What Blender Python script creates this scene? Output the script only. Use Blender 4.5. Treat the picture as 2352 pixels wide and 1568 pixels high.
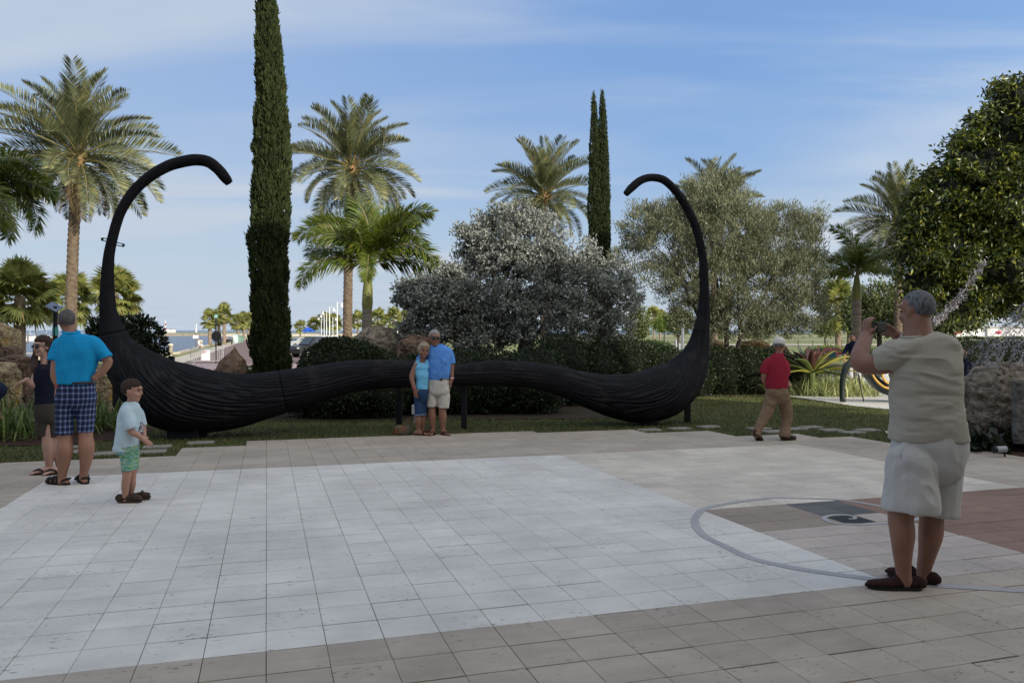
import bpy, math, random
import numpy as np
from mathutils import Vector, Matrix
R = math.radians
for _o in list(bpy.data.objects):
    bpy.data.objects.remove(_o)
sc = bpy.context.scene
col = sc.collection

# ------------------------------------------------------------------ camera
F, HC, HZ, CX = 1820.0, 1.49, 758.0, 1176.0      # focal length and horizon in pixels of a 2352 px wide picture, eye height
SL = 28.0 / F                                    # the plaza falls gently away from the museum
cam = bpy.data.cameras.new('camera')
cam.sensor_width = 36.0
cam.lens = 36.0 * F / 2352.0
cam.shift_y = -26.0 / 2352.0
cam.clip_end = 20000
camo = bpy.data.objects.new('camera', cam)
col.objects.link(camo)
camo.location = (0, 0, HC)
camo.rotation_euler = (R(90), 0, 0)
sc.camera = camo

# ------------------------------------------------------------------ sky, sun, exposure
SUN_EL = R(20.0)
TO_SUN = Vector((0.64, -0.77, 0)).normalized() * math.cos(SUN_EL) + Vector((0, 0, math.sin(SUN_EL)))
world = bpy.data.worlds.new('World')
sc.world = world
world.use_nodes = True
nt = world.node_tree
nt.nodes.clear()
def N(tree, kind, **kw):
    n = tree.nodes.new(kind)
    for k, v in kw.items():
        if k.startswith('in_'):
            key = k[3:]
            key = int(key) if key.isdigit() else key.replace('_', ' ')
            n.inputs[key].default_value = v
        else:
            setattr(n, k, v)
    return n
sky = N(nt, 'ShaderNodeTexSky', sky_type='NISHITA', sun_disc=False, sun_elevation=SUN_EL,
        sun_rotation=math.atan2(TO_SUN.x, TO_SUN.y), altitude=0.0, air_density=1.0, dust_density=0.6, ozone_density=2.0)
tc = N(nt, 'ShaderNodeTexCoord')
sep = N(nt, 'ShaderNodeSeparateXYZ')
nt.links.new(tc.outputs['Generated'], sep.inputs[0])
# cirrus: the view direction is projected on a flat layer, so the streaks foreshorten towards the horizon
mx = N(nt, 'ShaderNodeMath', operation='MAXIMUM', in_1=0.0)
nt.links.new(sep.outputs['Z'], mx.inputs[0])
ad = N(nt, 'ShaderNodeMath', operation='ADD', in_1=0.10)
nt.links.new(mx.outputs[0], ad.inputs[0])
dx = N(nt, 'ShaderNodeMath', operation='DIVIDE'); dy = N(nt, 'ShaderNodeMath', operation='DIVIDE')
nt.links.new(sep.outputs['X'], dx.inputs[0]); nt.links.new(ad.outputs[0], dx.inputs[1])
nt.links.new(sep.outputs['Y'], dy.inputs[0]); nt.links.new(ad.outputs[0], dy.inputs[1])
cmb = N(nt, 'ShaderNodeCombineXYZ')
nt.links.new(dx.outputs[0], cmb.inputs[0]); nt.links.new(dy.outputs[0], cmb.inputs[1])
mp = N(nt, 'ShaderNodeMapping')
mp.inputs['Rotation'].default_value = (0, 0, R(8))
mp.inputs['Scale'].default_value = (0.22, 0.75, 1)
mp.inputs['Location'].default_value = (5.3, 0.4, 0)
nt.links.new(cmb.outputs[0], mp.inputs[0])
nz = N(nt, 'ShaderNodeTexNoise', in_Scale=1.5, in_Detail=7.0, in_Roughness=0.5, in_Distortion=0.6)
nt.links.new(mp.outputs[0], nz.inputs[0])
rp = N(nt, 'ShaderNodeMapRange', in_1=0.38, in_2=0.74, in_3=0.0, in_4=0.85)
rp.interpolation_type = 'SMOOTHSTEP'
nt.links.new(nz.outputs[0], rp.inputs[0])
# thin veil that thickens towards the horizon
veil = N(nt, 'ShaderNodeMapRange', in_1=0.0, in_2=0.30, in_3=0.34, in_4=0.0)
veil.interpolation_type = 'SMOOTHSTEP'
nt.links.new(mx.outputs[0], veil.inputs[0])
# the veil is denser over the bay on the left
lv = N(nt, 'ShaderNodeMapRange', in_1=-0.55, in_2=0.30, in_3=0.34, in_4=0.0); lv.interpolation_type = 'SMOOTHSTEP'
nt.links.new(sep.outputs['X'], lv.inputs[0])
s0 = N(nt, 'ShaderNodeMath', operation='ADD'); nt.links.new(rp.outputs[0], s0.inputs[0]); nt.links.new(lv.outputs[0], s0.inputs[1])
sm = N(nt, 'ShaderNodeMath', operation='ADD', use_clamp=True)
nt.links.new(s0.outputs[0], sm.inputs[0]); nt.links.new(veil.outputs[0], sm.inputs[1])
mixc = N(nt, 'ShaderNodeMix', data_type='RGBA', blend_type='MIX')
CLOUD = (4.65, 5.35, 6.35, 1)
mixc.inputs[7].default_value = CLOUD
nt.links.new(sm.outputs[0], mixc.inputs[0])
# clear-air colour by height above the horizon, tied to the physical sky
elr = N(nt, 'ShaderNodeValToRGB'); nt.links.new(sep.outputs['Z'], elr.inputs[0])
er = elr.color_ramp.elements
er[0].position = 0.0; er[0].color = (0.46, 0.60, 0.78, 1)
er[1].position = 1.0; er[1].color = (0.22, 0.40, 0.82, 1)
for p_, c_ in ((0.08, (0.46, 0.63, 0.87, 1)), (0.2, (0.27, 0.50, 0.94, 1)), (0.4, (0.22, 0.44, 0.93, 1))):
    n_ = er.new(p_); n_.color = c_
skg = N(nt, 'ShaderNodeMix', data_type='RGBA', blend_type='MULTIPLY'); skg.inputs[0].default_value = 1.0
skg.inputs[7].default_value = (7.0, 7.0, 7.0, 1); nt.links.new(elr.outputs[0], skg.inputs[6])
skm = N(nt, 'ShaderNodeMix', data_type='RGBA'); skm.inputs[0].default_value = 0.72
nt.links.new(sky.outputs[0], skm.inputs[6]); nt.links.new(skg.outputs[2], skm.inputs[7])
nt.links.new(skm.outputs[2], mixc.inputs[6])
bg = N(nt, 'ShaderNodeBackground', in_Strength=0.085)
# forward scattering: haze and cirrus get brighter towards the sun
dt = N(nt, 'ShaderNodeVectorMath', operation='DOT_PRODUCT'); dt.inputs[1].default_value = TO_SUN
nt.links.new(tc.outputs['Generated'], dt.inputs[0])
p1 = N(nt, 'ShaderNodeMapRange', in_1=-1.0, in_2=1.0); nt.links.new(dt.outputs['Value'], p1.inputs[0])
p2 = N(nt, 'ShaderNodeMath', operation='POWER', in_1=2.6); nt.links.new(p1.outputs[0], p2.inputs[0])
p3 = N(nt, 'ShaderNodeMix', data_type='RGBA'); p3.inputs[6].default_value = (0.97, 0.97, 0.97, 1); p3.inputs[7].default_value = (4.1, 3.2, 2.25, 1)
nt.links.new(p2.outputs[0], p3.inputs[0])
fs = N(nt, 'ShaderNodeMix', data_type='RGBA', blend_type='MULTIPLY'); fs.inputs[0].default_value = 1.0
nt.links.new(mixc.outputs[2], fs.inputs[6]); nt.links.new(p3.outputs[2], fs.inputs[7])
nt.links.new(fs.outputs[2], bg.inputs[0])
wo = N(nt, 'ShaderNodeOutputWorld')
nt.links.new(bg.outputs[0], wo.inputs[0])

sl = bpy.data.lights.new('sun', 'SUN')
sl.energy = 3.2
sl.angle = R(0.5)
sl.color = (1.0, 0.93, 0.82)
slo = bpy.data.objects.new('sun', sl)
col.objects.link(slo)
slo.location = (20, -25, 30)
slo.rotation_euler = TO_SUN.to_track_quat('Z', 'Y').to_euler()

sc.view_settings.view_transform = 'Standard'
sc.view_settings.look = 'None'
sc.view_settings.exposure = 0.5
sc.view_settings.gamma = 1.0
sc.view_settings.use_curve_mapping = False
sc.cycles.max_bounces = 6
sc.cycles.diffuse_bounces = 3
sc.cycles.transparent_max_bounces = 6

# ------------------------------------------------------------------ helpers
def gz(y):
    return -SL * min(y, 57.0)
def at(px, py, Y):
    return Vector(((px - CX) / F * Y, Y, HC - (py - HZ) / F * Y))
def gp(px, py):
    Y = F * HC / (py - HZ - 28.0) if py > HZ + 30 else 1e9
    if Y > 57.0:
        Y = F * (HC + SL * 57.0) / (py - HZ)
    return Vector(((px - CX) / F * Y, Y, gz(Y)))
def tag(o, label=None, cat=None, group=None, kind=None):
    if label: o['label'] = label
    if cat: o['category'] = cat
    if group: o['group'] = group
    if kind: o['kind'] = kind
    return o
def empty(name, loc, label=None, cat=None, group=None, rz=0.0):
    o = bpy.data.objects.new(name, None)
    o.empty_display_size = 0.2
    col.objects.link(o)
    o.location = loc
    o.rotation_euler = (0, 0, rz)
    return tag(o, label, cat, group)
def link(name, me, parent=None, loc=None, rot=None):
    o = bpy.data.objects.new(name, me)
    col.objects.link(o)
    if parent is not None: o.parent = parent
    if loc is not None: o.location = loc
    if rot is not None: o.rotation_euler = rot
    return o
def npmesh(name, V, Fc, mats, mi=None, smooth=False):
    """V (n,3); Fc: one array (m,k) or a list of arrays / lists."""
    me = bpy.data.meshes.new(name)
    V = np.asarray(V, dtype=np.float32)
    if isinstance(Fc, np.ndarray): Fc = [Fc]
    arrs = [np.asarray(f, dtype=np.int32) for f in Fc if len(f)]
    nl = sum(a.size for a in arrs); npol = sum(len(a) for a in arrs)
    me.vertices.add(len(V)); me.vertices.foreach_set('co', V.ravel())
    me.loops.add(nl)
    me.loops.foreach_set('vertex_index', np.concatenate([a.ravel() for a in arrs]))
    me.polygons.add(npol)
    tot = np.concatenate([np.full(len(a), a.shape[1], dtype=np.int32) for a in arrs])
    st = np.concatenate([[0], np.cumsum(tot)[:-1]]).astype(np.int32)
    me.polygons.foreach_set('loop_start', st)
    me.polygons.foreach_set('loop_total', tot)
    if mi is not None: me.polygons.foreach_set('material_index', np.asarray(mi, dtype=np.int32))
    me.polygons.foreach_set('use_smooth', np.full(npol, smooth))
    for m in (mats if isinstance(mats, (list, tuple)) else [mats]): me.materials.append(m)
    me.update(calc_edges=True)
    me.validate()
    return me
class MB:
    """collects shapes for one mesh; faces keep a material slot each"""
    def __init__(s): s.V = []; s.Q = []; s.T = []; s.qm = []; s.tm = []; s.n = 0
    def add(s, V, Fq=None, Ft=None, m=0, M=None):
        V = np.asarray(V, dtype=np.float64).reshape(-1, 3)
        if M is not None:
            A = np.array(M); V = V @ A[:3, :3].T + A[:3, 3]
        s.V.append(V)
        if Fq is not None and len(Fq):
            Fq = np.asarray(Fq, dtype=np.int64) + s.n; s.Q.append(Fq); s.qm += [m] * len(Fq)
        if Ft is not None and len(Ft):
            Ft = np.asarray(Ft, dtype=np.int64) + s.n; s.T.append(Ft); s.tm += [m] * len(Ft)
        s.n += len(V)
        return s
    def shape(s, sh, m=0, M=None): return s.add(sh[0], sh[1], sh[2], m, M)
    def data(s):
        return np.concatenate(s.V), (np.concatenate(s.Q) if s.Q else np.zeros((0, 4), int)), (np.concatenate(s.T) if s.T else np.zeros((0, 3), int))
    def mesh(s, name, mats, smooth=False):
        V, Q, T = s.data()
        return npmesh(name, V, [Q, T], mats, s.qm + s.tm, smooth)
    def build(s, name, mats, parent=None, loc=None, rot=None, smooth=False):
        return link(name, s.mesh(name, mats, smooth), parent, loc, rot)
def box(x0, x1, y0, y1, z0, z1):
    V = [(x, y, z) for z in (z0, z1) for y in (y0, y1) for x in (x0, x1)]
    return (np.array(V, float), np.array([(0, 2, 3, 1), (4, 5, 7, 6), (0, 1, 5, 4), (2, 6, 7, 3), (0, 4, 6, 2), (1, 3, 7, 5)]), None)
def bbox(x0, x1, y0, y1, z0, z1, b=0.01):
    """box with chamfered edges"""
    import itertools
    xs = (x0, x0 + b, x1 - b, x1); ys = (y0, y0 + b, y1 - b, y1); zs = (z0, z0 + b, z1 - b, z1)
    V = []; idx = {}
    for i, j, k in itertools.product(range(4), repeat=3):
        inner = sum(q in (1, 2) for q in (i, j, k))
        if inner == 2: idx[(i, j, k)] = len(V); V.append((xs[i], ys[j], zs[k]))
    Q = []; T = []
    for a in range(3):
        o1, o2 = [q for q in range(3) if q != a]
        for e in (0, 3):
            q = []
            for (s, t) in ((1, 1), (2, 1), (2, 2), (1, 2)):
                c = [0, 0, 0]; c[a] = e; c[o1] = s; c[o2] = t; q.append(idx[tuple(c)])
            flip = (e == 0) != (a == 1)
            Q.append(q[::-1] if flip else q)
        for e1 in (0, 3):
            for e2 in (0, 3):
                n1 = 1 if e1 == 0 else 2; n2 = 1 if e2 == 0 else 2
                q = []
                for (s, w) in ((1, 0), (2, 0), (2, 1), (1, 1)):
                    c = [0, 0, 0]; c[a] = s
                    if w == 0: c[o1] = e1; c[o2] = n2
                    else: c[o1] = n1; c[o2] = e2
                    q.append(idx[tuple(c)])
                Q.append(q)
    for e in itertools.product((0, 3), repeat=3):
        t = []
        for a in range(3):
            c = [1 if q == 0 else 2 for q in e]; c[a] = e[a]; t.append(idx[tuple(c)])
        T.append(t)
    return (np.array(V, float), np.array(Q), np.array(T))
def catmull(P, n):
    P = np.asarray(P, float)
    if len(P) == 2:
        t = np.linspace(0, 1, n + 1)[:, None]; return P[0] * (1 - t) + P[1] * t
    E = np.vstack([2 * P[0] - P[1], P, 2 * P[-1] - P[-2]])
    out = []
    for i in range(len(P) - 1):
        p0, p1, p2, p3 = E[i:i + 4]
        t = np.linspace(0, 1, n, endpoint=False)[:, None]
        out.append(0.5 * (2 * p1 + (p2 - p0) * t + (2 * p0 - 5 * p1 + 4 * p2 - p3) * t ** 2 + (3 * p1 - p0 - 3 * p2 + p3) * t ** 3))
    out.append(P[-1:])
    return np.vstack(out)
def frames(P, ref=None):
    T = np.gradient(P, axis=0); T /= np.linalg.norm(T, axis=1)[:, None] + 1e-12
    a = np.array(ref if ref is not None else ((0, 0, 1.0) if abs(T[0][2]) < 0.9 else (0, 1.0, 0)))
    Ns = []
    for t in T:
        a = a - t * a.dot(t); a /= np.linalg.norm(a) + 1e-12; Ns.append(a)
    Ns = np.array(Ns)
    return T, Ns, np.cross(T, Ns)
def tube(pts, rad, seg=10, sub=4, rnd=True, ref=None, rad2=None, wob=None):
    """smooth tube through pts; rad (and rad2 for a flattened section) per point; rounded ends"""
    P = np.asarray(pts, float); k = len(P)
    r = np.broadcast_to(np.asarray(rad, float), (k,)); r2 = r if rad2 is None else np.broadcast_to(np.asarray(rad2, float), (k,))
    C = catmull(np.column_stack([P, r, r2]), sub)
    P, r, r2 = C[:, :3], np.maximum(C[:, 3], 1e-4), np.maximum(C[:, 4], 1e-4)
    T, Nn, B = frames(P, ref)
    if rnd:
        a = np.array([0.25, 0.7, 0.94]); off = np.sqrt(1 - a ** 2)
        P = np.vstack([P[0] - T[0] * (off * r[0])[:, None], P]); r = np.concatenate([a * r[0], r]); r2 = np.concatenate([a * r2[0], r2])
        Nn = np.vstack([np.repeat(Nn[:1], 3, 0), Nn]); B = np.vstack([np.repeat(B[:1], 3, 0), B])
        if rnd != 'start':
            P = np.vstack([P, (P[-1] + T[-1] * (off * r[-1])[:, None])[::-1]]); r = np.concatenate([r, (a * r[-1])[::-1]]); r2 = np.concatenate([r2, (a * r2[-1])[::-1]])
            Nn = np.vstack([Nn, np.repeat(Nn[-1:], 3, 0)]); B = np.vstack([B, np.repeat(B[-1:], 3, 0)])
    th = np.linspace(0, 2 * np.pi, seg, endpoint=False)
    V = P[:, None, :] + Nn[:, None, :] * (r[:, None] * np.cos(th))[:, :, None] + B[:, None, :] * (r2[:, None] * np.sin(th))[:, :, None]
    n = len(P); V = V.reshape(-1, 3)
    i = np.arange(n - 1)[:, None] * seg; j = np.arange(seg)[None]; j2 = (j + 1) % seg
    Q = np.stack([i + j, i + j2, i + seg + j2, i + seg + j], -1).reshape(-1, 4)
    V = np.vstack([V, P[0], P[-1]]); c0, c1 = n * seg, n * seg + 1
    jj = np.arange(seg); jn = (jj + 1) % seg
    Tt = np.vstack([np.column_stack([np.full(seg, c0), jn, jj]), np.column_stack([np.full(seg, c1), (n - 1) * seg + jj, (n - 1) * seg + jn])])
    return V, Q, Tt
def loft(secs, seg=24, e=2.4, sub=3):
    """stack of super-ellipses (cx,cy,cz,rx,ry) from bottom to top"""
    S = catmull(np.asarray(secs, float), sub)
    th = np.linspace(0, 2 * np.pi, seg, endpoint=False)
    cx = np.sign(np.cos(th)) * np.abs(np.cos(th)) ** (2 / e); sy = np.sign(np.sin(th)) * np.abs(np.sin(th)) ** (2 / e)
    V = np.stack([S[:, 0:1] + S[:, 3:4] * cx, S[:, 1:2] + S[:, 4:5] * sy, np.repeat(S[:, 2:3], seg, 1)], -1).reshape(-1, 3)
    n = len(S)
    i = np.arange(n - 1)[:, None] * seg; j = np.arange(seg)[None]; j2 = (j + 1) % seg
    Q = np.stack([i + j, i + j2, i + seg + j2, i + seg + j], -1).reshape(-1, 4)
    V = np.vstack([V, S[0, :3], S[-1, :3]]); c0, c1 = n * seg, n * seg + 1
    jj = np.arange(seg); jn = (jj + 1) % seg
    T = np.vstack([np.column_stack([np.full(seg, c0), jn, jj]), np.column_stack([np.full(seg, c1), (n - 1) * seg + jj, (n - 1) * seg + jn])])
    return V, Q, T
def ball(c, r, nu=16, nv=10, M=None):
    c = np.asarray(c, float); r = np.broadcast_to(np.asarray(r, float), (3,))
    ph = np.linspace(0, np.pi, nv + 1)[1:-1]; th = np.linspace(0, 2 * np.pi, nu, endpoint=False)
    V = np.stack([np.outer(np.sin(ph), np.cos(th)), np.outer(np.sin(ph), np.sin(th)), np.outer(np.cos(ph), np.ones(nu))], -1).reshape(-1, 3)
    V = np.vstack([V, (0, 0, 1), (0, 0, -1)])
    k = nv - 1; i = np.arange(k - 1)[:, None] * nu; j = np.arange(nu)[None]; j2 = (j + 1) % nu
    Q = np.stack([i + j, i + nu + j, i + nu + j2, i + j2], -1).reshape(-1, 4)
    jj = np.arange(nu); jn = (jj + 1) % nu
    T = np.vstack([np.column_stack([np.full(nu, k * nu), jj, jn]), np.column_stack([np.full(nu, k * nu + 1), (k - 1) * nu + jn, (k - 1) * nu + jj])])
    V = V * r
    if M is not None: V = V @ np.array(M)[:3, :3].T
    return V + c, Q, T
def lathe(prof, seg=20):
    prof = np.asarray(prof, float); n = len(prof); th = np.linspace(0, 2 * np.pi, seg, endpoint=False)
    V = np.stack([np.outer(prof[:, 0], np.cos(th)), np.outer(prof[:, 0], np.sin(th)), np.repeat(prof[:, 1:2], seg, 1)], -1).reshape(-1, 3)
    i = np.arange(n - 1)[:, None] * seg; j = np.arange(seg)[None]; j2 = (j + 1) % seg
    return V, np.stack([i + j, i + j2, i + seg + j2, i + seg + j], -1).reshape(-1, 4), None
def _h(ix, iy, iz):
    h = (ix * 374761393 + iy * 668265263 + iz * 1442695041) & 0xffffffff
    h = ((h ^ (h >> 13)) * 1274126177) & 0xffffffff
    return ((h ^ (h >> 16)) & 0xffff) / 65535.0
def vnoise(P):
    P = np.asarray(P, float); i = np.floor(P).astype(np.int64); f = P - i; f = f * f * (3 - 2 * f)
    r = 0
    for a in (0, 1):
        for b in (0, 1):
            for c in (0, 1):
                w = (f[:, 0] if a else 1 - f[:, 0]) * (f[:, 1] if b else 1 - f[:, 1]) * (f[:, 2] if c else 1 - f[:, 2])
                r = r + w * _h(i[:, 0] + a, i[:, 1] + b, i[:, 2] + c)
    return r
def fbm(P, o=4):
    s = 0; a = 0.5; t = 0
    for k in range(o):
        s = s + a * vnoise(P * 2.0 ** k + 17.3 * k); t += a; a *= 0.5
    return s / t

# ------------------------------------------------------------------ materials
def srgb(r, g, b):
    f = lambda c: (c / 255 / 12.92) if c / 255 <= 0.04045 else ((c / 255 + 0.055) / 1.055) ** 2.4
    return (f(r), f(g), f(b), 1)
def newmat(name):
    m = bpy.data.materials.new(name); m.use_nodes = True
    t = m.node_tree; t.nodes.clear()
    out = t.nodes.new('ShaderNodeOutputMaterial'); bs = t.nodes.new('ShaderNodeBsdfPrincipled')
    t.links.new(bs.outputs[0], out.inputs[0])
    return m, t, bs, out
def coords(t, kind, scale):
    if kind == 'pos':
        g = t.nodes.new('ShaderNodeNewGeometry'); src = g.outputs['Position']
    else:
        g = t.nodes.new('ShaderNodeTexCoord'); src = g.outputs['Object']
    mp = t.nodes.new('ShaderNodeMapping'); mp.inputs['Scale'].default_value = scale
    t.links.new(src, mp.inputs[0]); return mp.outputs[0]
def pmat(name, c1, c2=None, scale=8.0, rough=0.8, bump=0.0, bscale=None, spec=0.3, stretch=(1, 1, 1), kind='obj', rand=0.0, lo=0.35, hi=0.65, metal=0.0, detail=5.0, c3=None, s3=2.0, t3=0.6, bdist=0.02):
    m, t, bs, out = newmat(name)
    bs.inputs['Roughness'].default_value = rough
    bs.inputs['Specular IOR Level'].default_value = spec
    bs.inputs['Metallic'].default_value = metal
    c1 = tuple(c1)[:3] + (1,)
    c2 = tuple(c2)[:3] + (1,) if c2 is not None else tuple(x * 0.8 for x in c1[:3]) + (1,)
    co = coords(t, kind, stretch)
    nz = N(t, 'ShaderNodeTexNoise', in_Scale=scale, in_Detail=detail, in_Roughness=0.6)
    t.links.new(co, nz.inputs[0])
    mr = N(t, 'ShaderNodeMapRange', in_1=lo, in_2=hi); t.links.new(nz.outputs[0], mr.inputs[0])
    mx = N(t, 'ShaderNodeMix', data_type='RGBA'); mx.inputs[6].default_value = c1; mx.inputs[7].default_value = c2
    t.links.new(mr.outputs[0], mx.inputs[0]); src = mx.outputs[2]
    if c3 is not None:
        n3 = N(t, 'ShaderNodeTexNoise', in_Scale=s3, in_Detail=6.0, in_Roughness=0.65); t.links.new(co, n3.inputs[0])
        m3 = N(t, 'ShaderNodeMapRange', in_1=t3, in_2=t3 + 0.08); t.links.new(n3.outputs[0], m3.inputs[0])
        x3 = N(t, 'ShaderNodeMix', data_type='RGBA'); x3.inputs[7].default_value = tuple(c3)[:3] + (1,)
        t.links.new(m3.outputs[0], x3.inputs[0]); t.links.new(src, x3.inputs[6]); src = x3.outputs[2]
    if rand:
        src = vary(t, src, rand)
    t.links.new(src, bs.inputs['Base Color'])
    if bump:
        nb = N(t, 'ShaderNodeTexNoise', in_Scale=bscale or scale * 4, in_Detail=4.0); t.links.new(co, nb.inputs[0])
        bp = N(t, 'ShaderNodeBump', in_Strength=bump, in_Distance=bdist); t.links.new(nb.outputs[0], bp.inputs['Height'])
        t.links.new(bp.outputs[0], bs.inputs['Normal'])
    return m
def vary(t, src, amt):
    """each loose piece and each object its own brightness"""
    g = t.nodes.new('ShaderNodeNewGeometry'); oi = t.nodes.new('ShaderNodeObjectInfo')
    a = N(t, 'ShaderNodeMath', operation='ADD'); t.links.new(g.outputs['Random Per Island'], a.inputs[0]); t.links.new(oi.outputs['Random'], a.inputs[1])
    fr = N(t, 'ShaderNodeMath', operation='FRACT'); t.links.new(a.outputs[0], fr.inputs[0])
    mr = N(t, 'ShaderNodeMapRange', in_3=1 - amt, in_4=1 + amt); t.links.new(fr.outputs[0], mr.inputs[0])
    mm = N(t, 'ShaderNodeMix', data_type='RGBA', blend_type='MULTIPLY'); mm.inputs[0].default_value = 1.0
    t.links.new(src, mm.inputs[6]); t.links.new(mr.outputs[0], mm.inputs[7]); return mm.outputs[2]
def leafmat(name, c1, c2, trans=0.25, rough=0.5, spec=0.35, tcol=None, c3=None, f3=0.08):
    """leaf blades: colour varies leaf by leaf, a little light comes through"""
    m, t, bs, out = newmat(name)
    g = t.nodes.new('ShaderNodeNewGeometry')
    rmp = t.nodes.new('ShaderNodeValToRGB'); t.links.new(g.outputs['Random Per Island'], rmp.inputs[0])
    e = rmp.color_ramp.elements
    e[0].color = tuple(c1)[:3] + (1,); e[1].color = tuple(c2)[:3] + (1,)
    if c3 is not None:
        e[1].position = 1 - f3; n = e.new(1 - f3 * 0.5); n.color = tuple(c3)[:3] + (1,)
    src = rmp.outputs[0]
    nz = N(t, 'ShaderNodeTexNoise', in_Scale=1.3, in_Detail=2.0); t.links.new(g.outputs['Position'], nz.inputs[0])
    mr = N(t, 'ShaderNodeMapRange', in_1=0.3, in_2=0.7, in_3=0.75, in_4=1.25); t.links.new(nz.outputs[0], mr.inputs[0])
    mm = N(t, 'ShaderNodeMix', data_type='RGBA', blend_type='MULTIPLY'); mm.inputs[0].default_value = 1.0
    t.links.new(src, mm.inputs[6]); t.links.new(mr.outputs[0], mm.inputs[7]); src = mm.outputs[2]
    t.links.new(src, bs.inputs['Base Color'])
    bs.inputs['Roughness'].default_value = rough; bs.inputs['Specular IOR Level'].default_value = spec
    tr = t.nodes.new('ShaderNodeBsdfTranslucent'); t.links.new(src, tr.inputs[0])
    ms = t.nodes.new('ShaderNodeMixShader'); ms.inputs[0].default_value = trans
    t.links.new(bs.outputs[0], ms.inputs[1]); t.links.new(tr.outputs[0], ms.inputs[2]); t.links.new(ms.outputs[0], out.inputs[0])
    return m
# ================================================================== SETTING
rng = np.random.default_rng(7)
random.seed(7)
def sheet(name, poly, mats, dz=0.0, kind='structure', parent=None):
    V = [(x, y, gz(y) + dz - (0.02 if y < 40 else 0.0)) for x, y in poly]
    me = bpy.data.meshes.new(name); me.from_pydata(V, [], [list(range(len(V)))])
    me.materials.append(mats); me.update()
    if len(V) and me.polygons[0].normal.z < 0: me.flip_normals()
    o = link(name, me, parent)
    return tag(o, kind=kind) if parent is None else o

M_lawn = pmat('lawn_soil', (0.04, 0.05, 0.015), (0.065, 0.06, 0.022), scale=1.2, rough=0.95, bump=0.8, bscale=60, kind='pos', c3=(0.09, 0.066, 0.03), s3=0.5, t3=0.55)
M_field = pmat('far_grass', (0.16, 0.19, 0.06), (0.22, 0.21, 0.09), scale=0.05, rough=0.95, kind='pos')
M_gravel = pmat('shell_gravel', (0.74, 0.71, 0.64), (0.48, 0.45, 0.40), scale=55, rough=0.95, bump=1.0, bscale=70, kind='pos', lo=0.4, hi=0.62)
M_mulch = pmat('pine_mulch', (0.065, 0.026, 0.013), (0.025, 0.012, 0.008), scale=45, rough=0.95, bump=1.0, bscale=55, kind='pos', stretch=(1, 2.2, 1))
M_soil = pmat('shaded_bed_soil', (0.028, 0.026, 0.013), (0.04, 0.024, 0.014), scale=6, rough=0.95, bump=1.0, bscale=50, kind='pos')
M_water = pmat('bay_water', (0.030, 0.055, 0.095), (0.045, 0.075, 0.12), scale=0.06, rough=0.22, bump=0.0, spec=0.5, kind='pos', stretch=(0.35, 1.6, 1))
_t = M_water.node_tree; _bs = [n for n in _t.nodes if n.type == 'BSDF_PRINCIPLED'][0]
_co = coords(_t, 'pos', (0.25, 0.9, 1)); _nb = N(_t, 'ShaderNodeTexNoise', in_Scale=0.7, in_Detail=6.0, in_Roughness=0.65); _t.links.new(_co, _nb.inputs[0])
_bp = N(_t, 'ShaderNodeBump', in_Strength=1.0, in_Distance=0.6); _t.links.new(_nb.outputs[0], _bp.inputs['Height']); _t.links.new(_bp.outputs[0], _bs.inputs['Normal'])
M_conc = pmat('pale_concrete', (0.50, 0.44, 0.35), (0.42, 0.37, 0.30), scale=0.8, rough=0.9, kind='pos')
M_asph = pmat('brick_road', (0.20, 0.135, 0.12), (0.16, 0.115, 0.105), scale=1.5, rough=0.9, kind='pos')
M_wpaint = pmat('white_road_paint', (0.62, 0.60, 0.57), (0.5, 0.48, 0.46), scale=3, rough=0.8, kind='pos')
M_rpaint = pmat('red_road_paint', (0.42, 0.13, 0.12), (0.33, 0.11, 0.10), scale=3, rough=0.8, kind='pos')
M_joint = pmat('joint_sand', (0.045, 0.04, 0.035), (0.03, 0.027, 0.024), scale=30, rough=0.95, kind='pos')

# ground: the sloping garden and the flat land beyond
ZF = -SL * 57
def land(name, poly, m):
    me = bpy.data.meshes.new(name); V = [(x, y, gz(y) - 0.03) for x, y in poly]
    me.from_pydata(V, [], [list(range(len(V)))]); me.materials.append(m); me.update()
    if me.polygons[0].normal.z < 0: me.flip_normals()
    return tag(link(name, me), kind='structure')
land('ground', [(-80, -60), (300, -60), (300, 57), (-46.7, 57), (-60, 50), (-80, 48)], M_lawn)
land('field', [(-46.7, 57), (300, 57), (1500, 560), (1500, 700), (300, 700), (-60, 330), (-101, 300), (-33.5, 80), (-40, 62)], M_field)
me = npmesh('water', [(-9000, -100, -1.9), (9000, -100, -1.9), (9000, 12000, -1.9), (-9000, 12000, -1.9)], np.array([(0, 1, 2, 3)]), M_water)
tag(link('water', me), kind='structure')
# seawall along the water
wl = MB()
pts = [(-80, 48), (-60, 50), (-46.7, 57), (-40, 62), (-33.5, 80), (-101, 300), (-60, 330)]
for (x0, y0), (x1, y1) in zip(pts[:-1], pts[1:]):
    d = Vector((x1 - x0, y1 - y0, 0)); L = d.length; a = math.atan2(d.y, d.x)
    M = Matrix.Translation((x0, y0, 0)) @ Matrix.Rotation(a, 4, 'Z')
    wl.shape(box(-0.2, L, -0.02, 0.55, -2.6, ZF + 0.16), M=M)
tag(wl.build('seawall', M_conc), kind='structure')
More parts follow.
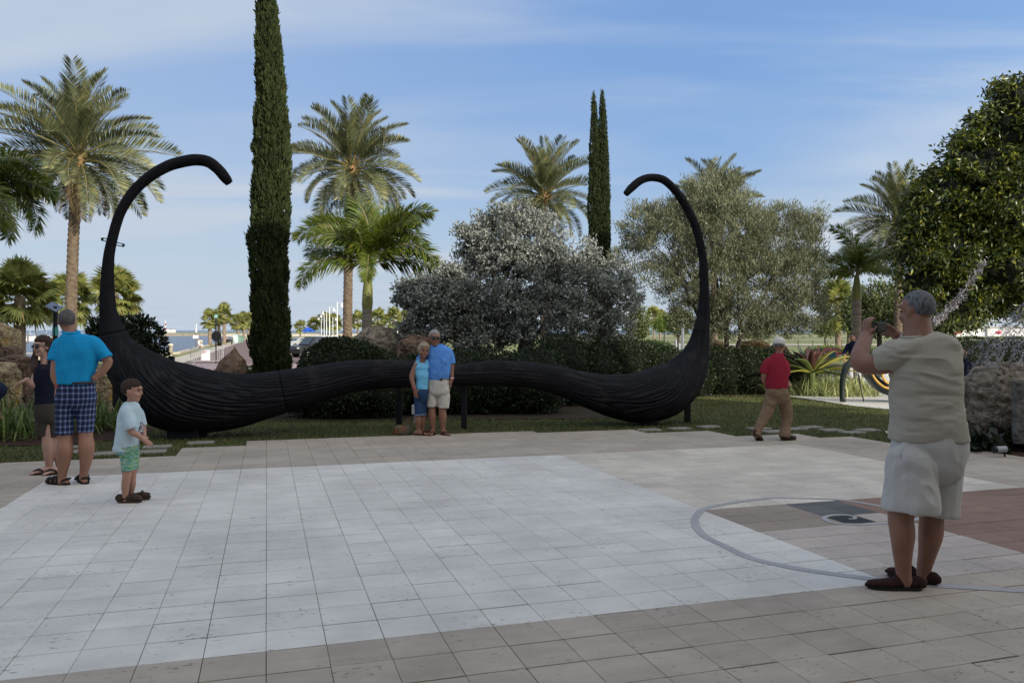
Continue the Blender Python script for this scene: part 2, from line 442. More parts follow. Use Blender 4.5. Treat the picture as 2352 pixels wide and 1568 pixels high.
# promenade pavement and brick road run away beside the water
def along(off, y): return (-22.3 - 0.3 * (y - 52.5) + off, y)
sheet('pavement', [along(-1.9, 44), along(-1.9, 57), along(0, 57), along(0, 44)], M_conc, 0.02)
sheet('pavement', [along(-1.9, 57), along(-1.9, 300), along(0, 300), along(0, 57)], M_conc, 0.02)
sheet('road', [along(0, 34), along(0, 57), along(10, 57), along(10, 34)], M_asph, 0.008)
sheet('road', [along(0, 57), along(0, 300), along(10, 300), along(10, 57)], M_asph, 0.008)
cw = MB()
for k in range(7):
    y = 40.5 + k * 2.1
    P = [along(0.8, y), along(9.0, y), along(9.0, y + 0.95), along(0.8, y + 0.95)]
    cw.add([(a, b, gz(b) + 0.014) for a, b in P], [(0, 1, 2, 3)], None, 0)
    P = [along(0.8, y + 1.05), along(9.0, y + 1.05), along(9.0, y + 1.7), along(0.8, y + 1.7)]
    cw.add([(a, b, gz(b) + 0.014) for a, b in P], [(0, 1, 2, 3)], None, 1)
tag(cw.build('crosswalk_marking', [M_wpaint, M_rpaint]), kind='structure')
# breakwater far out, and the airfield strips on the right
bw = MB()
M_rip = pmat('riprap', (0.20, 0.17, 0.13), (0.32, 0.28, 0.2), scale=0.5, rough=0.95, kind='pos')
bw.shape(loft([(-190, 470, -2.5, 62, 9), (-190, 470, -0.9, 60, 7), (-190, 470, -0.3, 58, 5)], seg=32, e=3), 0)
bw.shape(loft([(-190, 470, -0.5, 56, 4.5), (-190, 470, 0.0, 54, 3.5)], seg=32, e=3), 1)
tag(bw.build('breakwater', [M_rip, M_field]), kind='structure')
bw = MB()
bw.shape(loft([(-95, 430, -2.5, 70, 9), (-95, 430, -0.5, 68, 6)], seg=32, e=3), 0)
bw.shape(loft([(-95, 430, -0.6, 66, 5.5), (-95, 430, -0.15, 64, 3.5)], seg=32, e=3), 1)
tag(bw.build('breakwater', [M_conc, M_field]), kind='structure')
for (y0, y1, m) in ((120, 134, M_conc), (178, 190, M_conc), (300, 330, M_conc)):
    sheet('airstrip', [(0.16 * y0, y0), (1.2 * y0, y0), (1.2 * y1, y1), (0.16 * y1, y1)], m, 0.02)

# garden beds
gravel_poly = [(7.6, 22.8), (7.95, 20.5), (8.1, 18.8), (8.5, 17.8), (11.5, 15.2), (14, 13.6), (24, 13), (24, 34), (9.5, 34), (7.9, 25)]
sheet('gravel_bed', gravel_poly, M_gravel, 0.006)
sheet('gravel_bed', [(5.95, 12.45), (6.35, 13.5), (7.4, 13.2), (8.4, 12.8), (8.8, 11.3), (7.2, 11.6)], M_gravel, 0.006)
mulch_right = [(5.9, 10.6), (6.3, 11.2), (7.0, 12.4), (9, 12.8), (14, 12.4), (14, 9.0), (8.6, 9.6), (7.4, 10.4)]
sheet('mulch_bed', mulch_right, M_mulch, 0.010)
mulch_mid = [(-7.6, 14.9), (-5.0, 15.3), (-3.0, 15.1), (-1.2, 15.5), (1.2, 15.6), (2.6, 15.9), (2.9, 16.9), (3.3, 18.6), (4.6, 21.6), (7.4, 23.0), (7.5, 25), (6, 30), (-8, 30), (-9, 20)]
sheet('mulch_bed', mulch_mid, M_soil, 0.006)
mulch_left = [(-12, 11.4), (-6.6, 11.6), (-5.9, 12.6), (-6.3, 14.0), (-7.6, 14.9), (-9, 20), (-16, 20), (-16, 11)]
sheet('mulch_bed', mulch_left, M_mulch, 0.006)

# ------------------------------------------------------------------ plaza paving: single tiles on a joint bed
A_, B_ = 0.285, 0.2785
O = Vector((-1.187, 3.825, gz(3.825)))
ux, uy = -0.2957, 0.9553
v3 = Vector((uy, -ux, -SL * -ux)).normalized(); u3 = Vector((ux, uy, -SL * uy)); n3 = v3.cross(u3).normalized(); u3 = n3.cross(v3)
MP = Matrix((v3, u3, n3)).transposed().to_4x4(); MP.translation = O
MPi = MP.inverted()
def rowmax(i):
    for a, b in ((-11, 20), (-4, 26), (-1, 29), (15, 31), (21, 30), (25, 28), (29, 25), (31, 23), (33, 16)):
        if i < a: return b
    return 14
def tile_mat(name, c1, c2, pit, vein=0.12, bl=None):
    m, t, bs, out = newmat(name)
    bs.inputs['Roughness'].default_value = 0.72; bs.inputs['Specular IOR Level'].default_value = 0.25
    tcn = t.nodes.new('ShaderNodeNewGeometry'); mp_ = t.nodes.new('ShaderNodeMapping'); mp_.inputs['Rotation'].default_value = (0, 0, -math.atan2(-ux, uy))
    mp_.vector_type = 'POINT'; t.links.new(tcn.outputs['Position'], mp_.inputs[0])
    s1 = t.nodes.new('ShaderNodeMapping'); s1.inputs['Scale'].default_value = (0.55, 2.0, 1); t.links.new(mp_.outputs[0], s1.inputs[0])
    nz = N(t, 'ShaderNodeTexNoise', in_Scale=4.0, in_Detail=9.0, in_Roughness=0.7); t.links.new(s1.outputs[0], nz.inputs[0])
    mr = N(t, 'ShaderNodeMapRange', in_1=0.3, in_2=0.7); t.links.new(nz.outputs[0], mr.inputs[0])
    mx_ = N(t, 'ShaderNodeMix', data_type='RGBA'); mx_.inputs[6].default_value = tuple(c1) + (1,); mx_.inputs[7].default_value = tuple(c2) + (1,)
    t.links.new(mr.outputs[0], mx_.inputs[0])
    src = vary(t, mx_.outputs[2], vein)
    # travertine pits: small dark holes that crowd in some tiles
    s2 = t.nodes.new('ShaderNodeMapping'); s2.inputs['Scale'].default_value = (0.6, 1.25, 1); t.links.new(mp_.outputs[0], s2.inputs[0])
    np_ = N(t, 'ShaderNodeTexNoise', in_Scale=42.0, in_Detail=2.0, in_Roughness=0.5); t.links.new(s2.outputs[0], np_.inputs[0])
    nc = N(t, 'ShaderNodeTexNoise', in_Scale=3.1, in_Detail=3.0); t.links.new(mp_.outputs[0], nc.inputs[0])
    th = N(t, 'ShaderNodeMapRange', in_1=0.3, in_2=0.7, in_3=0.76, in_4=0.60); t.links.new(nc.outputs[0], th.inputs[0])
    gt = N(t, 'ShaderNodeMath', operation='SUBTRACT'); t.links.new(np_.outputs[0], gt.inputs[0]); t.links.new(th.outputs[0], gt.inputs[1])
    ps = N(t, 'ShaderNodeMapRange', in_1=0.0, in_2=0.05, in_3=0.0, in_4=pit * 0.85); t.links.new(gt.outputs[0], ps.inputs[0])
    px_ = N(t, 'ShaderNodeMix', data_type='RGBA'); px_.inputs[7].default_value = (0.06, 0.055, 0.05, 1)
    t.links.new(ps.outputs[0], px_.inputs[0]); t.links.new(src, px_.inputs[6]); src = px_.outputs[2]
    # scuffs and drifted dirt
    nd = N(t, 'ShaderNodeTexNoise', in_Scale=0.9, in_Detail=7.0, in_Roughness=0.7); t.links.new(mp_.outputs[0], nd.inputs[0])
    md = N(t, 'ShaderNodeMapRange', in_1=0.32, in_2=0.68, in_3=0.80, in_4=1.10); t.links.new(nd.outputs[0], md.inputs[0])
    mm = N(t, 'ShaderNodeMix', data_type='RGBA', blend_type='MULTIPLY'); mm.inputs[0].default_value = 1.0
    t.links.new(src, mm.inputs[6]); t.links.new(md.outputs[0], mm.inputs[7])
    t.links.new(mm.outputs[2], bs.inputs['Base Color'])
    bp = N(t, 'ShaderNodeBump', in_Strength=0.25, in_Distance=0.004); t.links.new(nz.outputs[0], bp.inputs['Height']); t.links.new(bp.outputs[0], bs.inputs['Normal'])
    return m
TM = {'white': tile_mat('white_travertine', (0.655, 0.622, 0.565), (0.572, 0.541, 0.49), 0.65, 0.045),
      'taupe': tile_mat('taupe_travertine', (0.425, 0.36, 0.29), (0.345, 0.29, 0.23), 0.65, 0.06),
      'beige': tile_mat('beige_travertine', (0.60, 0.535, 0.445), (0.52, 0.46, 0.38), 0.6, 0.09),
      'red': tile_mat('red_travertine', (0.26, 0.16, 0.118), (0.20, 0.125, 0.093), 0.3, 0.06),
      'mauve': tile_mat('mauve_travertine', (0.47, 0.40, 0.34), (0.40, 0.34, 0.29), 0.6, 0.07),
      'umber': tile_mat('umber_travertine', (0.32, 0.26, 0.205), (0.26, 0.21, 0.165), 0.6, 0.06),
      'slate': tile_mat('slate_tile', (0.125, 0.12, 0.115), (0.09, 0.087, 0.085), 0.2, 0.12),
      'black': tile_mat('black_tile', (0.028, 0.032, 0.033), (0.02, 0.022, 0.024), 0.1, 0.05)}
TK = list(TM)
def zone(i, j):
    if -8 <= i < 13 and 0 <= j < 21: return 'white'
    if 13 <= i < 26 and 8 <= j < 21: return 'beige'
    if 18 <= i < 26 and 0 <= j < 8: return 'red'
    if 13 <= i < 16 and 5 <= j < 8: return 'umber'
    if i == 16 and j == 5: return 'black'
    if 16 <= i < 18 and 6 <= j < 8: return 'slate'
    if 13 <= i < 18 and 0 <= j < 6: return 'mauve'
    return 'taupe'
cells = []
for i in range(-30, 46):
    for j in range(-22, rowmax(i)):
        P = MP @ Vector(((i + .5) * A_, (j + .5) * B_, 0))
        if P.y < 2.0: cells.append((0, i, j)); continue
        px = CX + F * P.x / P.y
        size = F / P.y * math.sqrt(A_ * B_ * (HC - P.z) / P.y)
        inside = -30 < px < 2382 and F * HC / P.y + HZ + 28 < 1600
        cells.append((size if inside else 0, i, j))
cells.sort(reverse=True)
jx = lambda i, j, s: (_h(np.array([i * 7 + s]), np.array([j * 13 + 5]), np.array([s]))[0])
colshift = {i: jx(i, 3, 9) for i in range(-40, 60)}
def tile_box(g, h):
    return bbox(g[0], A_ - g[1], g[2], B_ - g[3], -0.03, h, 0.0018)
variants = {}
def gaps(i, j):
    k = int(jx(i, j, 4) * 5.99)
    G = [(0.0012, 0.0012, 0.0032, 0.0032), (0.002, 0.001, 0.003, 0.0075), (0.001, 0.0018, 0.0036, 0.003), (0.001, 0.0015, 0.0075, 0.0022), (0.0016, 0.0016, 0.0022, 0.0066), (0.001, 0.001, 0.002, 0.0018)]
    return k, G[k]
base = MB()
base.shape(box(-30 * A_, 46 * A_, -22 * B_, 14 * B_, -0.20, -0.0045))
for i0, i1, r in ((-30, -11, 20), (-11, -4, 26), (-4, -1, 29), (-1, 15, 31), (15, 21, 30), (21, 25, 28), (25, 29, 25), (29, 31, 23), (31, 33, 16)):
    base.shape(box(i0 * A_ + 0.0005, i1 * A_ - 0.0005, 14 * B_ + 0.0005, r * B_ - 0.006, -0.20, -0.0045))
plaza = base.build('plaza_paving', M_joint); plaza.matrix_world = MP
tag(plaza, kind='structure')
rest = MB()
for n, (s, i, j) in enumerate(cells):
    z = zone(i, j); k, g = gaps(i, j); hh = (k % 3) * 0.0006
    if n < 300 and s > 0:
        if (z, k) not in variants:
            variants[(z, k)] = MB().shape(tile_box(g, 0.0)).mesh('tile', TM[z])
        link('paving_tile', variants[(z, k)], plaza, (i * A_, j * B_, hh))
    else:
        sh = tile_box(g, 0.0)
        rest.shape(sh, TK.index(z), Matrix.Translation((i * A_, j * B_, hh)))
o = rest.build('paving_tile_field', [TM[k] for k in TK], plaza); o['kind'] = 'stuff'

# inlaid steel spiral
M_band = pmat('steel_inlay', (0.36, 0.345, 0.34), (0.31, 0.295, 0.29), scale=3, rough=0.6, spec=0.4, kind='pos')
def z8(zx, zy):
    P = MPi @ gp(1552.3 + 0.34 * zx, 1110 + 0.34 * zy); return (P.x, P.y)
sp_px = [(1180, 233), (1215, 243), (1235, 226), (1180, 213), (1100, 214), (1055, 236), (1090, 262), (1200, 274), (1440, 272)]
sp_small = [z8(*p) for p in [(1165, 240), (1200, 240), (1212, 228), (1170, 217), (1105, 214), (1040, 218), (1000, 236), (1060, 266), (1200, 277), (1440, 270), (1640, 240), (1640, 205), (1450, 168)]]
sp_big = [z8(*p) for p in [(1450, 168), (1250, 131), (1080, 110), (800, 100), (600, 103), (330, 141), (190, 175), (127, 250), (180, 345), (320, 420), (500, 503), (700, 552), (900, 590), (1290, 642), (1750, 691), (1950, 703), (2352, 726), (2800, 742), (3400, 735)]]
def band(P, w0, w1, name):
    C = catmull(np.array([(a, b, 0) for a, b in P]), 12); w = np.linspace(w0, w1, len(C))
    T = np.gradient(C, axis=0); T /= np.linalg.norm(T, axis=1)[:, None]; S = np.column_stack([-T[:, 1], T[:, 0], 0 * T[:, 0]])
    n = len(C); V = np.vstack([C + S * w[:, None] / 2 + (0, 0, 0.0055), C - S * w[:, None] / 2 + (0, 0, 0.0055), C + S * w[:, None] / 2 - (0, 0, 0.01), C - S * w[:, None] / 2 - (0, 0, 0.01)])
    i = np.arange(n - 1)
    Q = np.vstack([np.column_stack([i, i + n, i + n + 1, i + 1]), np.column_stack([i + 2 * n, i, i + 1, i + 2 * n + 1]), np.column_stack([i + n, i + 3 * n, i + 3 * n + 1, i + n + 1])])
    me = npmesh(name, V, Q, M_band); return link(name, me, plaza)
band(sp_small + sp_big[1:], 0.030, 0.085, 'spiral_inlay')

# stepping stones set into the lawn
M_step = pmat('stepping_stone', (0.26, 0.24, 0.205), (0.20, 0.185, 0.16), scale=6, rough=0.9, bump=0.3, bscale=40, kind='pos')
stp = MB().shape(bbox(-0.19, 0.19, -0.13, 0.13, -0.05, 0.0, 0.012)).mesh('stone', M_step)
steps = [(1491, 985.5, 'pale stepping stone in the grass below the right belly of the moustache'),
         (1560, 982, 'pale stepping stone in the grass left of the black post at the right curl'),
         (1627, 978, 'pale stepping stone in the grass right of the black post at the right curl'),
         (1742, 982, 'pale stepping stone behind the rear foot of the walking man'),
         (1776, 989, 'pale stepping stone between the legs of the walking man'),
         (1826, 983, 'pale stepping stone just right of the walking man front leg'),
         (1862, 979, 'pale stepping stone farthest out in the lawn right of the walking man'),
         (1908, 985.5, 'pale stepping stone fourth from the gravel at the lawn right edge'),
         (1956, 991, 'pale stepping stone touching the paving right of the walking man'),
         (1991, 985.5, 'pale stepping stone nearest the gravel by the photographer'),
         (461, 1014.5, 'pale stepping stone alone in the grass under the left moustache foot'),
         (361, 1023.7, 'pale stepping stone right of the boy hands'),
         (348, 1034.8, 'pale stepping stone beside the boy forearm near the paving'),
         (175, 1024.3, 'pale stepping stone seen between the legs of the man in plaid'),
         (168, 1035, 'pale stepping stone nearer the paving between the plaid man legs'),
         (251, 1038.5, 'pale stepping stone in the grass behind the boy back')]
for px, py, lb in steps:
    P = gp(px, py)
    o = link('stepping_stone', stp, None, (P.x, P.y, P.z + 0.002), (math.atan(-SL), 0, math.atan2(-ux, uy)))
    tag(o, lb, 'stepping stone', 'stepping stones in the lawn')

# lawn blades
M_blade = leafmat('grass_blade', (0.075, 0.11, 0.022), (0.125, 0.135, 0.036), trans=0.2, rough=0.6, c3=(0.16, 0.12, 0.06), f3=0.2)
def inside_poly(P, poly):
    x, y = P[:, 0], P[:, 1]; ins = np.zeros(len(P), bool); n = len(poly)
    for k in range(n):
        x0, y0 = poly[k]; x1, y1 = poly[(k + 1) % n]
        c = ((y0 > y) != (y1 > y)) & (x < (x1 - x0) * (y - y0) / (y1 - y0 + 1e-12) + x0); ins ^= c
    return ins
nb = 230000
X = rng.uniform(-11, 10, nb); Y = 8.0 + (rng.random(nb) ** 1.5) * 16
P = np.column_stack([X, Y, -SL * Y - 0.027])
L = (P - np.array(O)) @ np.array(MP.to_3x3())
ci = np.floor(L[:, 0] / A_); cj = L[:, 1] / B_
rm = np.array([rowmax(q) for q in range(-80, 90)]); keep = cj > rm[np.clip(ci.astype(int) + 80, 0, 169)] + 0.03
for poly in (gravel_poly, mulch_right, mulch_mid, mulch_left): keep &= ~inside_poly(P, poly)
keep &= np.abs(X) < 0.72 * Y + 1.0
dens = fbm(np.column_stack([X * 0.9, Y * 0.9, 0 * X]), 3); keep &= rng.random(nb) < 0.5 + dens
P = P[keep]; n = len(P)
hgt = rng.uniform(0.02, 0.05, n); az = rng.uniform(0, 2 * np.pi, n); wd = 0.006 + 0.004 * rng.random(n)
lean = rng.normal(0, 0.5, (n, 2)) * hgt[:, None]
sx = np.column_stack([np.cos(az), np.sin(az), 0 * az]) * wd[:, None]
V = np.stack([P - sx, P + sx, P + np.column_stack([lean, hgt])], 1).reshape(-1, 3)
me = npmesh('lawn_grass', V, np.arange(3 * n).reshape(-1, 3), M_blade)
tag(link('lawn_grass', me), 'short patchy green and brown grass between the paving and the hedges', 'grass', kind='stuff')

# ------------------------------------------------------------------ museum behind the camera (casts the shade over the plaza)
mb = MB()
M_mus = pmat('board_marked_concrete', (0.42, 0.41, 0.39), (0.35, 0.34, 0.33), scale=1.5, rough=0.85, bump=0.2, kind='pos')
M_glass = pmat('dark_window_glass', (0.03, 0.04, 0.045), (0.04, 0.05, 0.055), scale=0.3, rough=0.08, spec=0.6, kind='pos')
MW = Matrix(((uy, ux, 0, 0), (-ux, uy, 0, 0), (0, 0, 1, 0), (0, 0, 0, 1)))
mus = empty('museum_building', (0, 0, 0), 'grey concrete museum building standing behind the plaza', 'building')
MUS_H, MUS_D, MUS_R = 13.2, 8.0, 21.0
mb.shape(box(-45, MUS_R, -MUS_D - 22, -MUS_D, -1, MUS_H), M=MW)
mb.build('wall', M_mus, mus)
mb = MB().shape(box(-45.3, MUS_R + 0.3, -MUS_D - 22.3, -MUS_D + 0.25, MUS_H + 0.002, MUS_H + 0.5), M=MW); mb.build('roof', M_mus, mus)
wm = MB().shape(box(-1.2, 1.2, -0.05, 0.05, 0, 2.2)).mesh('window', M_glass)
for k in range(16):
    for zz in (1.2, 5.0, 8.6):
        o = link('window', wm, mus); o.matrix_local = MW @ Matrix.Translation((-42 + k * 4.2, -MUS_D + 0.02, zz))
# ================================================================== VEGETATION
M_bark = pmat('grey_bark', (0.11, 0.09, 0.07), (0.05, 0.042, 0.035), scale=9, rough=0.95, bump=0.8, stretch=(1, 1, 0.3))
M_dtrunk = pmat('date_palm_bark', (0.205, 0.155, 0.105), (0.11, 0.08, 0.055), scale=7, rough=0.95, bump=0.6, c3=(0.12, 0.08, 0.05), s3=5, t3=0.58)
M_strunk = pmat('sabal_bark', (0.30, 0.235, 0.17), (0.17, 0.13, 0.095), scale=5, rough=0.95, bump=0.6, stretch=(1, 1, 0.4))
M_shaft = pmat('green_crownshaft', (0.205, 0.205, 0.06), (0.15, 0.165, 0.05), scale=2, rough=0.5, stretch=(3, 3, 0.5))
M_rings = pmat('ringed_trunk', (0.30, 0.255, 0.20), (0.15, 0.125, 0.10), scale=2.2, rough=0.9, stretch=(0.4, 0.4, 5), bump=0.3)
M_date = leafmat('date_leaflet', (0.0975, 0.1170, 0.0546), (0.1599, 0.1716, 0.0819), trans=0.2, rough=0.45, spec=0.4, c3=(0.32, 0.30, 0.12), f3=0.16)
M_rachis = pmat('frond_rib', (0.24, 0.22, 0.085), (0.19, 0.165, 0.065), scale=3, rough=0.6)
M_fox = leafmat('foxtail_leaflet', (0.060, 0.105, 0.014), (0.150, 0.190, 0.024), trans=0.3, rough=0.38, spec=0.5, c3=(0.20, 0.185, 0.03), f3=0.16)
M_sab = leafmat('sabal_leaf', (0.17, 0.20, 0.05), (0.29, 0.30, 0.085), trans=0.35, rough=0.45, c3=(0.32, 0.25, 0.09), f3=0.14)
M_cyp = leafmat('cypress_spray', (0.022, 0.034, 0.012), (0.050, 0.064, 0.020), trans=0.1, rough=0.75, spec=0.15)
M_but = leafmat('silver_leaf', (0.1595, 0.1740, 0.1522), (0.3335, 0.3407, 0.2973), trans=0.1, rough=0.45, spec=0.4, c3=(0.10, 0.12, 0.08), f3=0.18)
M_oli = leafmat('olive_leaf', (0.1067, 0.1232, 0.0583), (0.2464, 0.2508, 0.1496), trans=0.18, rough=0.45, spec=0.4, c3=(0.30, 0.30, 0.21), f3=0.14)
M_fic = leafmat('glossy_dark_leaf', (0.0209, 0.0419, 0.0068), (0.0837, 0.1046, 0.0126), trans=0.25, rough=0.33, spec=0.5, c3=(0.24, 0.24, 0.03), f3=0.2)
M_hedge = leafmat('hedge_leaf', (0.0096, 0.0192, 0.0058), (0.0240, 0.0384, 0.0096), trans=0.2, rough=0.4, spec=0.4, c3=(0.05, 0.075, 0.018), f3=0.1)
M_shrub = leafmat('shrub_leaf', (0.0120, 0.0210, 0.0084), (0.0270, 0.0390, 0.0150), trans=0.15, rough=0.35, spec=0.5)
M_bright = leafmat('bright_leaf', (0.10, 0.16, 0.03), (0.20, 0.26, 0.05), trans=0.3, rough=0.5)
M_mid = leafmat('far_tree_leaf', (0.09, 0.12, 0.04), (0.17, 0.19, 0.075), trans=0.2, rough=0.6)
M_core = pmat('interior_shade_fill', (0.014, 0.018, 0.008), (0.008, 0.01, 0.005), scale=14, rough=1.0, bump=1.0)  # near-black filler: the shade deep inside the leaves is put into its colour
M_strap = leafmat('strap_leaf', (0.07, 0.11, 0.025), (0.15, 0.19, 0.05), trans=0.25, rough=0.4)
M_var = leafmat('variegated_blade', (0.28, 0.33, 0.11), (0.52, 0.52, 0.26), trans=0.3, rough=0.45)

def unit(a): return a / (np.linalg.norm(a, axis=-1, keepdims=True) + 1e-9)
def leaf_quads(rng, P, D, L, Wd, fold=0.15):
    n = len(P); L = np.broadcast_to(L, (n,))[:, None]; Wd = np.broadcast_to(Wd, (n,))[:, None]
    D = unit(D); S = unit(np.cross(D, rng.normal(0, 1, (n, 3)))); Nn = np.cross(S, D)
    V = np.stack([P, P + D * L * 0.45 + S * Wd * 0.5 + Nn * Wd * fold, P + D * L, P + D * L * 0.45 - S * Wd * 0.5 + Nn * Wd * fold], 1).reshape(-1, 3)
    return V, np.arange(4 * n).reshape(-1, 4)
def blob_world(bl, Y):
    """(px,py,rx,ry[,dY[,rdepth]]) in picture units at depth Y -> centre, radii"""
    out = []
    for b in bl:
        px, py, rx, ry = b[:4]; dY = b[4] if len(b) > 4 else 0.0; yy = Y + dY
        sx = rx / F * yy; sz = ry / F * yy; sy = b[5] if len(b) > 5 else (sx + sz) * 0.5
        out.append((np.array(at(px, py, yy)), np.array((sx, sy, sz))))
    return out
def crown(rng, blobs, ncl, per, cr, L, Wd, up=0.15, out_=0.7, rmin=0.55, jit=0.75, droop=0.0):
    w = np.array([(r[0] * r[1] + r[1] * r[2] + r[0] * r[2]) for c, r in blobs]); w = w / w.sum()
    k = rng.choice(len(blobs), ncl, p=w)
    C = np.array([b[0] for b in blobs])[k]; Rr = np.array([b[1] for b in blobs])[k]
    d = unit(rng.normal(0, 1, (ncl, 3)))
    rad = rmin + (1.04 - rmin) * rng.random(ncl) ** 0.6
    cc = C + d * Rr * rad[:, None]
    od = unit(d / Rr)
    crs = cr * rng.uniform(0.6, 1.3, ncl)
    P = np.repeat(cc, per, 0) + np.clip(rng.normal(0, 1, (ncl * per, 3)), -1.7, 1.7) * np.repeat(crs, per)[:, None] * (0.62, 0.62, 0.48)
    D = np.repeat(od, per, 0) * out_ + rng.normal(0, jit, (ncl * per, 3)) + (0, 0, up - droop)
    n = len(P)
    return leaf_quads(rng, P, D, L * rng.uniform(0.7, 1.25, n), Wd * rng.uniform(0.75, 1.2, n))
def limbs(base, targets, r0, rng, trunk_top=None, seg=8, spread=0.15):
    mb = MB()
    base = np.array(base)
    if trunk_top is not None:
        tt = np.array(trunk_top)
        mb.shape(tube([base - (0, 0, 0.15), base * 0.7 + tt * 0.3 + rng.normal(0, 0.02, 3), tt], [r0 * 1.25, r0, r0 * 0.8], seg))
        start = tt
    else: start = base
    for t in targets:
        t = np.array(t); m = start * 0.5 + t * 0.5 + rng.normal(0, spread, 3) * (1, 1, 0.4)
        m[2] += 0.12 * np.linalg.norm(t - start)
        mb.shape(tube([start, m, t], [r0 * 0.62, r0 * 0.4, r0 * 0.1], seg))
        for q in range(2):
            e = t + rng.normal(0, 0.35, 3) * (1, 1, 0.6); mb.shape(tube([m, m * 0.4 + e * 0.6 + (0, 0, 0.1), e], [r0 * 0.28, r0 * 0.18, r0 * 0.05], 6))
    return mb

# ------------------------------------------------------------------ fronds
def frond_mesh(name, L, droop, n, ll, lw, mat, plum=0.0, seed=0, rise=0.0, bare=0.16, fwd=0.75, vee=0.35, hang=0.0):
    rg = np.random.default_rng(seed)
    t = np.linspace(0, 1, 15); ang = rise - droop * t ** 1.4
    ds = L / 14; x = np.concatenate([[0], np.cumsum(np.cos(ang[:-1]) * ds)]); z = np.concatenate([[0], np.cumsum(np.sin(ang[:-1]) * ds)])
    C = np.column_stack([x, 0.03 * L * np.sin(t * 3 + seed), z])
    mb = MB(); mb.shape(tube(C[::2], np.linspace(0.032, 0.006, 8) * (L / 2.6), 5, sub=1, rnd=False), 1)
    tt = np.linspace(bare, 0.995, n)
    Pc = np.column_stack([np.interp(tt, t, C[:, k]) for k in range(3)]); an = np.interp(tt, t, ang)
    T = np.column_stack([np.cos(an), 0 * an, np.sin(an)]); U = np.column_stack([-np.sin(an), 0 * an, np.cos(an)])
    for sgn in (-1, 1):
        for rep in range(2 if plum else 1):
            le = ll * (0.45 + 0.75 * np.sin(np.clip(tt * 0.9 + 0.12, 0, 1) * np.pi) ** 0.7) * rg.uniform(0.85, 1.1, n)
            v = vee + plum * rg.uniform(-1, 1, n)
            D = T * fwd + np.outer(np.full(n, float(sgn)), (0, 1, 0)) * np.cos(v)[:, None] * 0.85 + U * np.sin(v)[:, None] + rg.normal(0, 0.07, (n, 3))
            D = unit(D); W = unit(np.cross(D, T + 1e-3 * U))
            mid = Pc + D * le[:, None] * 0.55; tip = Pc + D * le[:, None]; tip[:, 2] -= hang * le
            mid[:, 2] -= hang * 0.3 * le
            V = np.stack([Pc, mid + T * lw * 0.5, tip, mid - T * lw * 0.5], 1)
            mb.add(V.reshape(-1, 3), np.arange(4 * n).reshape(-1, 4), None, 0)
    return mb.mesh(name, [mat, M_rachis])
def fan_mesh(name, Lp, Lf, ns, mat, seed=0):
    rg = np.random.default_rng(seed); mb = MB()
    P = np.array([(0, 0, 0), (Lp * 0.5, 0, 0.03), (Lp, 0, -0.02)]); mb.shape(tube(P, [0.018, 0.014, 0.01], 4, 2, rnd=False), 1)
    a = np.linspace(-2.15, 2.15, ns) + rg.normal(0, 0.02, ns); le = Lf * (1 - 0.16 * np.abs(a) / 2.15) * rg.uniform(0.9, 1.08, ns)
    D = np.column_stack([np.cos(a), np.sin(a), 0.25 - 0.15 * np.abs(a)]); W = np.column_stack([-np.sin(a), np.cos(a), 0 * a])
    B = np.tile(P[-1], (ns, 1)); w = Lf * 0.075
    m = B + D * le[:, None] * 0.55; tp = B + D * le[:, None]; tp[:, 2] -= le * rg.uniform(0.12, 0.5, ns)
    wz = W * w; up = np.array([0, 0, 0.02])
    V = np.stack([B, m + wz, tp, m - wz], 1).reshape(-1, 3)
    mb.add(V, np.arange(4 * ns).reshape(-1, 4), None, 0)
    return mb.mesh(name, [mat, M_rachis])
DATE = [frond_mesh('frond', 2.95, d, 84, 0.60, 0.045, M_date, seed=s, rise=r_, vee=v_) for s, (d, r_, v_) in enumerate(((0.8, 0.10, .5), (0.95, 0.14, .45), (1.15, 0.2, .4), (0.7, 0.1, .55)))]
M_dry = leafmat('dry_leaflet', (0.20, 0.14, 0.07), (0.30, 0.21, 0.10), trans=0.15, rough=0.7)
DRY = frond_mesh('frond', 2.6, 0.9, 50, 0.42, 0.045, M_dry, seed=9, rise=0.0, vee=0.2, hang=0.3)
FOX = [frond_mesh('frond', 2.8, d, 96, 0.54, 0.052, M_fox, plum=0.9, seed=10 + s, rise=0.35, bare=0.12, fwd=0.55, vee=0.1, hang=0.25) for s, d in enumerate((1.9, 2.3, 1.6))]
FAN = [fan_mesh('frond', 0.8, 0.85, 34, M_sab, seed=20 + s) for s in range(3)]
def put_frond(me, root, loc, az, el, roll, sc_):
    o = link('frond', me, root, loc)
    o.rotation_euler = (Matrix.Rotation(az, 3, 'Z') @ Matrix.Rotation(-el, 3, 'Y') @ Matrix.Rotation(roll, 3, 'X')).to_euler()
    o.scale = (sc_,) * 3; return o
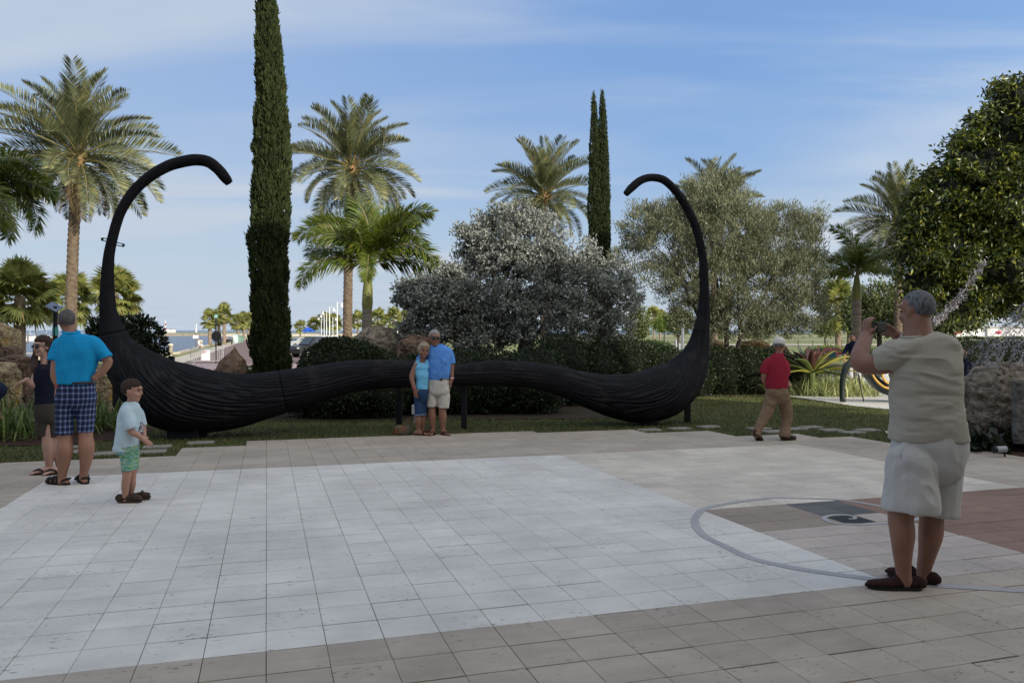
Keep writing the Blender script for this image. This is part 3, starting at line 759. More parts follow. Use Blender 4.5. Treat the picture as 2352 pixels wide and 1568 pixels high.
def boots_tube(H, r0, r1, ring=0.085, amp=0.16, seg=20, seed=0, lean=0.0):
    n = int(H / ring * 3); z = np.linspace(-0.3, H, n); th = np.linspace(0, 2 * np.pi, seg, endpoint=False)
    Z, Th = np.meshgrid(z, th, indexing='ij')
    r = np.interp(Z, (0, H), (r0, r1))
    cell = np.floor(Th / (2 * np.pi) * 8); ph = (Z / (ring * 2.2) + cell * 0.5 + Th * 0.16) % 1.0
    r = r * (1 + amp * (ph - 0.35)) * (1 + 0.04 * vnoise(np.column_stack([Th.ravel() * 3, Z.ravel() * 3, Z.ravel() * 0 + seed])).reshape(r.shape))
    cx = lean * (Z / H) ** 2
    V = np.stack([r * np.cos(Th) + cx, r * np.sin(Th), Z], -1).reshape(-1, 3)
    i = np.arange(n - 1)[:, None] * seg; j = np.arange(seg)[None]; j2 = (j + 1) % seg
    return V, np.stack([i + j, i + j2, i + seg + j2, i + seg + j], -1).reshape(-1, 4), None
def date_palm(px, py_head, Y, sc_, label, n=58, seed=0, r=0.178, lean=0.0):
    rg = np.random.default_rng(100 + seed)
    hd = at(px, py_head, Y); g = gz(Y)
    root = empty('date_palm', (hd.x - lean, Y, g), label, 'palm tree', 'date palms around the garden')
    H = hd.z - g
    MB().shape(boots_tube(H, r * 1.06, r * 0.95, seed=seed, lean=lean)).build('trunk', M_dtrunk, root, smooth=False)
    kb = MB(); kb.shape(ball((lean, 0, H + 0.05), (r * 1.25, r * 1.25, 0.42), 14, 10))
    for q in range(26):
        a = q * 2.4; e = rg.uniform(-0.2, 1.1); d = np.array((math.cos(a) * math.cos(e), math.sin(a) * math.cos(e), math.sin(e)))
        b = np.array((lean, 0, H + 0.05)) + d * (r * 0.9, r * 0.9, 0.3); kb.shape(tube([b, b + d * 0.28 + (0, 0, 0.05)], [0.05, 0.02], 5, 1))
    kb.build('crown_boss', pmat('palm_boss', (0.30, 0.19, 0.09), (0.14, 0.08, 0.04), scale=9, rough=0.95, bump=0.6), root)
    for k in range(n):
        f = k / (n - 1); el = R(84) - (f ** 0.9) * R(128) + rg.normal(0, R(5)); az = k * 2.39996 + rg.normal(0, 0.2)
        me = DATE[0] if el > R(50) else DATE[int(rg.choice([1, 3]))] if el > R(5) else DATE[2]
        put_frond(me, root, (lean + 0.10 * math.cos(az), 0.10 * math.sin(az), H + 0.30 - 0.4 * f), az, el, rg.normal(0, 0.35), sc_ * rg.uniform(0.88, 1.08) * (1.0 if f < 0.8 else 0.85))
    for k in range(5):
        put_frond(DRY, root, (lean + 0.1 * math.cos(k * 1.4), 0.1 * math.sin(k * 1.4), H - 0.15), k * 1.35 + seed, -R(52) - rg.uniform(0, R(22)), rg.normal(0, 0.5), sc_ * rg.uniform(0.55, 0.85))
    root_wind = R(rg.uniform(-4, 4)); root.rotation_euler = (0, root_wind * 0.3, rg.uniform(0, 6.28)) if lean == 0 else (0, 0, 0)
    return root
date_palm(178, 372, 28, 1.04, 'tall date palm at far left above the left curl of the moustache', 60, 1, lean=0.25)
date_palm(806, 394, 33, 0.98, 'date palm just right of the big cypress with its crown above the green foxtail palm', 58, 2, lean=0.15)
date_palm(1250, 458, 38, 0.92, 'date palm rising behind the silver tree left of the forked cypress', 56, 3)
date_palm(1640, 490, 42, 0.95, 'date palm whose top shows over the grey olive tree', 50, 4)
date_palm(2062, 518, 40, .98, 'date palm half hidden by the dark glossy tree on the right', 54, 5)

def foxtail(px, py_head, Y, sc_, label, specs, base_px=None, r=0.15, shaft=1.0, seed=0):
    rg = np.random.default_rng(300 + seed)
    hd = at(px, py_head, Y); bx = hd.x if base_px is None else at(base_px, 700, Y).x
    g = gz(Y); H = hd.z - g; lx = hd.x - bx
    root = empty('foxtail_palm', (bx, Y, g), label, 'palm tree', 'foxtail palms')
    hs = H - shaft
    z = np.linspace(0, 1, 40)
    prof = np.column_stack([r * (1.25 - 0.25 * np.clip(z * 3, 0, 1)) * (1 + 0.025 * (np.arange(40) % 4 == 0)), z * hs - 0.2 * (z == 0)])
    Vt, Qt, _ = lathe(prof, 16); Vt[:, 0] += lx * (Vt[:, 2] / H); MB().add(Vt, Qt).build('trunk', M_rings, root, smooth=True)
    pr = np.array([(r * 1.02, hs - 0.01), (r * 1.12, hs + shaft * 0.12), (r * 1.05, hs + shaft * 0.45), (r * 0.72, hs + shaft * 0.85), (r * 0.5, H + 0.1), (0.02, H + 0.2)])
    Vt, Qt, _ = lathe(pr, 16); Vt[:, 0] += lx * (Vt[:, 2] / H); MB().add(Vt, Qt).build('crownshaft', M_shaft, root, smooth=True)
    for k, (az, el, s_) in enumerate(specs):
        put_frond(FOX[k % 3], root, (lx, 0, H - 0.05 + 0.03 * k), R(az), R(el), rg.normal(0, 0.3), sc_ * s_)
    return root
foxtail(846, 618, 25.0, 1.0, 'green foxtail palm with smooth trunk in front of the date palm near the big cypress',
        [(172, 60, 1.0), (202, 12, .95), (158, 26, 1.0), (5, 60, 1.0), (-12, 28, 1.0), (20, 6, 1.0), (262, 48, .85), (280, 8, .75), (95, 55, 1.0), (130, 74, 1.1), (60, 68, 1.05), (320, 38, .95), (235, 26, .85), (185, 42, 1.0), (350, 48, 1.0), (150, 50, 1.0), (30, 36, 1.0)], 838, 0.155, 1.25, 1)
foxtail(1968, 640, 26.0, 0.62, 'smaller foxtail palm beside the dark glossy tree on the right',
        [(175, 45, 1.0), (150, 20, 1.0), (200, 15, 1.0), (5, 46, 1.0), (-20, 20, 1.05), (262, 55, .9), (285, 15, .85), (95, 50, .95), (130, 75, 1.1), (320, 34, 1.0), (60, 62, 1.0), (235, 35, .9)], 1967, 0.14, 0.7, 2)
foxtail(-105, 452, 13.0, 0.62, 'foxtail palm at the left picture edge with only its drooping fronds in view',
        [(0, 40, 1.0), (-25, 5, 1.0), (15, 15, 1.0), (-60, 30, 1.0), (40, 30, 1), (180, 40, 1), (-10, -18, .95), (90, 50, 1), (140, 40, 1), (220, 40, 1), (25, -5, 1), (-40, -10, .9)], -115, 0.13, 0.9, 3)

def sabal(px, py_head, Y, rad, label, n=34, seed=0, r=0.17, base_py=None, group='sabal palms along the water'):
    rg = np.random.default_rng(500 + seed)
    hd = at(px, py_head, Y); g = gz(Y); H = hd.z - g
    root = empty('sabal_palm', (hd.x, Y, g), label, 'palm tree', group)
    MB().shape(boots_tube(H, r * 1.05, r, ring=0.14, amp=0.07, seg=12, seed=seed)).build('trunk', M_strunk, root)
    s = rad / 1.6
    for k in range(n):
        f = k / (n - 1); el = R(85) - f ** 0.95 * R(140) + rg.normal(0, R(6)); az = k * 2.39996 + rg.normal(0, 0.2)
        put_frond(FAN[k % 3], root, (0, 0, H + 0.1 - 0.25 * f), az, el, rg.normal(0, 0.4), s * rg.uniform(0.85, 1.1))
    return root
sabal(46, 682, 36, 1.72, 'sabal palm with a round crown at the far left rock pile', 40, 1, r=0.22)
sabal(160, 692, 45, 1.75, 'sabal palm behind the tall date palm trunk at left', 36, 2, r=0.2)
sabal(264, 676, 44, 1.6, 'sabal palm behind the rising curve of the left curl', 36, 3, r=0.2)
for k, (px, py, Y, rad, lb) in enumerate(((482, 735, 120, 1.75, 'first sabal palm in the far row beyond the stop sign, lowest on the water side'),
                                          (515, 722, 128, 1.95, 'tallest sabal palm in the far row behind the stop sign'),
                                          (503, 731, 132, 1.8, 'sabal palm in the middle of the far clump behind the stop sign'),
                                          (546, 741, 160, 2.0, 'sabal palm left of the utility boxes in the far row'),
                                          (560, 737, 166, 2.1, 'sabal palm over the utility boxes by the big cypress'),
                                          (571, 739, 180, 2.2, 'last sabal palm in the far row touching the big cypress'))):
    sabal(px, py, Y, rad, lb, 26, 10 + k, r=0.25, group='sabal palms along the promenade')
for k, (px, py, Y, rad, lb) in enumerate(((690, 750, 260, 2.6, 'low sabal palm beside the blue canopy'), (722, 744, 440, 4.6, 'sabal palm behind the blue canopy'),
                                          (746, 738, 430, 6.0, 'sabal palm among the white lamp posts'), (768, 742, 420, 5.5, 'sabal palm right of the white lamp posts'),
                                          (822, 736, 190, 2.6, 'sabal palm left of the foxtail palm trunk'), (868, 733, 175, 2.9, 'sabal palm right of the foxtail palm trunk over the large boulder'),
                                          (904, 733, 160, 2.7, 'sabal palm in front of the pale pavilion'), (930, 732, 170, 2.3, 'sabal palm right of the pale pavilion'),
                                          (1502, 728, 185, 2.9, 'sabal palm on the airfield left of the right curl'), (1516, 730, 190, 2.4, 'second sabal palm close to the airfield sabal by the right curl'),
                                          (1925, 703, 62, 2.3, 'sabal palm behind the foxtail palm at right'), (1952, 716, 66, 2.0, 'sabal palm farther behind the right foxtail palm'))):
    sabal(px, py, Y, rad, lb, 24, 30 + k, r=0.22, group='sabal palms beyond the garden')

# ------------------------------------------------------------------ cypresses
def cypress(name_label, spines, Y, seed, L=0.16, dens=1.0, sub_=0.5):
    """spines: list of [(px, py, halfwidth px), ...] from top to bottom"""
    rg = np.random.default_rng(600 + seed)
    b = spines[0][-1]; gx = at(b[0], b[1], Y).x; g = gz(Y)
    root = empty('cypress_tree', (gx, Y, g), name_label, 'cypress', 'slim cypress trees')
    org = np.array((gx, Y, g)); VV = []; QQ = []; nn = 0; core = MB(); trunk = MB()
    for sp in spines:
        C = catmull(np.array([(*at(a, p, Y), w / F * Y) for a, p, w in sp]), 10)
        ln = np.linalg.norm(np.diff(C[:, :3], axis=0), axis=1); cum = np.concatenate([[0], np.cumsum(ln)])
        area = (2 * np.pi * C[:-1, 3] * ln); N_ = int(area.sum() * 620 * dens)
        s = np.interp(rg.random(N_), np.concatenate([[0], np.cumsum(area)]) / area.sum(), cum)
        cen = np.column_stack([np.interp(s, cum, C[:, k]) for k in range(3)]); rr = np.interp(s, cum, C[:, 3])
        th = rg.uniform(0, 2 * np.pi, N_); o = np.column_stack([np.cos(th), np.sin(th), 0 * th])
        tuft = fbm(np.column_stack([th * 2.6 + 0.0, s * 2.8, np.full(N_, seed * 3.1)]) * 1.3, 3); tuft2 = vnoise(np.column_stack([np.cos(th) * 4, np.sin(th) * 4, s * 2.2 - 0.0 * th]))
        rad = rr * (0.45 + 0.56 * tuft + 0.20 * tuft2 - 0.10 * rg.random(N_))
        rad = rad * (0.84 + 0.34 * vnoise(np.column_stack([np.cos(th) * 1.1, np.sin(th) * 1.1, s * 1.1 + seed * 5])))
        P = cen + o * rad[:, None]; P[:, 2] += rg.normal(0, 0.03, N_)
        D = o * 0.38 + np.array((0, 0, 1.0)) + rg.normal(0, 0.28, (N_, 3)) + np.column_stack([np.zeros(N_), np.zeros(N_), 0.5 * tuft2])
        V, Q = leaf_quads(rg, P - org, D, L * rg.uniform(0.6, 1.3, N_), L * 0.42)
        VV.append(V); QQ.append(Q + nn); nn += len(V)
        core.shape(tube(C[::5, :3] - org, C[::5, 3] * 0.55, 12, 2))
        trunk.shape(tube([C[-1, :3] - org + (0, 0, 0.6), np.array((C[-1, 0] - gx, 0, -0.2))], [0.09, 0.13], 8, 2))
    trunk.build('trunk', M_bark, root)
    cr_ = link('crown', npmesh('crown', np.vstack(VV), np.vstack(QQ), M_cyp), root)
    core.build('crown_shade_core', M_core, cr_)  # added solid core, coloured dark for the shaded depth of the crown
    return root
cypress('tall slim dark cypress rising out of the top of the picture', [[(611, -95, 5), (612, -60, 11), (613, 0, 21), (616, 80, 29), (619, 160, 34), (622, 250, 38), (624, 340, 45), (624, 430, 47), (619, 520, 49), (618, 620, 48), (622, 720, 47), (624, 820, 51), (625, 905, 46), (625, 935, 34)]], 17.0, 1, 0.115, 1.9)
cypress('forked cypress with two slim tips right of the date palm', [[(1363, 212, 1), (1364, 240, 5), (1366, 300, 10), (1368, 380, 16), (1368, 470, 19), (1369, 560, 21), (1370, 660, 22), (1372, 800, 20)],
        [(1383, 205, 1), (1384, 240, 6), (1385, 300, 10), (1386, 380, 15), (1387, 470, 17), (1388, 560, 18), (1388, 660, 18), (1384, 800, 16)]], 26.0, 2, 0.085, 1.8)

# ------------------------------------------------------------------ broad trees
def tree(name, label, cat, Y, bl, base_px, base_py, leaf, ncl, per, cr, L, Wd, tops, r0, seed, group=None, core=0.0, **kw):
    rg = np.random.default_rng(700 + seed)
    blobs = blob_world(bl, Y)
    B = at(base_px, base_py, Y); B.z = gz(Y)
    root = empty(name, B, label, cat, group); org = np.array(B)
    V, Q = crown(rg, blobs, ncl, per, cr, L, Wd, **kw)
    V -= org
    crn = link('crown', npmesh('crown', V, Q, leaf), root)
    if core:
        cm = MB()
        for c_, r_ in blobs:
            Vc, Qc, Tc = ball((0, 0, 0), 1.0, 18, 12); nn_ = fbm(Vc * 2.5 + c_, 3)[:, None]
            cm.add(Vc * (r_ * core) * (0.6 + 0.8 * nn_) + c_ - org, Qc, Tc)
        cm.build('crown_shade_core', M_core, crn)['kind'] = 'stuff'  # added filler balls that close sky gaps, painted as dark as shaded depth
    mb = MB()
    for (tx, ty, dY, targets) in tops:
        T = np.array(at(tx, ty, Y + dY)) - org
        m = limbs((0, 0, 0), [np.array(at(a, b, Y + c)) - org for a, b, c in targets], r0, rg, T)
        for sh in m.V: pass
        Vd, Qd, Td = m.data(); mb.add(Vd, Qd, Td)
    mb.build('trunk', M_bark, root, smooth=True)
    return root
tree('silver_buttonwood', 'wide silvery grey tree in the middle behind the couple', 'tree', 21.0,
     [(1200, 560, 105, 75), (1130, 560, 75, 60), (1095, 600, 45, 40), (1290, 600, 90, 65), (1180, 505, 62, 38), (1195, 660, 150, 100), (1345, 665, 100, 85), (1270, 730, 140, 75), (1400, 640, 40, 40), (1420, 710, 52, 70), (1110, 690, 90, 80), (1145, 760, 80, 40), (1085, 545, 30, 30), (1060, 530, 16, 14), (1110, 505, 22, 18), (1240, 520, 40, 32)],
     1192, 900, M_but, 1100, 64, 0.17, 0.09, 0.05, [(1200, 780, 0, [(1130, 620, 0), (1200, 560, .2), (1290, 620, -.2), (1350, 680, .3), (1240, 660, -.5)]), (1215, 790, 0.1, [(1300, 720, .2), (1110, 700, .2)])], 0.11, 1, up=0.5, out_=0.55)
tree('silver_buttonwood', 'smaller silvery grey tree at the left of the couple, beside the large boulder', 'tree', 20.4,
     [(1010, 690, 75, 52), (965, 685, 52, 24), (1040, 655, 42, 38), (1000, 740, 72, 45), (1050, 720, 55, 55), (930, 655, 22, 12), (1075, 770, 45, 32), (950, 760, 38, 20), (920, 690, 18, 10), (1030, 640, 24, 30), (975, 650, 20, 16)],
     1055, 900, M_but, 430, 62, 0.16, 0.09, 0.05, [(1060, 800, 0, [(1000, 690, 0), (1045, 650, .2), (960, 700, -.2), (1060, 710, .3), (990, 740, -.3)])], 0.085, 2, up=0.5, out_=0.55)
tree('olive_tree', 'broad grey green olive tree behind the right curl of the moustache', 'tree', 24.0,
     [(1660, 540, 120, 85), (1530, 540, 85, 70), (1470, 520, 48, 48), (1640, 460, 85, 55), (1580, 500, 80, 60), (1780, 560, 90, 75), (1510, 640, 75, 40), (1620, 640, 110, 80), (1720, 660, 130, 90), (1820, 640, 75, 70), (1850, 560, 45, 60), (1800, 505, 45, 42), (1875, 510, 20, 40), (1700, 740, 110, 42), (1840, 720, 62, 50), (1440, 590, 30, 24), (1660, 420, 40, 26), (1600, 720, 55, 35), (1800, 750, 70, 25), (1755, 525, 30, 26)],
     1672, 860, M_oli, 1700, 66, 0.21, 0.13, 0.024, [(1625, 775, 0, [(1560, 600, 0), (1500, 560, .3), (1600, 540, -.3)]), (1668, 770, .2, [(1660, 520, 0), (1700, 600, .3), (1640, 480, -.2)]), (1700, 775, -.1, [(1790, 600, 0), (1830, 640, .2), (1760, 560, -.4)])], 0.085, 3, up=0.9, out_=0.7, jit=0.5)
tree('glossy_tree', 'big dark glossy leaved tree filling the right edge', 'tree', 22.0,
     [(2420, 330, 150, 130), (2300, 330, 85, 85), (2250, 400, 100, 95), (2190, 460, 85, 85), (2330, 470, 150, 130), (2140, 500, 60, 62), (2180, 590, 95, 78), (2300, 610, 130, 88), (2420, 600, 150, 120), (2110, 560, 42, 48), (2130, 640, 60, 40), (2235, 680, 82, 48), (2350, 690, 90, 40), (2330, 250, 62, 62), (2420, 215, 80, 60), (2270, 290, 38, 40), (2520, 420, 140, 180), (2110, 455, 30, 24)],
     2440, 860, M_fic, 1000, 115, 0.31, 0.165, 0.066, [(2430, 700, 0, [(2300, 400, 0), (2400, 320, .4), (2250, 560, -.3), (2480, 420, .4), (2180, 520, .2), (2320, 620, -.6)])], 0.22, 4, core=0.74, up=-0.15, out_=0.5, droop=0.35)
tree('shade_tree', 'round olive green tree behind the right foxtail palm', 'tree', 44.0,
     [(2020, 690, 62, 40), (1985, 715, 45, 40), (2050, 720, 60, 45), (2010, 745, 60, 22)], 2020, 850, M_mid, 330, 34, 0.35, 0.2, 0.09, [(2020, 760, 0, [(1990, 700, 0), (2050, 700, 0), (2020, 680, .5)])], 0.16, 5)
tree('shade_tree', 'lighter green tree beyond the photographer head', 'tree', 40.0,
     [(2190, 710, 45, 40), (2165, 735, 30, 34), (2225, 735, 34, 22)], 2190, 850, M_mid, 200, 34, 0.33, 0.2, 0.09, [(2190, 760, 0, [(2170, 720, 0), (2210, 710, 0)])], 0.14, 6)
tree('small_tree', 'small bright green tree on the airfield edge left of the right curl', 'tree', 140.0,
     [(1526, 742, 18, 13), (1515, 750, 12, 9), (1536, 748, 11, 9)], 1526, 787, M_bright, 130, 16, 0.5, 0.5, 0.22, [(1526, 765, 0, [(1518, 745, 0), (1534, 742, 0)])], 0.14, 7)
tree('shade_tree', 'leafy green tree right of the silver tree by the airfield', 'tree', 70.0,
     [(1462, 735, 20, 28), (1478, 750, 14, 20), (1455, 760, 16, 14)], 1464, 800, M_mid, 150, 24, 0.4, 0.28, 0.12, [(1464, 775, 0, [(1460, 740, 0), (1474, 748, 0)])], 0.14, 8)
tree('shade_tree', 'pale leafed tree just left of the right curl', 'tree', 60.0,
     [(1556, 745, 16, 24), (1545, 728, 12, 14), (1572, 738, 14, 22)], 1560, 800, M_mid, 130, 24, 0.34, 0.25, 0.1, [(1558, 775, 0, [(1550, 740, 0), (1568, 738, 0)])], 0.12, 9)
for k, (px, py, rx, Y, lb) in enumerate(((1640, 762, 30, 150, 'low far tree behind the olive trunks at left'), (1735, 758, 34, 150, 'low far tree behind the olive trunks at right'), (1895, 752, 22, 120, 'low far tree right of the olive tree'), (1085, 768, 26, 140, 'low far tree behind the silver trees'))):
    tree('far_tree', lb, 'tree', Y, [(px, py, rx, 13), (px + rx * .5, py + 5, rx * .6, 10), (px - rx * .5, py + 4, rx * .6, 10)], px, 785, M_mid, 120, 16, 0.55, 0.5, 0.25, [(px, py + 12, 0, [(px - 8, py, 0), (px + 8, py, 0)])], 0.15, 20 + k, group='far trees on the airfield edge')

# ------------------------------------------------------------------ hedges and shrubs
def hedge(name, label, cat, bl, Y, leaf, dens, L, Wd, seed, group=None, core=0.86, base=None, jit=0.7):
    rg = np.random.default_rng(800 + seed)
    blobs = blob_world(bl, Y)
    c0 = blobs[0][0]; org = np.array((c0[0], c0[1], gz(c0[1])))
    root = empty(name, org, label, cat, group); mb = MB(); VV = []; QQ = []; nn = 0
    for c, r in blobs:
        Vc, Qc, Tc = ball((0, 0, 0), 1.0, 22, 14); nn_ = fbm(Vc * 2.2 + c, 3)[:, None]
        Vc = Vc * (r * core) * (0.86 + 0.28 * nn_) + c - org; Vc[:, 2] = np.maximum(Vc[:, 2], -0.1); mb.add(Vc, Qc, Tc)
        area = 4 * np.pi * ((r[0] * r[1]) ** 1.6 / 3 + (r[0] * r[2]) ** 1.6 / 3 + (r[1] * r[2]) ** 1.6 / 3) ** (1 / 1.6)
        n = int(area * dens); d = unit(rg.normal(0, 1, (n, 3)))
        d = d[(d[:, 1] < 0.55)]
        n = len(d); nz_ = fbm(d * 2.2 + c, 3); nz2 = vnoise(d * 9 + c)
        P = c + d * r * (0.84 + 0.28 * nz_ + 0.10 * nz2 - 0.10 * rg.random(n))[:, None]
        k = P[:, 2] > np.array([gz(y) for y in P[:, 1]]) - 0.02; P = P[k]; d = d[k]; n = len(P)
        D = unit(d / r) * 0.7 + rg.normal(0, jit, (n, 3)) + (0, 0, 0.35)
        V, Q = leaf_quads(rg, P - org, D, L * rg.uniform(0.7, 1.3, n), Wd * rg.uniform(0.8, 1.2, n)); VV.append(V); QQ.append(Q + nn); nn += len(V)
    cr_ = link('foliage', npmesh('foliage', np.vstack(VV), np.vstack(QQ), leaf), root)
    mb.build('hedge_shade_core', M_core, root)  # added solid filler, its dark colour stands for shade within the hedge
    return root
G1 = 'clipped hedges behind the moustache'
hedge('hedge', 'rounded dark hedge mound behind the left half of the moustache', 'hedge', [(787, 840, 98, 62), (722, 872, 42, 48), (848, 850, 70, 52), (778, 812, 60, 38)], 17.2, M_hedge, 900, 0.06, 0.032, 1, G1)
hedge('hedge', 'low dark hedge under the left span of the moustache', 'hedge', [(790, 900, 110, 60), (700, 905, 60, 50), (880, 905, 60, 58)], 15.9, M_hedge, 700, 0.06, 0.032, 2, G1)
hedge('hedge', 'dark hedge directly behind the couple', 'hedge', [(985, 880, 80, 75), (1060, 880, 70, 74), (930, 890, 50, 68)], 16.8, M_hedge, 700, 0.06, 0.032, 3, G1)
hedge('hedge', 'dark hedge under the right span of the moustache', 'hedge', [(1130, 880, 90, 76), (1220, 880, 90, 78)], 17.0, M_hedge, 700, 0.06, 0.032, 4, G1)
hedge('hedge', 'tall rounded hedge below the silver tree on its right side', 'hedge', [(1290, 850, 95, 78), (1365, 860, 60, 62)], 19.2, M_hedge, 800, 0.06, 0.032, 5, G1)
hedge('hedge', 'dark hedge seen above the right belly of the moustache', 'hedge', [(1430, 850, 90, 74), (1520, 860, 80, 62), (1590, 870, 50, 60)], 22.5, M_hedge, 700, 0.065, 0.035, 6, G1)
hedge('hedge', 'square dark hedge between the right curl and the walking man', 'hedge', [(1660, 860, 60, 62), (1720, 860, 62, 60), (1780, 862, 62, 60), (1835, 870, 40, 54)], 23.4, M_hedge, 700, 0.065, 0.035, 7, G1)
hedge('hedge', 'long dark hedge behind the ribbon strands at right', 'hedge', [(2230, 830, 80, 55), (2340, 830, 90, 55), (2440, 830, 90, 55)], 27.0, M_hedge, 450, 0.08, 0.04, 8, G1)
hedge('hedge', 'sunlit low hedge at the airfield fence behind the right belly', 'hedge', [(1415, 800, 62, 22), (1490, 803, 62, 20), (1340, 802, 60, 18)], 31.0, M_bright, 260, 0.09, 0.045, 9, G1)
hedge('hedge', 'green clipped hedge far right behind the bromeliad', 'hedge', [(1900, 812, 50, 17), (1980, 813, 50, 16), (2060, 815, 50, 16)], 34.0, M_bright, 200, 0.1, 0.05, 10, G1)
hedge('shrub', 'dark leafy shrub behind the left curl above the water', 'shrub', [(315, 785, 55, 55), (345, 805, 35, 35), (290, 760, 40, 32), (230, 760, 22, 28), (256, 768, 42, 32), (330, 745, 22, 18)], 17.0, M_shrub, 330, 0.13, 0.06, 11, None, core=0.6, jit=0.9)
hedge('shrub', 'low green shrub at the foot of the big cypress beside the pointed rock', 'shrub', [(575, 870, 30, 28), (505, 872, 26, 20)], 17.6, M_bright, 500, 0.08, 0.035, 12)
# strap-leaved clumps
def clump(name, label, cat, px, py, Y, n, L, w, leaf, seed, spread=0.25, droop=0.7, group=None):
    rg = np.random.default_rng(900 + seed); g = at(px, py, Y); g.z = gz(Y)
    mb = MB(); root = empty(name, g, label, cat, group)
    for k in range(n):
        a = rg.uniform(0, 6.283); e = rg.uniform(0.5, 1.45); l = L * rg.uniform(0.6, 1.15); b = np.array((rg.normal(0, spread), rg.normal(0, spread), 0))
        d = np.array((math.cos(a), math.sin(a), 0)); s = np.array((-math.sin(a), math.cos(a), 0)) * w / 2
        t = np.array((0, 0.35, 0.7, 1.0)); ee = e - droop * t ** 1.5 * (1.6 - e * 0.5)
        xs = np.concatenate([[0], np.cumsum(np.diff(t) * np.cos(ee[:-1]))]) * l; zs = np.concatenate([[0], np.cumsum(np.diff(t) * np.sin(ee[:-1]))]) * l
        C = b + d * xs[:, None] + np.array((0, 0, 1)) * zs[:, None]
        V = np.vstack([C[:3] - s * np.array((.7, 1, .7))[:, None], C[:3] + s * np.array((.7, 1, .7))[:, None], C[3:]])
        mb.add(V, [(0, 1, 4, 3), (1, 2, 5, 4)], [(2, 6, 5)])
    mb.build('leaves', leaf, root); return root
for k, (px, Y, n, L, lb) in enumerate(((30, 12.4, 130, 0.75, 'strap leaved plant below the rock pile at the far left'), (72, 13.4, 90, 0.65, 'strap leaved plant behind the woman in sunglasses'), (232, 13.6, 130, 0.7, 'strap leaved plant between the man in plaid and the moustache'), (190, 14.3, 60, 0.6, 'strap leaved plant hidden behind the man in plaid'))):
    clump('strap_plant', lb, 'plant', px, 900, Y, n, L, 0.035, M_strap, k, 0.3, group='strap leaved plants by the rocks')
for k, (px, Y, n, L, lb) in enumerate(((1840, 22.9, 420, 0.72, 'pale green striped grass clump right of the walking man'), (1885, 22.6, 420, 0.68, 'pale striped grass clump under the yellow bromeliad leaves'), (1925, 22.9, 400, 0.68, 'pale striped grass clump left of the dark curved post'), (1962, 22.4, 380, 0.62, 'pale striped grass clump right of the dark curved post at the gravel'))):
    clump('ornamental_grass', lb, 'plant', px, 900, Y, n, L, 0.03, M_var, 10 + k, 0.36, 1.25, group='striped grasses at the gravel edge')
for k, (px, Y, n, L, lb) in enumerate(((2262, 10.9, 22, 0.42, 'dark leafed plant left of the boulder foot'), (2300, 11.6, 24, 0.5, 'dark leafed plant against the boulder base'), (2340, 11.0, 20, 0.4, 'dark leafed plant right of the ground spotlight'))):
    clump('leafy_plant', lb, 'plant', px, 1000, Y, n, L, 0.13, M_shrub, 20 + k, 0.15, 0.9, group='dark plants at the boulder foot')
# giant bromeliad: large leaves, one object each
M_brred = pmat('dark_red_leaf', (0.075, 0.02, 0.022), (0.05, 0.028, 0.02), scale=3, rough=0.35, spec=0.5)
M_bryel = pmat('yellow_leaf', (0.42, 0.37, 0.06), (0.30, 0.30, 0.05), scale=3, rough=0.4, spec=0.5)
M_brgrn = pmat('olive_green_leaf', (0.10, 0.13, 0.03), (0.07, 0.09, 0.025), scale=3, rough=0.4, spec=0.5)
M_agave = pmat('blue_grey_leaf', (0.30, 0.36, 0.36), (0.22, 0.28, 0.28), scale=3, rough=0.5)
M_pink = pmat('pink_bract', (0.45, 0.24, 0.20), (0.35, 0.17, 0.14), scale=3, rough=0.5)
def big_leaf(L, w, droop, mats):
    t = np.linspace(0, 1, 8); an = -droop * t ** 1.6; ds = L / 7
    x = np.concatenate([[0], np.cumsum(np.cos(an[:-1]) * ds)]); z = np.concatenate([[0], np.cumsum(np.sin(an[:-1]) * ds)])
    wd = w * np.array((0.45, 0.6, 0.8, 0.95, 1.0, 0.9, 0.6, 0.03)) / 2
    V = []
    for k in range(8): V += [(x[k], -wd[k], z[k] + wd[k] * 0.45), (x[k], 0, z[k]), (x[k], wd[k], z[k] + wd[k] * 0.45)]
    V = np.array(V); Vb = V - (0, 0, 0.012); n = len(V)
    Q = []
    for k in range(7):
        for c in (0, 1):
            a = k * 3 + c; Q += [(a, a + 1, a + 4, a + 3), (n + a + 1, n + a, n + a + 3, n + a + 4)]
    for k in range(7): Q += [(k * 3, k * 3 + 3, n + k * 3 + 3, n + k * 3), (k * 3 + 5, k * 3 + 2, n + k * 3 + 2, n + k * 3 + 5)]
    return npmesh('leaf', np.vstack([V, Vb]), np.array(Q), mats, smooth=True)
def rosette(name, label, P, leaves):
    root = empty(name, P, label, 'plant')
    for (az, el, me, s_) in leaves:
        o = link('leaf', me, root, (0, 0, 0.12)); o.rotation_euler = (Matrix.Rotation(R(az), 3, 'Z') @ Matrix.Rotation(-R(el), 3, 'Y')).to_euler(); o.scale = (s_,) * 3
    return root
LR, LY, LG = big_leaf(1.2, 0.27, 0.5, M_brred), big_leaf(1.25, 0.30, 0.6, M_bryel), big_leaf(1.15, 0.27, 0.7, M_brgrn)
P = at(1864, 862, 22.2); P.z = at(1864, 868, 22.2).z
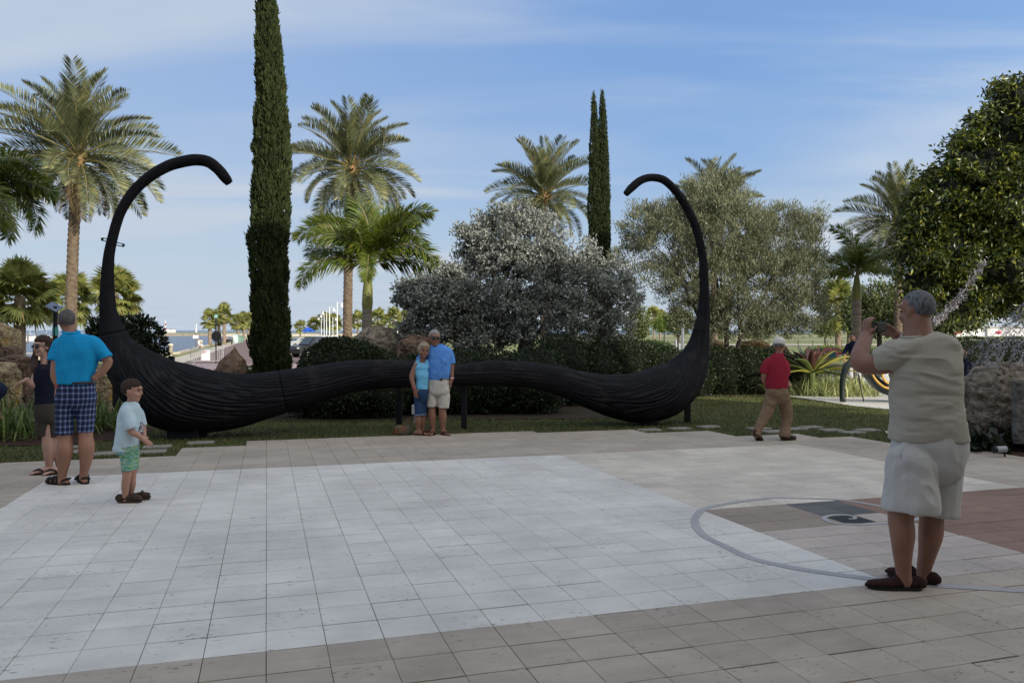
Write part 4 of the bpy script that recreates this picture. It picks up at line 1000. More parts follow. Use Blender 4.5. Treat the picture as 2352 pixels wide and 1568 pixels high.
sd = rosette('giant_bromeliad', 'giant bromeliad with dark red upright and yellow lower leaves right of the walking man', P,
        [(200, 55, LR, .75), (250, 62, LR, .7), (170, 42, LR, .9), (225, 35, LG, 1.0), (150, 60, LR, .7), (300, 70, LR, .62), (90, 70, LR, .7), (190, 22, LG, 1.05),
         (0, 33, LY, 1.05), (20, 26, LY, 1.1), (340, 14, LY, .95), (325, 25, LG, .9), (205, 12, LY, .75), (285, 20, LG, .7), (355, 4, LG, .95), (60, 35, LG, 1), (120, 30, LG, 1), (10, 52, LY, .8)])
MB().shape(tube([(0, 0, -0.95), (0, 0, 0.16)], [0.07, 0.10], 10, 2)).build('stem', M_brgrn, sd)
AG = big_leaf(0.75, 0.12, 0.1, M_agave); PK = big_leaf(0.6, 0.13, 0.5, M_pink)
P = at(1850, 820, 25.5); P.z = gz(25.5) + 0.55
ag = rosette('agave_plant', 'blue grey spiky agave behind the giant bromeliad', P, [(k * 47, 25 + (k * 37) % 60, AG, 0.9 + 0.03 * (k % 5)) for k in range(15)])
MB().shape(tube([(0, 0, -0.75), (0, 0, 0.1)], [0.12, 0.14], 10, 2)).build('stem', M_brgrn, ag)
P = at(1878, 815, 24.6); P.z = gz(24.6) + 0.75
pk = rosette('pink_bromeliad', 'pink bromeliad with curled bracts behind the yellow leaves', P, [(k * 61, 30 + (k * 29) % 55, PK, 0.9) for k in range(11)])
MB().shape(tube([(0, 0, -0.8), (0, 0, 0.15)], [0.05, 0.07], 8, 2)).build('stem', M_brgrn, pk)
# red flowering plant
fl = clump('flowering_plant', 'leafy plant with red and white blooms beside the small sign', 'plant', 1915, 820, 25.0, 50, 0.7, 0.06, M_shrub, 31, 0.15, 0.5)
fm = MB(); rg = np.random.default_rng(5)
Vf, Qf = leaf_quads(rg, rg.normal(0, 1, (260, 3)) * (0.22, 0.15, 0.12) + (0, 0, 1.1), rg.normal(0, 1, (260, 3)), 0.08, 0.06); fm.add(Vf, Qf)
fm.build('blossom', leafmat('red_petal', (0.5, 0.03, 0.06), (0.65, 0.3, 0.35), trans=0.2), fl)
# ================================================================== MOUSTACHE SCULPTURE
M_black = pmat('black_cord_skin', (0.0095, 0.0095, 0.0125), (0.0055, 0.0055, 0.0075), c3=(0.019, 0.018, 0.019), s3=2.5, t3=0.56, scale=6, rough=0.7, spec=0.2, bump=0.25, bscale=120)
M_blackm = pmat('black_steel', (0.010, 0.010, 0.012), (0.007, 0.007, 0.008), scale=5, rough=0.5)
def msp(px, py):
    k = (px - CX) / F; y = 13.94 / (1 - 0.26 * k); return at(px, py, y)
mo = empty('moustache_sculpture', (msp(985, 860).x, msp(985, 860).y, gz(13.7)), 'giant black rope ribbed curled moustache sculpture standing on the lawn', 'sculpture')
MO = np.array(mo.location)
def strand(cl, cuts, seed, twist):
    A = np.array([(*msp(a, b), w / F * msp(a, b).y) for a, b, w in cl])
    C = catmull(A, 14); P = C[:, :3] - MO; r = np.maximum(C[:, 3], 0.01)
    T, Nn, Bn = frames(P, (0.25, -1, 0)); n = len(P); seg = 264
    th = np.linspace(0, 2 * np.pi, seg, endpoint=False)
    ln = np.concatenate([[0], np.cumsum(np.linalg.norm(np.diff(P, axis=0), axis=1))])
    tw = np.interp(np.arange(n) / 14, *twist) * 1.0
    S, TH = np.meshgrid(ln, th, indexing='ij')
    # cords that run along the body, wander a little and dive under one another
    wa = (fbm(np.column_stack([np.cos(TH).ravel() * 1.7, np.sin(TH).ravel() * 1.7, S.ravel() * 0.55 + seed]), 3).reshape(S.shape) - 0.5) * 0.95
    ph = TH + tw[:, None] + wa
    k = 50
    ridge = np.abs(np.sin(ph * k / 2)) ** 0.7
    patch = vnoise(np.column_stack([np.floor(ph.ravel() * k / (2 * np.pi)), S.ravel() * 0.8, S.ravel() * 0 + seed])).reshape(S.shape)
    rr = r[:, None] * (0.92 + 0.075 * ridge + 0.03 * patch)
    lump = fbm(np.column_stack([np.cos(TH).ravel() * 1.2, np.sin(TH).ravel() * 1.2, S.ravel() * 1.1 + 9 * seed]), 3).reshape(S.shape)
    rr = rr * (0.97 + 0.06 * lump)
    V = P[:, None] + Nn[:, None] * (rr * np.cos(TH))[..., None] + Bn[:, None] * (rr * np.sin(TH))[..., None]
    jj = np.arange(seg)
    for a, b in zip(cuts[:-1], cuts[1:]):
        lo, hi = a, min(b, n - 1)
        Vs = V[lo:hi + 1].copy(); m = len(Vs)
        # each section tucks in at its seams
        for e, q in ((0, 1), (m - 1, m - 2)):
            c = P[lo + e]; Vs[e] = c + (Vs[e] - c) * 0.97 + (P[lo + q] - c) * 0.03
        Vs = np.vstack([Vs.reshape(-1, 3), P[lo], P[hi]])
        i = np.arange(m - 1)[:, None] * seg; j = jj[None]; j2 = (j + 1) % seg
        Q = np.stack([i + j, i + j2, i + seg + j2, i + seg + j], -1).reshape(-1, 4)
        jn = (jj + 1) % seg
        Tt = np.vstack([np.column_stack([np.full(seg, m * seg), jn, jj]), np.column_stack([np.full(seg, m * seg + 1), (m - 1) * seg + jj, (m - 1) * seg + jn])])
        link('moustache_section', npmesh('moustache_section', Vs, [Q, Tt], M_black, smooth=True), mo)
LCL = [(996, 858, 24), (960, 858, 29), (930, 859, 31), (860, 860, 34), (800, 866, 37), (740, 879, 42), (660, 897, 48), (600, 910, 54), (540, 920, 63), (480, 922, 71), (425, 916, 77), (372, 898, 76), (325, 864, 64), (286, 822, 47), (264, 780, 31), (251, 730, 20.5), (247, 690, 16.8), (247, 640, 14), (250, 590, 12), (259, 545, 11), (275, 492, 11), (303, 445, 11.3), (341, 408, 12), (385, 382, 12.6), (425, 370.5, 13), (452, 367.5, 13), (478, 372, 13), (500, 388, 12.5), (517, 408, 12), (527, 421, 9)]
RCL = [(990, 858, 24), (1020, 860, 23), (1045, 861, 24), (1100, 858, 27.5), (1160, 857, 28.5), (1220, 861, 29), (1280, 873, 32), (1330, 889, 37), (1380, 903, 44), (1430, 911, 52), (1480, 911, 58), (1525, 897, 60), (1562, 872, 52), (1588, 838, 39), (1603, 800, 27), (1610, 764, 19.5), (1616, 725, 15), (1618, 680, 11.5), (1617, 640, 10), (1615, 600, 9.5), (1608, 560, 9.5), (1598, 520, 9.5), (1580, 482, 9.5), (1564, 455, 9.3), (1547, 433, 9), (1523, 413, 9), (1495, 408, 8.7), (1471, 415, 9), (1450, 432, 9), (1437, 446, 7)]
strand(LCL, [0, 6 * 14 + 2, 14 * 14 + 4, 10 ** 6], 1, ((0, 6, 10, 14, 17, 22, 29), (0, 0, -0.5, -1.2, -2.5, -7, -14)))
strand(RCL, [0, 7 * 14 - 4, 15 * 14, 10 ** 6], 2, ((0, 7, 11, 15, 18, 23, 29), (0, 0, 0.5, 1.2, 2.5, 7, 14)))
def mpost(px, ptop, pbot, w, name='support_post'):
    Y = F * HC / (pbot - HZ - 28); a = at(px, pbot, Y); hw = w / F * Y / 2; zt = at(px, ptop, msp(px, ptop).y).z
    b = MB().shape(bbox(a.x - hw, a.x + hw, a.y - hw, a.y + hw, gz(Y) - 0.2, zt, 0.008)); b.build(name, M_blackm, mo).location = (-MO[0], -MO[1], -MO[2])
mpost(917, 880, 981, 13); mpost(1066, 875, 982, 13); mpost(1579, 880, 966, 13); mpost(268, 850, 968, 14)
for px, py, w in ((430, 1003, 70), (1490, 973, 34)):
    P = msp(px, py); g = gz(P.y); hw = w / F * P.y / 2
    b = MB().shape(bbox(P.x - hw, P.x + hw, P.y - 0.2, P.y + 0.2, g - 0.1, g + 0.14, 0.01)); b.build('base_foot', M_blackm, mo).location = (-MO[0], -MO[1], -MO[2])
def bracket(px, py, s):
    P = np.array(msp(px, py)) - MO; b = MB()
    dx = 0.15 * s
    b.shape(box(min(0, dx), max(0, dx), -0.02, 0.02, 0.02, 0.035)); b.shape(box(min(0, dx), max(0, dx), -0.02, 0.02, -0.02, -0.005)); b.shape(box(dx - 0.012, dx + 0.012, -0.02, 0.02, -0.005, 0.02))
    M = Matrix.Rotation(R(12), 4, 'Y'); o = b.build('lifting_bracket', M_blackm, mo, tuple(P)); o.rotation_euler = M.to_euler()
bracket(256, 555, -1); bracket(262, 560, 1); bracket(1611, 589, -1)

# ================================================================== PEOPLE
_tmpcol = col
def remesh(parts, voxel, smooth=4, fold=None):
    """melt overlapping shapes into one skin"""
    mb = MB()
    for p in parts: mb.shape(p)
    V, Q, T = mb.data()
    me = npmesh('tmp', V, [Q, T], [])
    o = bpy.data.objects.new('tmp', me); col.objects.link(o)
    m = o.modifiers.new('r', 'REMESH'); m.mode = 'VOXEL'; m.voxel_size = voxel; m.adaptivity = 0
    s = o.modifiers.new('s', 'SMOOTH'); s.factor = 0.5; s.iterations = smooth
    dg = bpy.context.evaluated_depsgraph_get()
    ev = o.evaluated_get(dg); em = ev.to_mesh()
    nv = len(em.vertices); co = np.zeros(nv * 3, np.float32); em.vertices.foreach_get('co', co); co = co.reshape(-1, 3).astype(float)
    no = np.zeros(nv * 3, np.float32); em.vertices.foreach_get('normal', no); no = no.reshape(-1, 3)
    lv = np.zeros(len(em.loops), np.int32); em.loops.foreach_get('vertex_index', lv)
    lt = np.zeros(len(em.polygons), np.int32); em.polygons.foreach_get('loop_total', lt)
    ls = np.zeros(len(em.polygons), np.int32); em.polygons.foreach_get('loop_start', ls)
    ev.to_mesh_clear(); bpy.data.objects.remove(o); bpy.data.meshes.remove(me)
    q = lv[(ls[lt == 4][:, None] + np.arange(4))]; t = lv[(ls[lt == 3][:, None] + np.arange(3))] if (lt == 3).any() else np.zeros((0, 3), int)
    if fold is not None: co = co + no * fold(co)[:, None]
    return co, q, t
def folds(sc3, amp, seed=0.0, sharp=True):
    def f(P):
        w = fbm(P * (2.2, 2.2, 2.2) + seed + 5, 2)[:, None] * (0.35, 0.35, 0.25)
        n = fbm((P + w) * sc3 + seed, 3)
        n = 1 - 2 * np.abs(n - 0.5) * 2 if sharp else n * 2 - 1
        return amp * (np.clip(n, -1, 1) - 0.55)
    return f
M_skin = {}
def skin(name, c):
    m, t, bs, out = newmat(name)
    co = coords(t, 'obj', (1, 1, 1)); nz = N(t, 'ShaderNodeTexNoise', in_Scale=9.0, in_Detail=7.0, in_Roughness=0.7); t.links.new(co, nz.inputs[0])
    mx_ = N(t, 'ShaderNodeMix', data_type='RGBA'); mx_.inputs[6].default_value = tuple(x * 0.62 for x in c) + (1,); mx_.inputs[7].default_value = (min(1, c[0] * 1.1), c[1] * 1.02, c[2], 1)
    t.links.new(nz.outputs[0], mx_.inputs[0]); t.links.new(mx_.outputs[2], bs.inputs['Base Color'])
    bs.inputs['Roughness'].default_value = 0.55; bs.inputs['Subsurface Weight'].default_value = 0.12
    bs.inputs['Subsurface Radius'].default_value = (0.02, 0.008, 0.004)
    return m
def cloth(name, c, amt=0.88, sc_=60, bump=0.15):
    return pmat(name, c, tuple(x * amt for x in c), scale=sc_, rough=0.9, spec=0.15, bump=bump, bscale=260)
def hair_mat(name, c, c2): return pmat(name, c, c2, scale=30, rough=0.6, spec=0.3, stretch=(3, 3, 0.7), bump=0.6, bscale=60)
class Person:
    def __init__(s, px, py, Y, label, skinm, voxel=0.007):
        s.Y = Y; s.P0 = at(px, py, Y); s.P0.z = gz(Y); s.k = F / Y
        s.root = empty('person', s.P0, label, 'person'); s.parts = []; s.skin = skinm; s.vx = voxel; s.o = np.array(s.P0)
    def p(s, px, py, dy=0.0): return np.array(at(px, py, s.Y + dy)) - s.o
    def t(s, rows, seg=14, rnd=True, flat=1.0, grow=0.0):
        """tube from rows (px, py, halfwidth px, dy)"""
        P = [s.p(r[0], r[1], r[3] if len(r) > 3 else 0) for r in rows]; r = np.array([x[2] / s.k for x in rows]) + grow
        return tube(P, r, seg, 4, rnd, ref=(1, 0, 0) if abs(P[0][2] - P[-1][2]) > abs(P[0][0] - P[-1][0]) else (0, 0, 1), rad2=r * flat)
    def lf(s, rows, e=2.4, seg=32, grow=0.0):
        """stack of ovals from rows (pxleft, pxright, py, half depth m, dy)"""
        return loft([(*(s.p((a + b) / 2, y, dy))[[0, 1]], s.p((a + b) / 2, y, dy)[2], (b - a) / 2 / s.k + grow, d + grow) for a, b, y, d, dy in rows][::-1] if rows[0][2] < rows[-1][2] else
                    [(*(s.p((a + b) / 2, y, dy))[[0, 1]], s.p((a + b) / 2, y, dy)[2], (b - a) / 2 / s.k + grow, d + grow) for a, b, y, d, dy in rows], seg, e)
    def add(s, name, parts, m, voxel=None, smooth=3, fold=None):
        V, Q, T = remesh(parts, voxel or s.vx, smooth, fold)
        return link(name, npmesh(name, V, [Q, T], m, smooth=True), s.root)
    def raw(s, name, parts, m, smooth=True, parent=None):
        mb = MB()
        for q in parts: mb.shape(q)
        return link(name, mb.mesh(name, m, smooth), parent or s.root)
    def head(s, px, py, hpx, face, pitch=0.0, roll=0.0, dy=0.0, width=1.0, hair=None, hm=None, hl=0.0, lean=0.0, mouth=True, eyes=True):
        """px,py: middle of the head; hpx: chin to crown in picture units; face: 0 looks away, 90 to the right, 180 at the camera"""
        S = hpx / s.k / 0.235; c = s.p(px, py, dy)
        Rm = Matrix.Rotation(-R(face), 3, 'Z') @ Matrix.Rotation(R(pitch), 3, 'X') @ Matrix.Rotation(R(roll), 3, 'Y')
        M = Matrix.Translation(c) @ (Rm @ Matrix.Diagonal((S * width, S, S)).to_3x3()).to_4x4(); s.HM = M; A = np.array(M)
        tr = lambda sh: (sh[0] @ A[:3, :3].T + A[:3, 3], sh[1], sh[2])
        B = lambda cc, r: tr(ball(cc, r, 20, 14))
        s.parts += [B((0, -.012, .03), (.073, .092, .087)), B((0, .022, -.035), (.058, .066, .075)), B((0, .052, -.085), (.033, .034, .028)), B((0, .078, .035), (.05, .018, .02)),
                    tr(tube([(0, .084, .022), (0, .098, -.005), (0, .099, -.022)], [.008, .011, .013], 8, 3)), B((.036, .06, -.03), (.024, .026, .026)), B((-.036, .06, -.03), (.024, .026, .026)),
                    B((.073, -.004, -.008), (.010, .020, .031)), B((-.073, -.004, -.008), (.010, .020, .031)), B((0, .082, -.058), (.024, .012, .009))]
        s.neck_c = c - np.array(Rm @ Vector((0, 0.015, 0.07))) * S
        if eyes:
            for q in (-1, 1):
                s.raw('eye', [B((q * .031, .079, .006), (.010, .006, .0048))], M_eye)
                s.raw('eyebrow', [tr(tube([(q * .015, .093, .026), (q * .033, .092, .031), (q * .052, .077, .025)], [.0028, .003, .002], 6, 2))], hm or M_eye)
        if mouth:
            s.raw('mouth', [tr(tube([(-.024, .083, -.052), (0, .0945, -.054), (.024, .083, -.052)], [.003, .0052, .003], 6, 3))], M_lip)
        if hair is not None:
            V, Q, T = ball((0, -.012, .03), 1.0, 64, 44); d = V - (0, -.012, .03)
            f = hair(d[:, 0], d[:, 1], d[:, 2])           # 1 = hair, 0 = bare
            f = np.clip(f, 0, 1)
            rad = np.array((.073, .092, .087)) * (1.0 + hl)
            tx = fbm(d * (6, 6, 3.0) + 3.3, 3) - 0.5; fine = vnoise(d * (22, 22, 8)) - 0.5
            V2 = d * rad * (0.84 + f * ((0.245 if hl > .08 else 0.20) + (0.035 if hl < .04 else 0.13) * tx * (1 + 5 * max(hl, 0)) + (0.018 if hl < .04 else 0.13) * fine))[:, None] + (0, -.012, .03)
            s.raw('hair', [tr((V2, Q, T))], hm)
        return M
    def hand(s, wrist, d, side, n, hl=0.185, curl=0.5, thumb=1, spread=0.06, fist=0.0):
        """wrist point, direction of the hand, side = towards the little finger, n = back of the hand"""
        d, n = unit(np.array(d, float)), unit(np.array(n, float)); side = unit(np.cross(d, n)) * (1 if np.dot(np.cross(d, n), side) > 0 else -1); n = unit(np.cross(side, d)) * (1 if np.dot(np.cross(side, d), n) > 0 else -1)
        k = hl / 0.185; w = np.array(wrist)
        out = [tube([w - d * .02 * k, w + d * .03 * k, w + d * .075 * k, w + d * .092 * k], np.array([.026, .036, .040, .036]) * k, 14, 3, True, ref=side, rad2=np.array([.019, .017, .015, .012]) * k)]
        for q, (off, L) in enumerate(((-.029, .072), (-.010, .083), (.010, .078), (.028, .060))):
            b = w + (d * .088 + side * off) * k; pts = [b - d * .02 * k, b]; a = 0.12 + fist * 0.3; dd = d + side * off * spread * 20
            for seg_ in (0.45, 0.32, 0.27):
                v = unit(dd) * math.cos(a) - n * math.sin(a); b = b + v * L * k * seg_; pts.append(b); a += curl
            out.append(tube(pts, np.array([.0095, .0098, .009, .0082, .007]) * k, 8, 3))
        b = w + (d * .022 - side * .030 * thumb) * k; v = unit(d * .75 - side * .75 * thumb - n * .25); b2 = b + v * .036 * k; b3 = b2 + unit(d * .9 - side * .3 * thumb - n * .35) * .028 * k
        out.append(tube([w + d * .01 * k, b, b2, b3], np.array([.013, .0135, .011, .0085]) * k, 8, 3))
        s.parts += out; return out
    def foot(s, ankle, yaw, L=0.25, bare=True, h=0.07):
        """yaw: 0 = points away, 90 = to the right; adds the foot to the body"""
        a = R(yaw); d = np.array((math.sin(a), math.cos(a), 0)); g = np.array(ankle); g = np.array((g[0], g[1], 0)); g[2] = s.ground(g)
        s.parts.append(tube([g - d * .045 + (0, 0, .035), g + (0, 0, .045), g + d * .07 + (0, 0, .04), g + d * (L - .085) + (0, 0, .024), g + d * (L - .06) + (0, 0, .018)], [.028, .036, .036, .030, .018], 12, 3, ref=(d[1], -d[0], 0), rad2=[.03, .042, .033, .019, .014]))
        sd = np.array((d[1], -d[0], 0))
        if bare:
            for q in range(5): b = g + d * (L - .085 - abs(q - 1) * .006) + sd * (q - 2) * .0155; s.parts.append(tube([b + (0, 0, .018), b + d * .03 + (0, 0, .014)], [.0095, .008], 8, 2))
        return g, d, sd
    def ground(s, p): return gz(s.o[1] + p[1]) - s.o[2]
    def shoe(s, ankle, yaw, m, sole, L=0.29, style='loafer', pitch=0.0):
        a = R(yaw); d = np.array((math.sin(a), math.cos(a), 0)); sd = np.array((d[1], -d[0], 0)); g = np.array(ankle, float)
        gg = np.array((g[0], g[1], s.ground(g))) if pitch == 0 else g
        A = np.array([sd, d, (0, 0, 1)]).T
        if pitch: A = A @ np.array(Matrix.Rotation(-R(pitch), 3, 'X'))
        tr = lambda sh: (sh[0] @ A.T + gg, sh[1], sh[2])
        ys = np.array((-.065, -.045, 0.0, .07, .14, L - .09, L - .066)); w = np.array((.028, .034, .036, .040, .046, .036, .016)) * (L / .29)
        sole_ = []
        th = np.linspace(0, 2 * np.pi, 28, endpoint=False)
        yy = np.interp(-np.cos(th), np.linspace(-1, 1, 7), ys); ww = np.interp(-np.cos(th), np.linspace(-1, 1, 7), np.concatenate([[.012], w[1:6] + .003, [.012]])) * np.sign(np.sin(th)) * np.abs(np.sin(th)) ** 0.35
        n = 28; Vs = np.vstack([np.column_stack([ww, yy, 0 * yy + z]) for z in (0.0, 0.022)]); Vs = np.vstack([Vs, (0, .08, 0), (0, .08, .022)])
        i = np.arange(n); j = (i + 1) % n
        root = None
        if style in ('loafer', 'shoe', 'closed'):
            top = np.array((.060, .072, .058, .066, .050, .040, .026)) if style == 'loafer' else np.array((.066, .082, .075, .085, .062, .048, .03))
            up = tube([(0, y, .012 + t * .48) for y, t in zip(ys, top)], w, 16, 4, True, ref=(1, 0, 0), rad2=top * .52)
            root = s.raw('shoe', [tr(up)], m)
            s.raw('sole', [tr((Vs, np.column_stack([i, j, j + n, i + n]), np.vstack([np.column_stack([np.full(n, 2 * n), j, i]), np.column_stack([np.full(n, 2 * n + 1), i + n, j + n])])))], sole, False, root)
            if style == 'loafer': s.raw('tongue', [tr(tube([(-.03, .075, .062), (0, .08, .082), (.03, .075, .062)], [.010, .012, .010], 8, 3))], m, True, root)
        else:
            root = s.raw('sandal', [tr((Vs, np.column_stack([i, j, j + n, i + n]), np.vstack([np.column_stack([np.full(n, 2 * n), j, i]), np.column_stack([np.full(n, 2 * n + 1), i + n, j + n])])))], sole, False)
            st = []
            def arch(y0, y1, wd, h, r=.011): return tr(tube([(-wd, y0, .018), (-wd * .75, y0 * .5 + y1 * .5, h * .8), (0, y1, h), (wd * .75, y0 * .5 + y1 * .5, h * .8), (wd, y0, .018)], [r * .5, r, r, r, r * .5], 8, 3, rad2=[r * .5, r * 1.6, r * 1.6, r * 1.6, r * .5]))
            if style == 'thong': st = [tr(tube([(0, L - .10, .045), (-.03, .09, .06), (-.04, .04, .02)], [.008, .010, .008], 8, 3)), tr(tube([(0, L - .10, .045), (.03, .09, .06), (.04, .04, .02)], [.008, .010, .008], 8, 3))]
            elif style == 'slide': st = [arch(.10, .125, .046, .072), arch(.13, .10, .045, .076)]
            else: st = [arch(.06, .075, .044, .088, .013), arch(.115, .13, .046, .068, .013), arch(.02, -.065, .04, .07, .011), tr(tube([(-.045, L - .10, .03), (0, L - .085, .05), (.045, L - .10, .03)], [.02, .024, .02], 10, 3))]
            s.raw('strap', st, m, True, root)
        return root
    def body(s, extra=()):
        s.add('body', s.parts + list(extra), s.skin, smooth=3)
M_eye = pmat('dark_eye', (0.03, 0.02, 0.015), rough=0.3)
M_lip = pmat('lip', (0.32, 0.11, 0.09), rough=0.5)
M_lens = pmat('sunglass_lens', (0.006, 0.006, 0.008), rough=0.08, spec=0.6)
SK_TAN = skin('tanned_skin', (0.27, 0.132, 0.083)); SK_MID = skin('ruddy_skin', (0.36, 0.185, 0.12)); SK_PALE = skin('pale_skin', (0.52, 0.32, 0.245)); SK_BOY = skin('fair_skin', (0.48, 0.27, 0.19))
H_GREY = hair_mat('grey_hair', (0.20, 0.20, 0.205), (0.05, 0.05, 0.052)); H_SILV = hair_mat('silver_hair', (0.42, 0.40, 0.38), (0.24, 0.22, 0.20)); H_BROWN = hair_mat('brown_hair', (0.055, 0.028, 0.016), (0.025, 0.013, 0.008)); H_DARK = hair_mat('dark_hair', (0.022, 0.014, 0.01), (0.012, 0.009, 0.007)); H_BLOND = hair_mat('sandy_grey_hair', (0.44, 0.34, 0.235), (0.26, 0.19, 0.13)); H_RED = hair_mat('auburn_hair', (0.20, 0.07, 0.03), (0.11, 0.04, 0.02))
sm01 = lambda x, a, b: np.clip((x - a) / (b - a), 0, 1)
HAIR_SHORT = lambda x, y, z: np.maximum(sm01(z, 0.28, 0.50) * sm01(y, 0.98, 0.80) , sm01(y, 0.30, 0.12) * sm01(z, -0.78, -0.60) * np.where(y > -0.2, sm01(z, -0.25, 0.0), 1.0))
HAIR_BOY = lambda x, y, z: np.maximum(sm01(z, 0.05, 0.30) * sm01(z, 0.0, 0.2), sm01(y, 0.42, 0.22) * sm01(z, -0.80, -0.65) * np.where(y > -0.15, sm01(z, -0.30, -0.10), 1.0))
HAIR_FULL = lambda x, y, z: np.maximum(sm01(z, 0.18, 0.42), sm01(y, 0.40, 0.15) * sm01(z, -0.95, -0.8))

def sunglasses(P, tint=M_lens):
    A = np.array(P.HM); tr = lambda sh: (sh[0] @ A[:3, :3].T + A[:3, 3], sh[1], sh[2])
    fr = [tr(tube([(-.078, .0, .012), (-.066, .07, .014), (-.03, .1, .014), (0, .108, .012), (.03, .1, .014), (.066, .07, .014), (.078, .0, .012)], .0035, 6, 3))]
    g = P.raw('sunglasses', fr, tint)
    for q in (-1, 1): P.raw('lens', [tr(ball((q * .034, .094, .003), (.027, .010, .019), 16, 10))], tint, True, g)

# ---------------------------------------------------------------- 1 photographer
p = Person(2092, 1352, 4.80, 'grey haired man in beige tee shirt and white shorts holding up a camera at right', SK_TAN, 0.0075)
LY_ = [(2052, 2220, 1030, .17, .02)]
# legs (near leg at left, other leg behind at right)
p.parts += [p.t([(2092, 1080, 38, -.03), (2078, 1140, 32, -.03), (2069, 1185, 28, -.03), (2073, 1225, 27, -.045), (2073, 1265, 22, -.03), (2075, 1308, 17, -.02), (2078, 1335, 17, -.02)]),
            p.t([(2155, 1080, 36, .07), (2146, 1140, 31, .08), (2140, 1185, 27, .08), (2138, 1225, 27, .07), (2131, 1265, 21, .09), (2122, 1308, 16, .10), (2120, 1333, 16, .10)])]
a1 = p.p(2078, 1345, -.02); a2 = p.p(2120, 1345, .10)
p.parts.append(p.lf(grow=-.016, rows=[(2085, 2178, 782, .10, .03), (2064, 2196, 840, .13, .03), (2064, 2196, 930, .145, .02), (2066, 2200, 1000, .15, .02), (2070, 2192, 1045, .12, .02), (2092, 2172, 1072, .08, .02)]))
p.parts.append(p.t([(2108, 790, 36, .03), (2108, 762, 31, .04), (2106, 735, 29, .05)]))
# raised arms
p.parts += [p.t([(2096, 805, 27, .00), (2045, 830, 27, .03), (1986, 837, 23, .10), (1974, 824, 21.5, .13), (1981, 797, 19, .20), (1991, 772, 14.5, .26)]),
            p.t([(2180, 812, 27, .08), (2160, 838, 26, .26), (2112, 815, 22, .42), (2078, 785, 17, .40), (2058, 768, 13.5, .36)])]
hd_ = p.head(2106, 715, 97, -27, pitch=-4, dy=.06, width=1.0, hair=HAIR_SHORT, hm=H_GREY, hl=-0.015)
p.hand(p.p(1990, 774, .26), (.05, .10, 1), (-1, .2, .1), (-.9, -.45, .05), 0.175, curl=.62, thumb=1, fist=1.0)
p.hand(p.p(2058, 766, .36), (-.85, -.1, .50), (.3, .4, .8), (.2, .55, .8), 0.175, curl=.5, thumb=1, fist=.7)
p.body()
M_beige = cloth('beige_tee', (0.37, 0.342, 0.28), .93)
fo = folds((3.0, 3.0, 10), .014, 1.0)
p.add('tee_shirt', [p.lf([(2082, 2150, 762, .065, .04), (2066, 2186, 776, .10, .03), (2053, 2200, 800, .13, .03), (2050, 2203, 850, .148, .025), (2049, 2203, 910, .156, .02), (2049, 2207, 950, .164, .015), (2050, 2212, 985, .168, .015), (2048, 2217, 1010, .17, .015)], 2.5),
     p.t([(2098, 800, 36, .00), (2060, 815, 37, .02), (2022, 826, 29, .05), (2014, 828, 27, .06)], rnd='start'), p.t([(2172, 808, 36, .06), (2168, 830, 34, .2), (2140, 828, 30, .32)], rnd='start')], M_beige, 0.007, 1, fo)
p.raw('collar', [tube([p.p(2106 + 36 * math.cos(a), 767 - 7 * math.sin(a) + 5 * math.cos(a) * -1, .04 + .085 * math.sin(a)) for a in np.linspace(0, 2 * np.pi, 17)], .008, 8, 2)], M_beige)
M_wshort = cloth('white_shorts', (0.47, 0.455, 0.43), .94)
p.add('shorts', [p.lf([(2053, 2214, 990, .16, .015), (2052, 2214, 1030, .162, .015), (2046, 2208, 1075, .145, .02), (2060, 2200, 1095, .11, .02), (2090, 2180, 1110, .05, .02)], 2.5),
     p.t([(2094, 1060, 52, -.03), (2092, 1110, 57, -.03), (2092, 1150, 62, -.03), (2091, 1172, 61, -.03)], rnd='start'), p.t([(2166, 1030, 46, .04), (2163, 1075, 47, .06), (2160, 1115, 46, .07), (2160, 1155, 43, .08), (2159, 1182, 42, .08)], rnd='start')], M_wshort, 0.007, 6, folds((5, 5, 2.6), .018, 3.0))
M_pock = cloth('white_shorts_pocket', (0.48, 0.465, 0.45))
p.raw('pocket_seam', [tube([p.p(2084, 1015, -.150), p.p(2069, 1040, -.150), p.p(2072, 1062, -.145)], [.003, .004, .003], 6, 3)], M_pock)
M_suede = pmat('dark_brown_suede', (0.035, 0.012, 0.009), (0.022, 0.008, 0.006), scale=40, rough=0.95, bump=0.2)
M_dsole = pmat('black_sole', (0.012, 0.010, 0.010), rough=0.8)
p.shoe(a1 + (.035, 0, 0), -84, M_suede, M_dsole, .315); p.shoe(a2 + (.015, 0, 0), -40, M_suede, M_dsole, .30)
# the camera he holds
M_cam = pmat('camera_black', (0.012, 0.012, 0.013), (0.02, 0.02, 0.02), scale=5, rough=0.4)
M_scr = pmat('camera_screen', (0.03, 0.035, 0.04), rough=0.1, spec=0.6)
cl = at(2022, 751, 4.80 + .30)
cam_o = empty('compact_camera', cl, 'small black camera held in the raised hands of the photographer', 'camera', rz=R(24))
MB().shape(bbox(-.05, .05, -.012, .012, -.031, .031, .005)).build('camera_body', M_cam, cam_o)
MB().shape(box(-.036, .026, -.0138, -.0125, -.024, .022)).build('screen', M_scr, cam_o)
V_, Q_, _ = lathe([(0.001, .034), (.02, .034), (.022, .0), (.001, 0.0)], 16); MB().add(V_[:, [0, 2, 1]] + (0, .012, 0), Q_).build('lens', M_cam, cam_o)
MB().shape(bbox(.022, .036, -.006, .006, .031, .037, .002)).build('shutter_button', M_cam, cam_o)

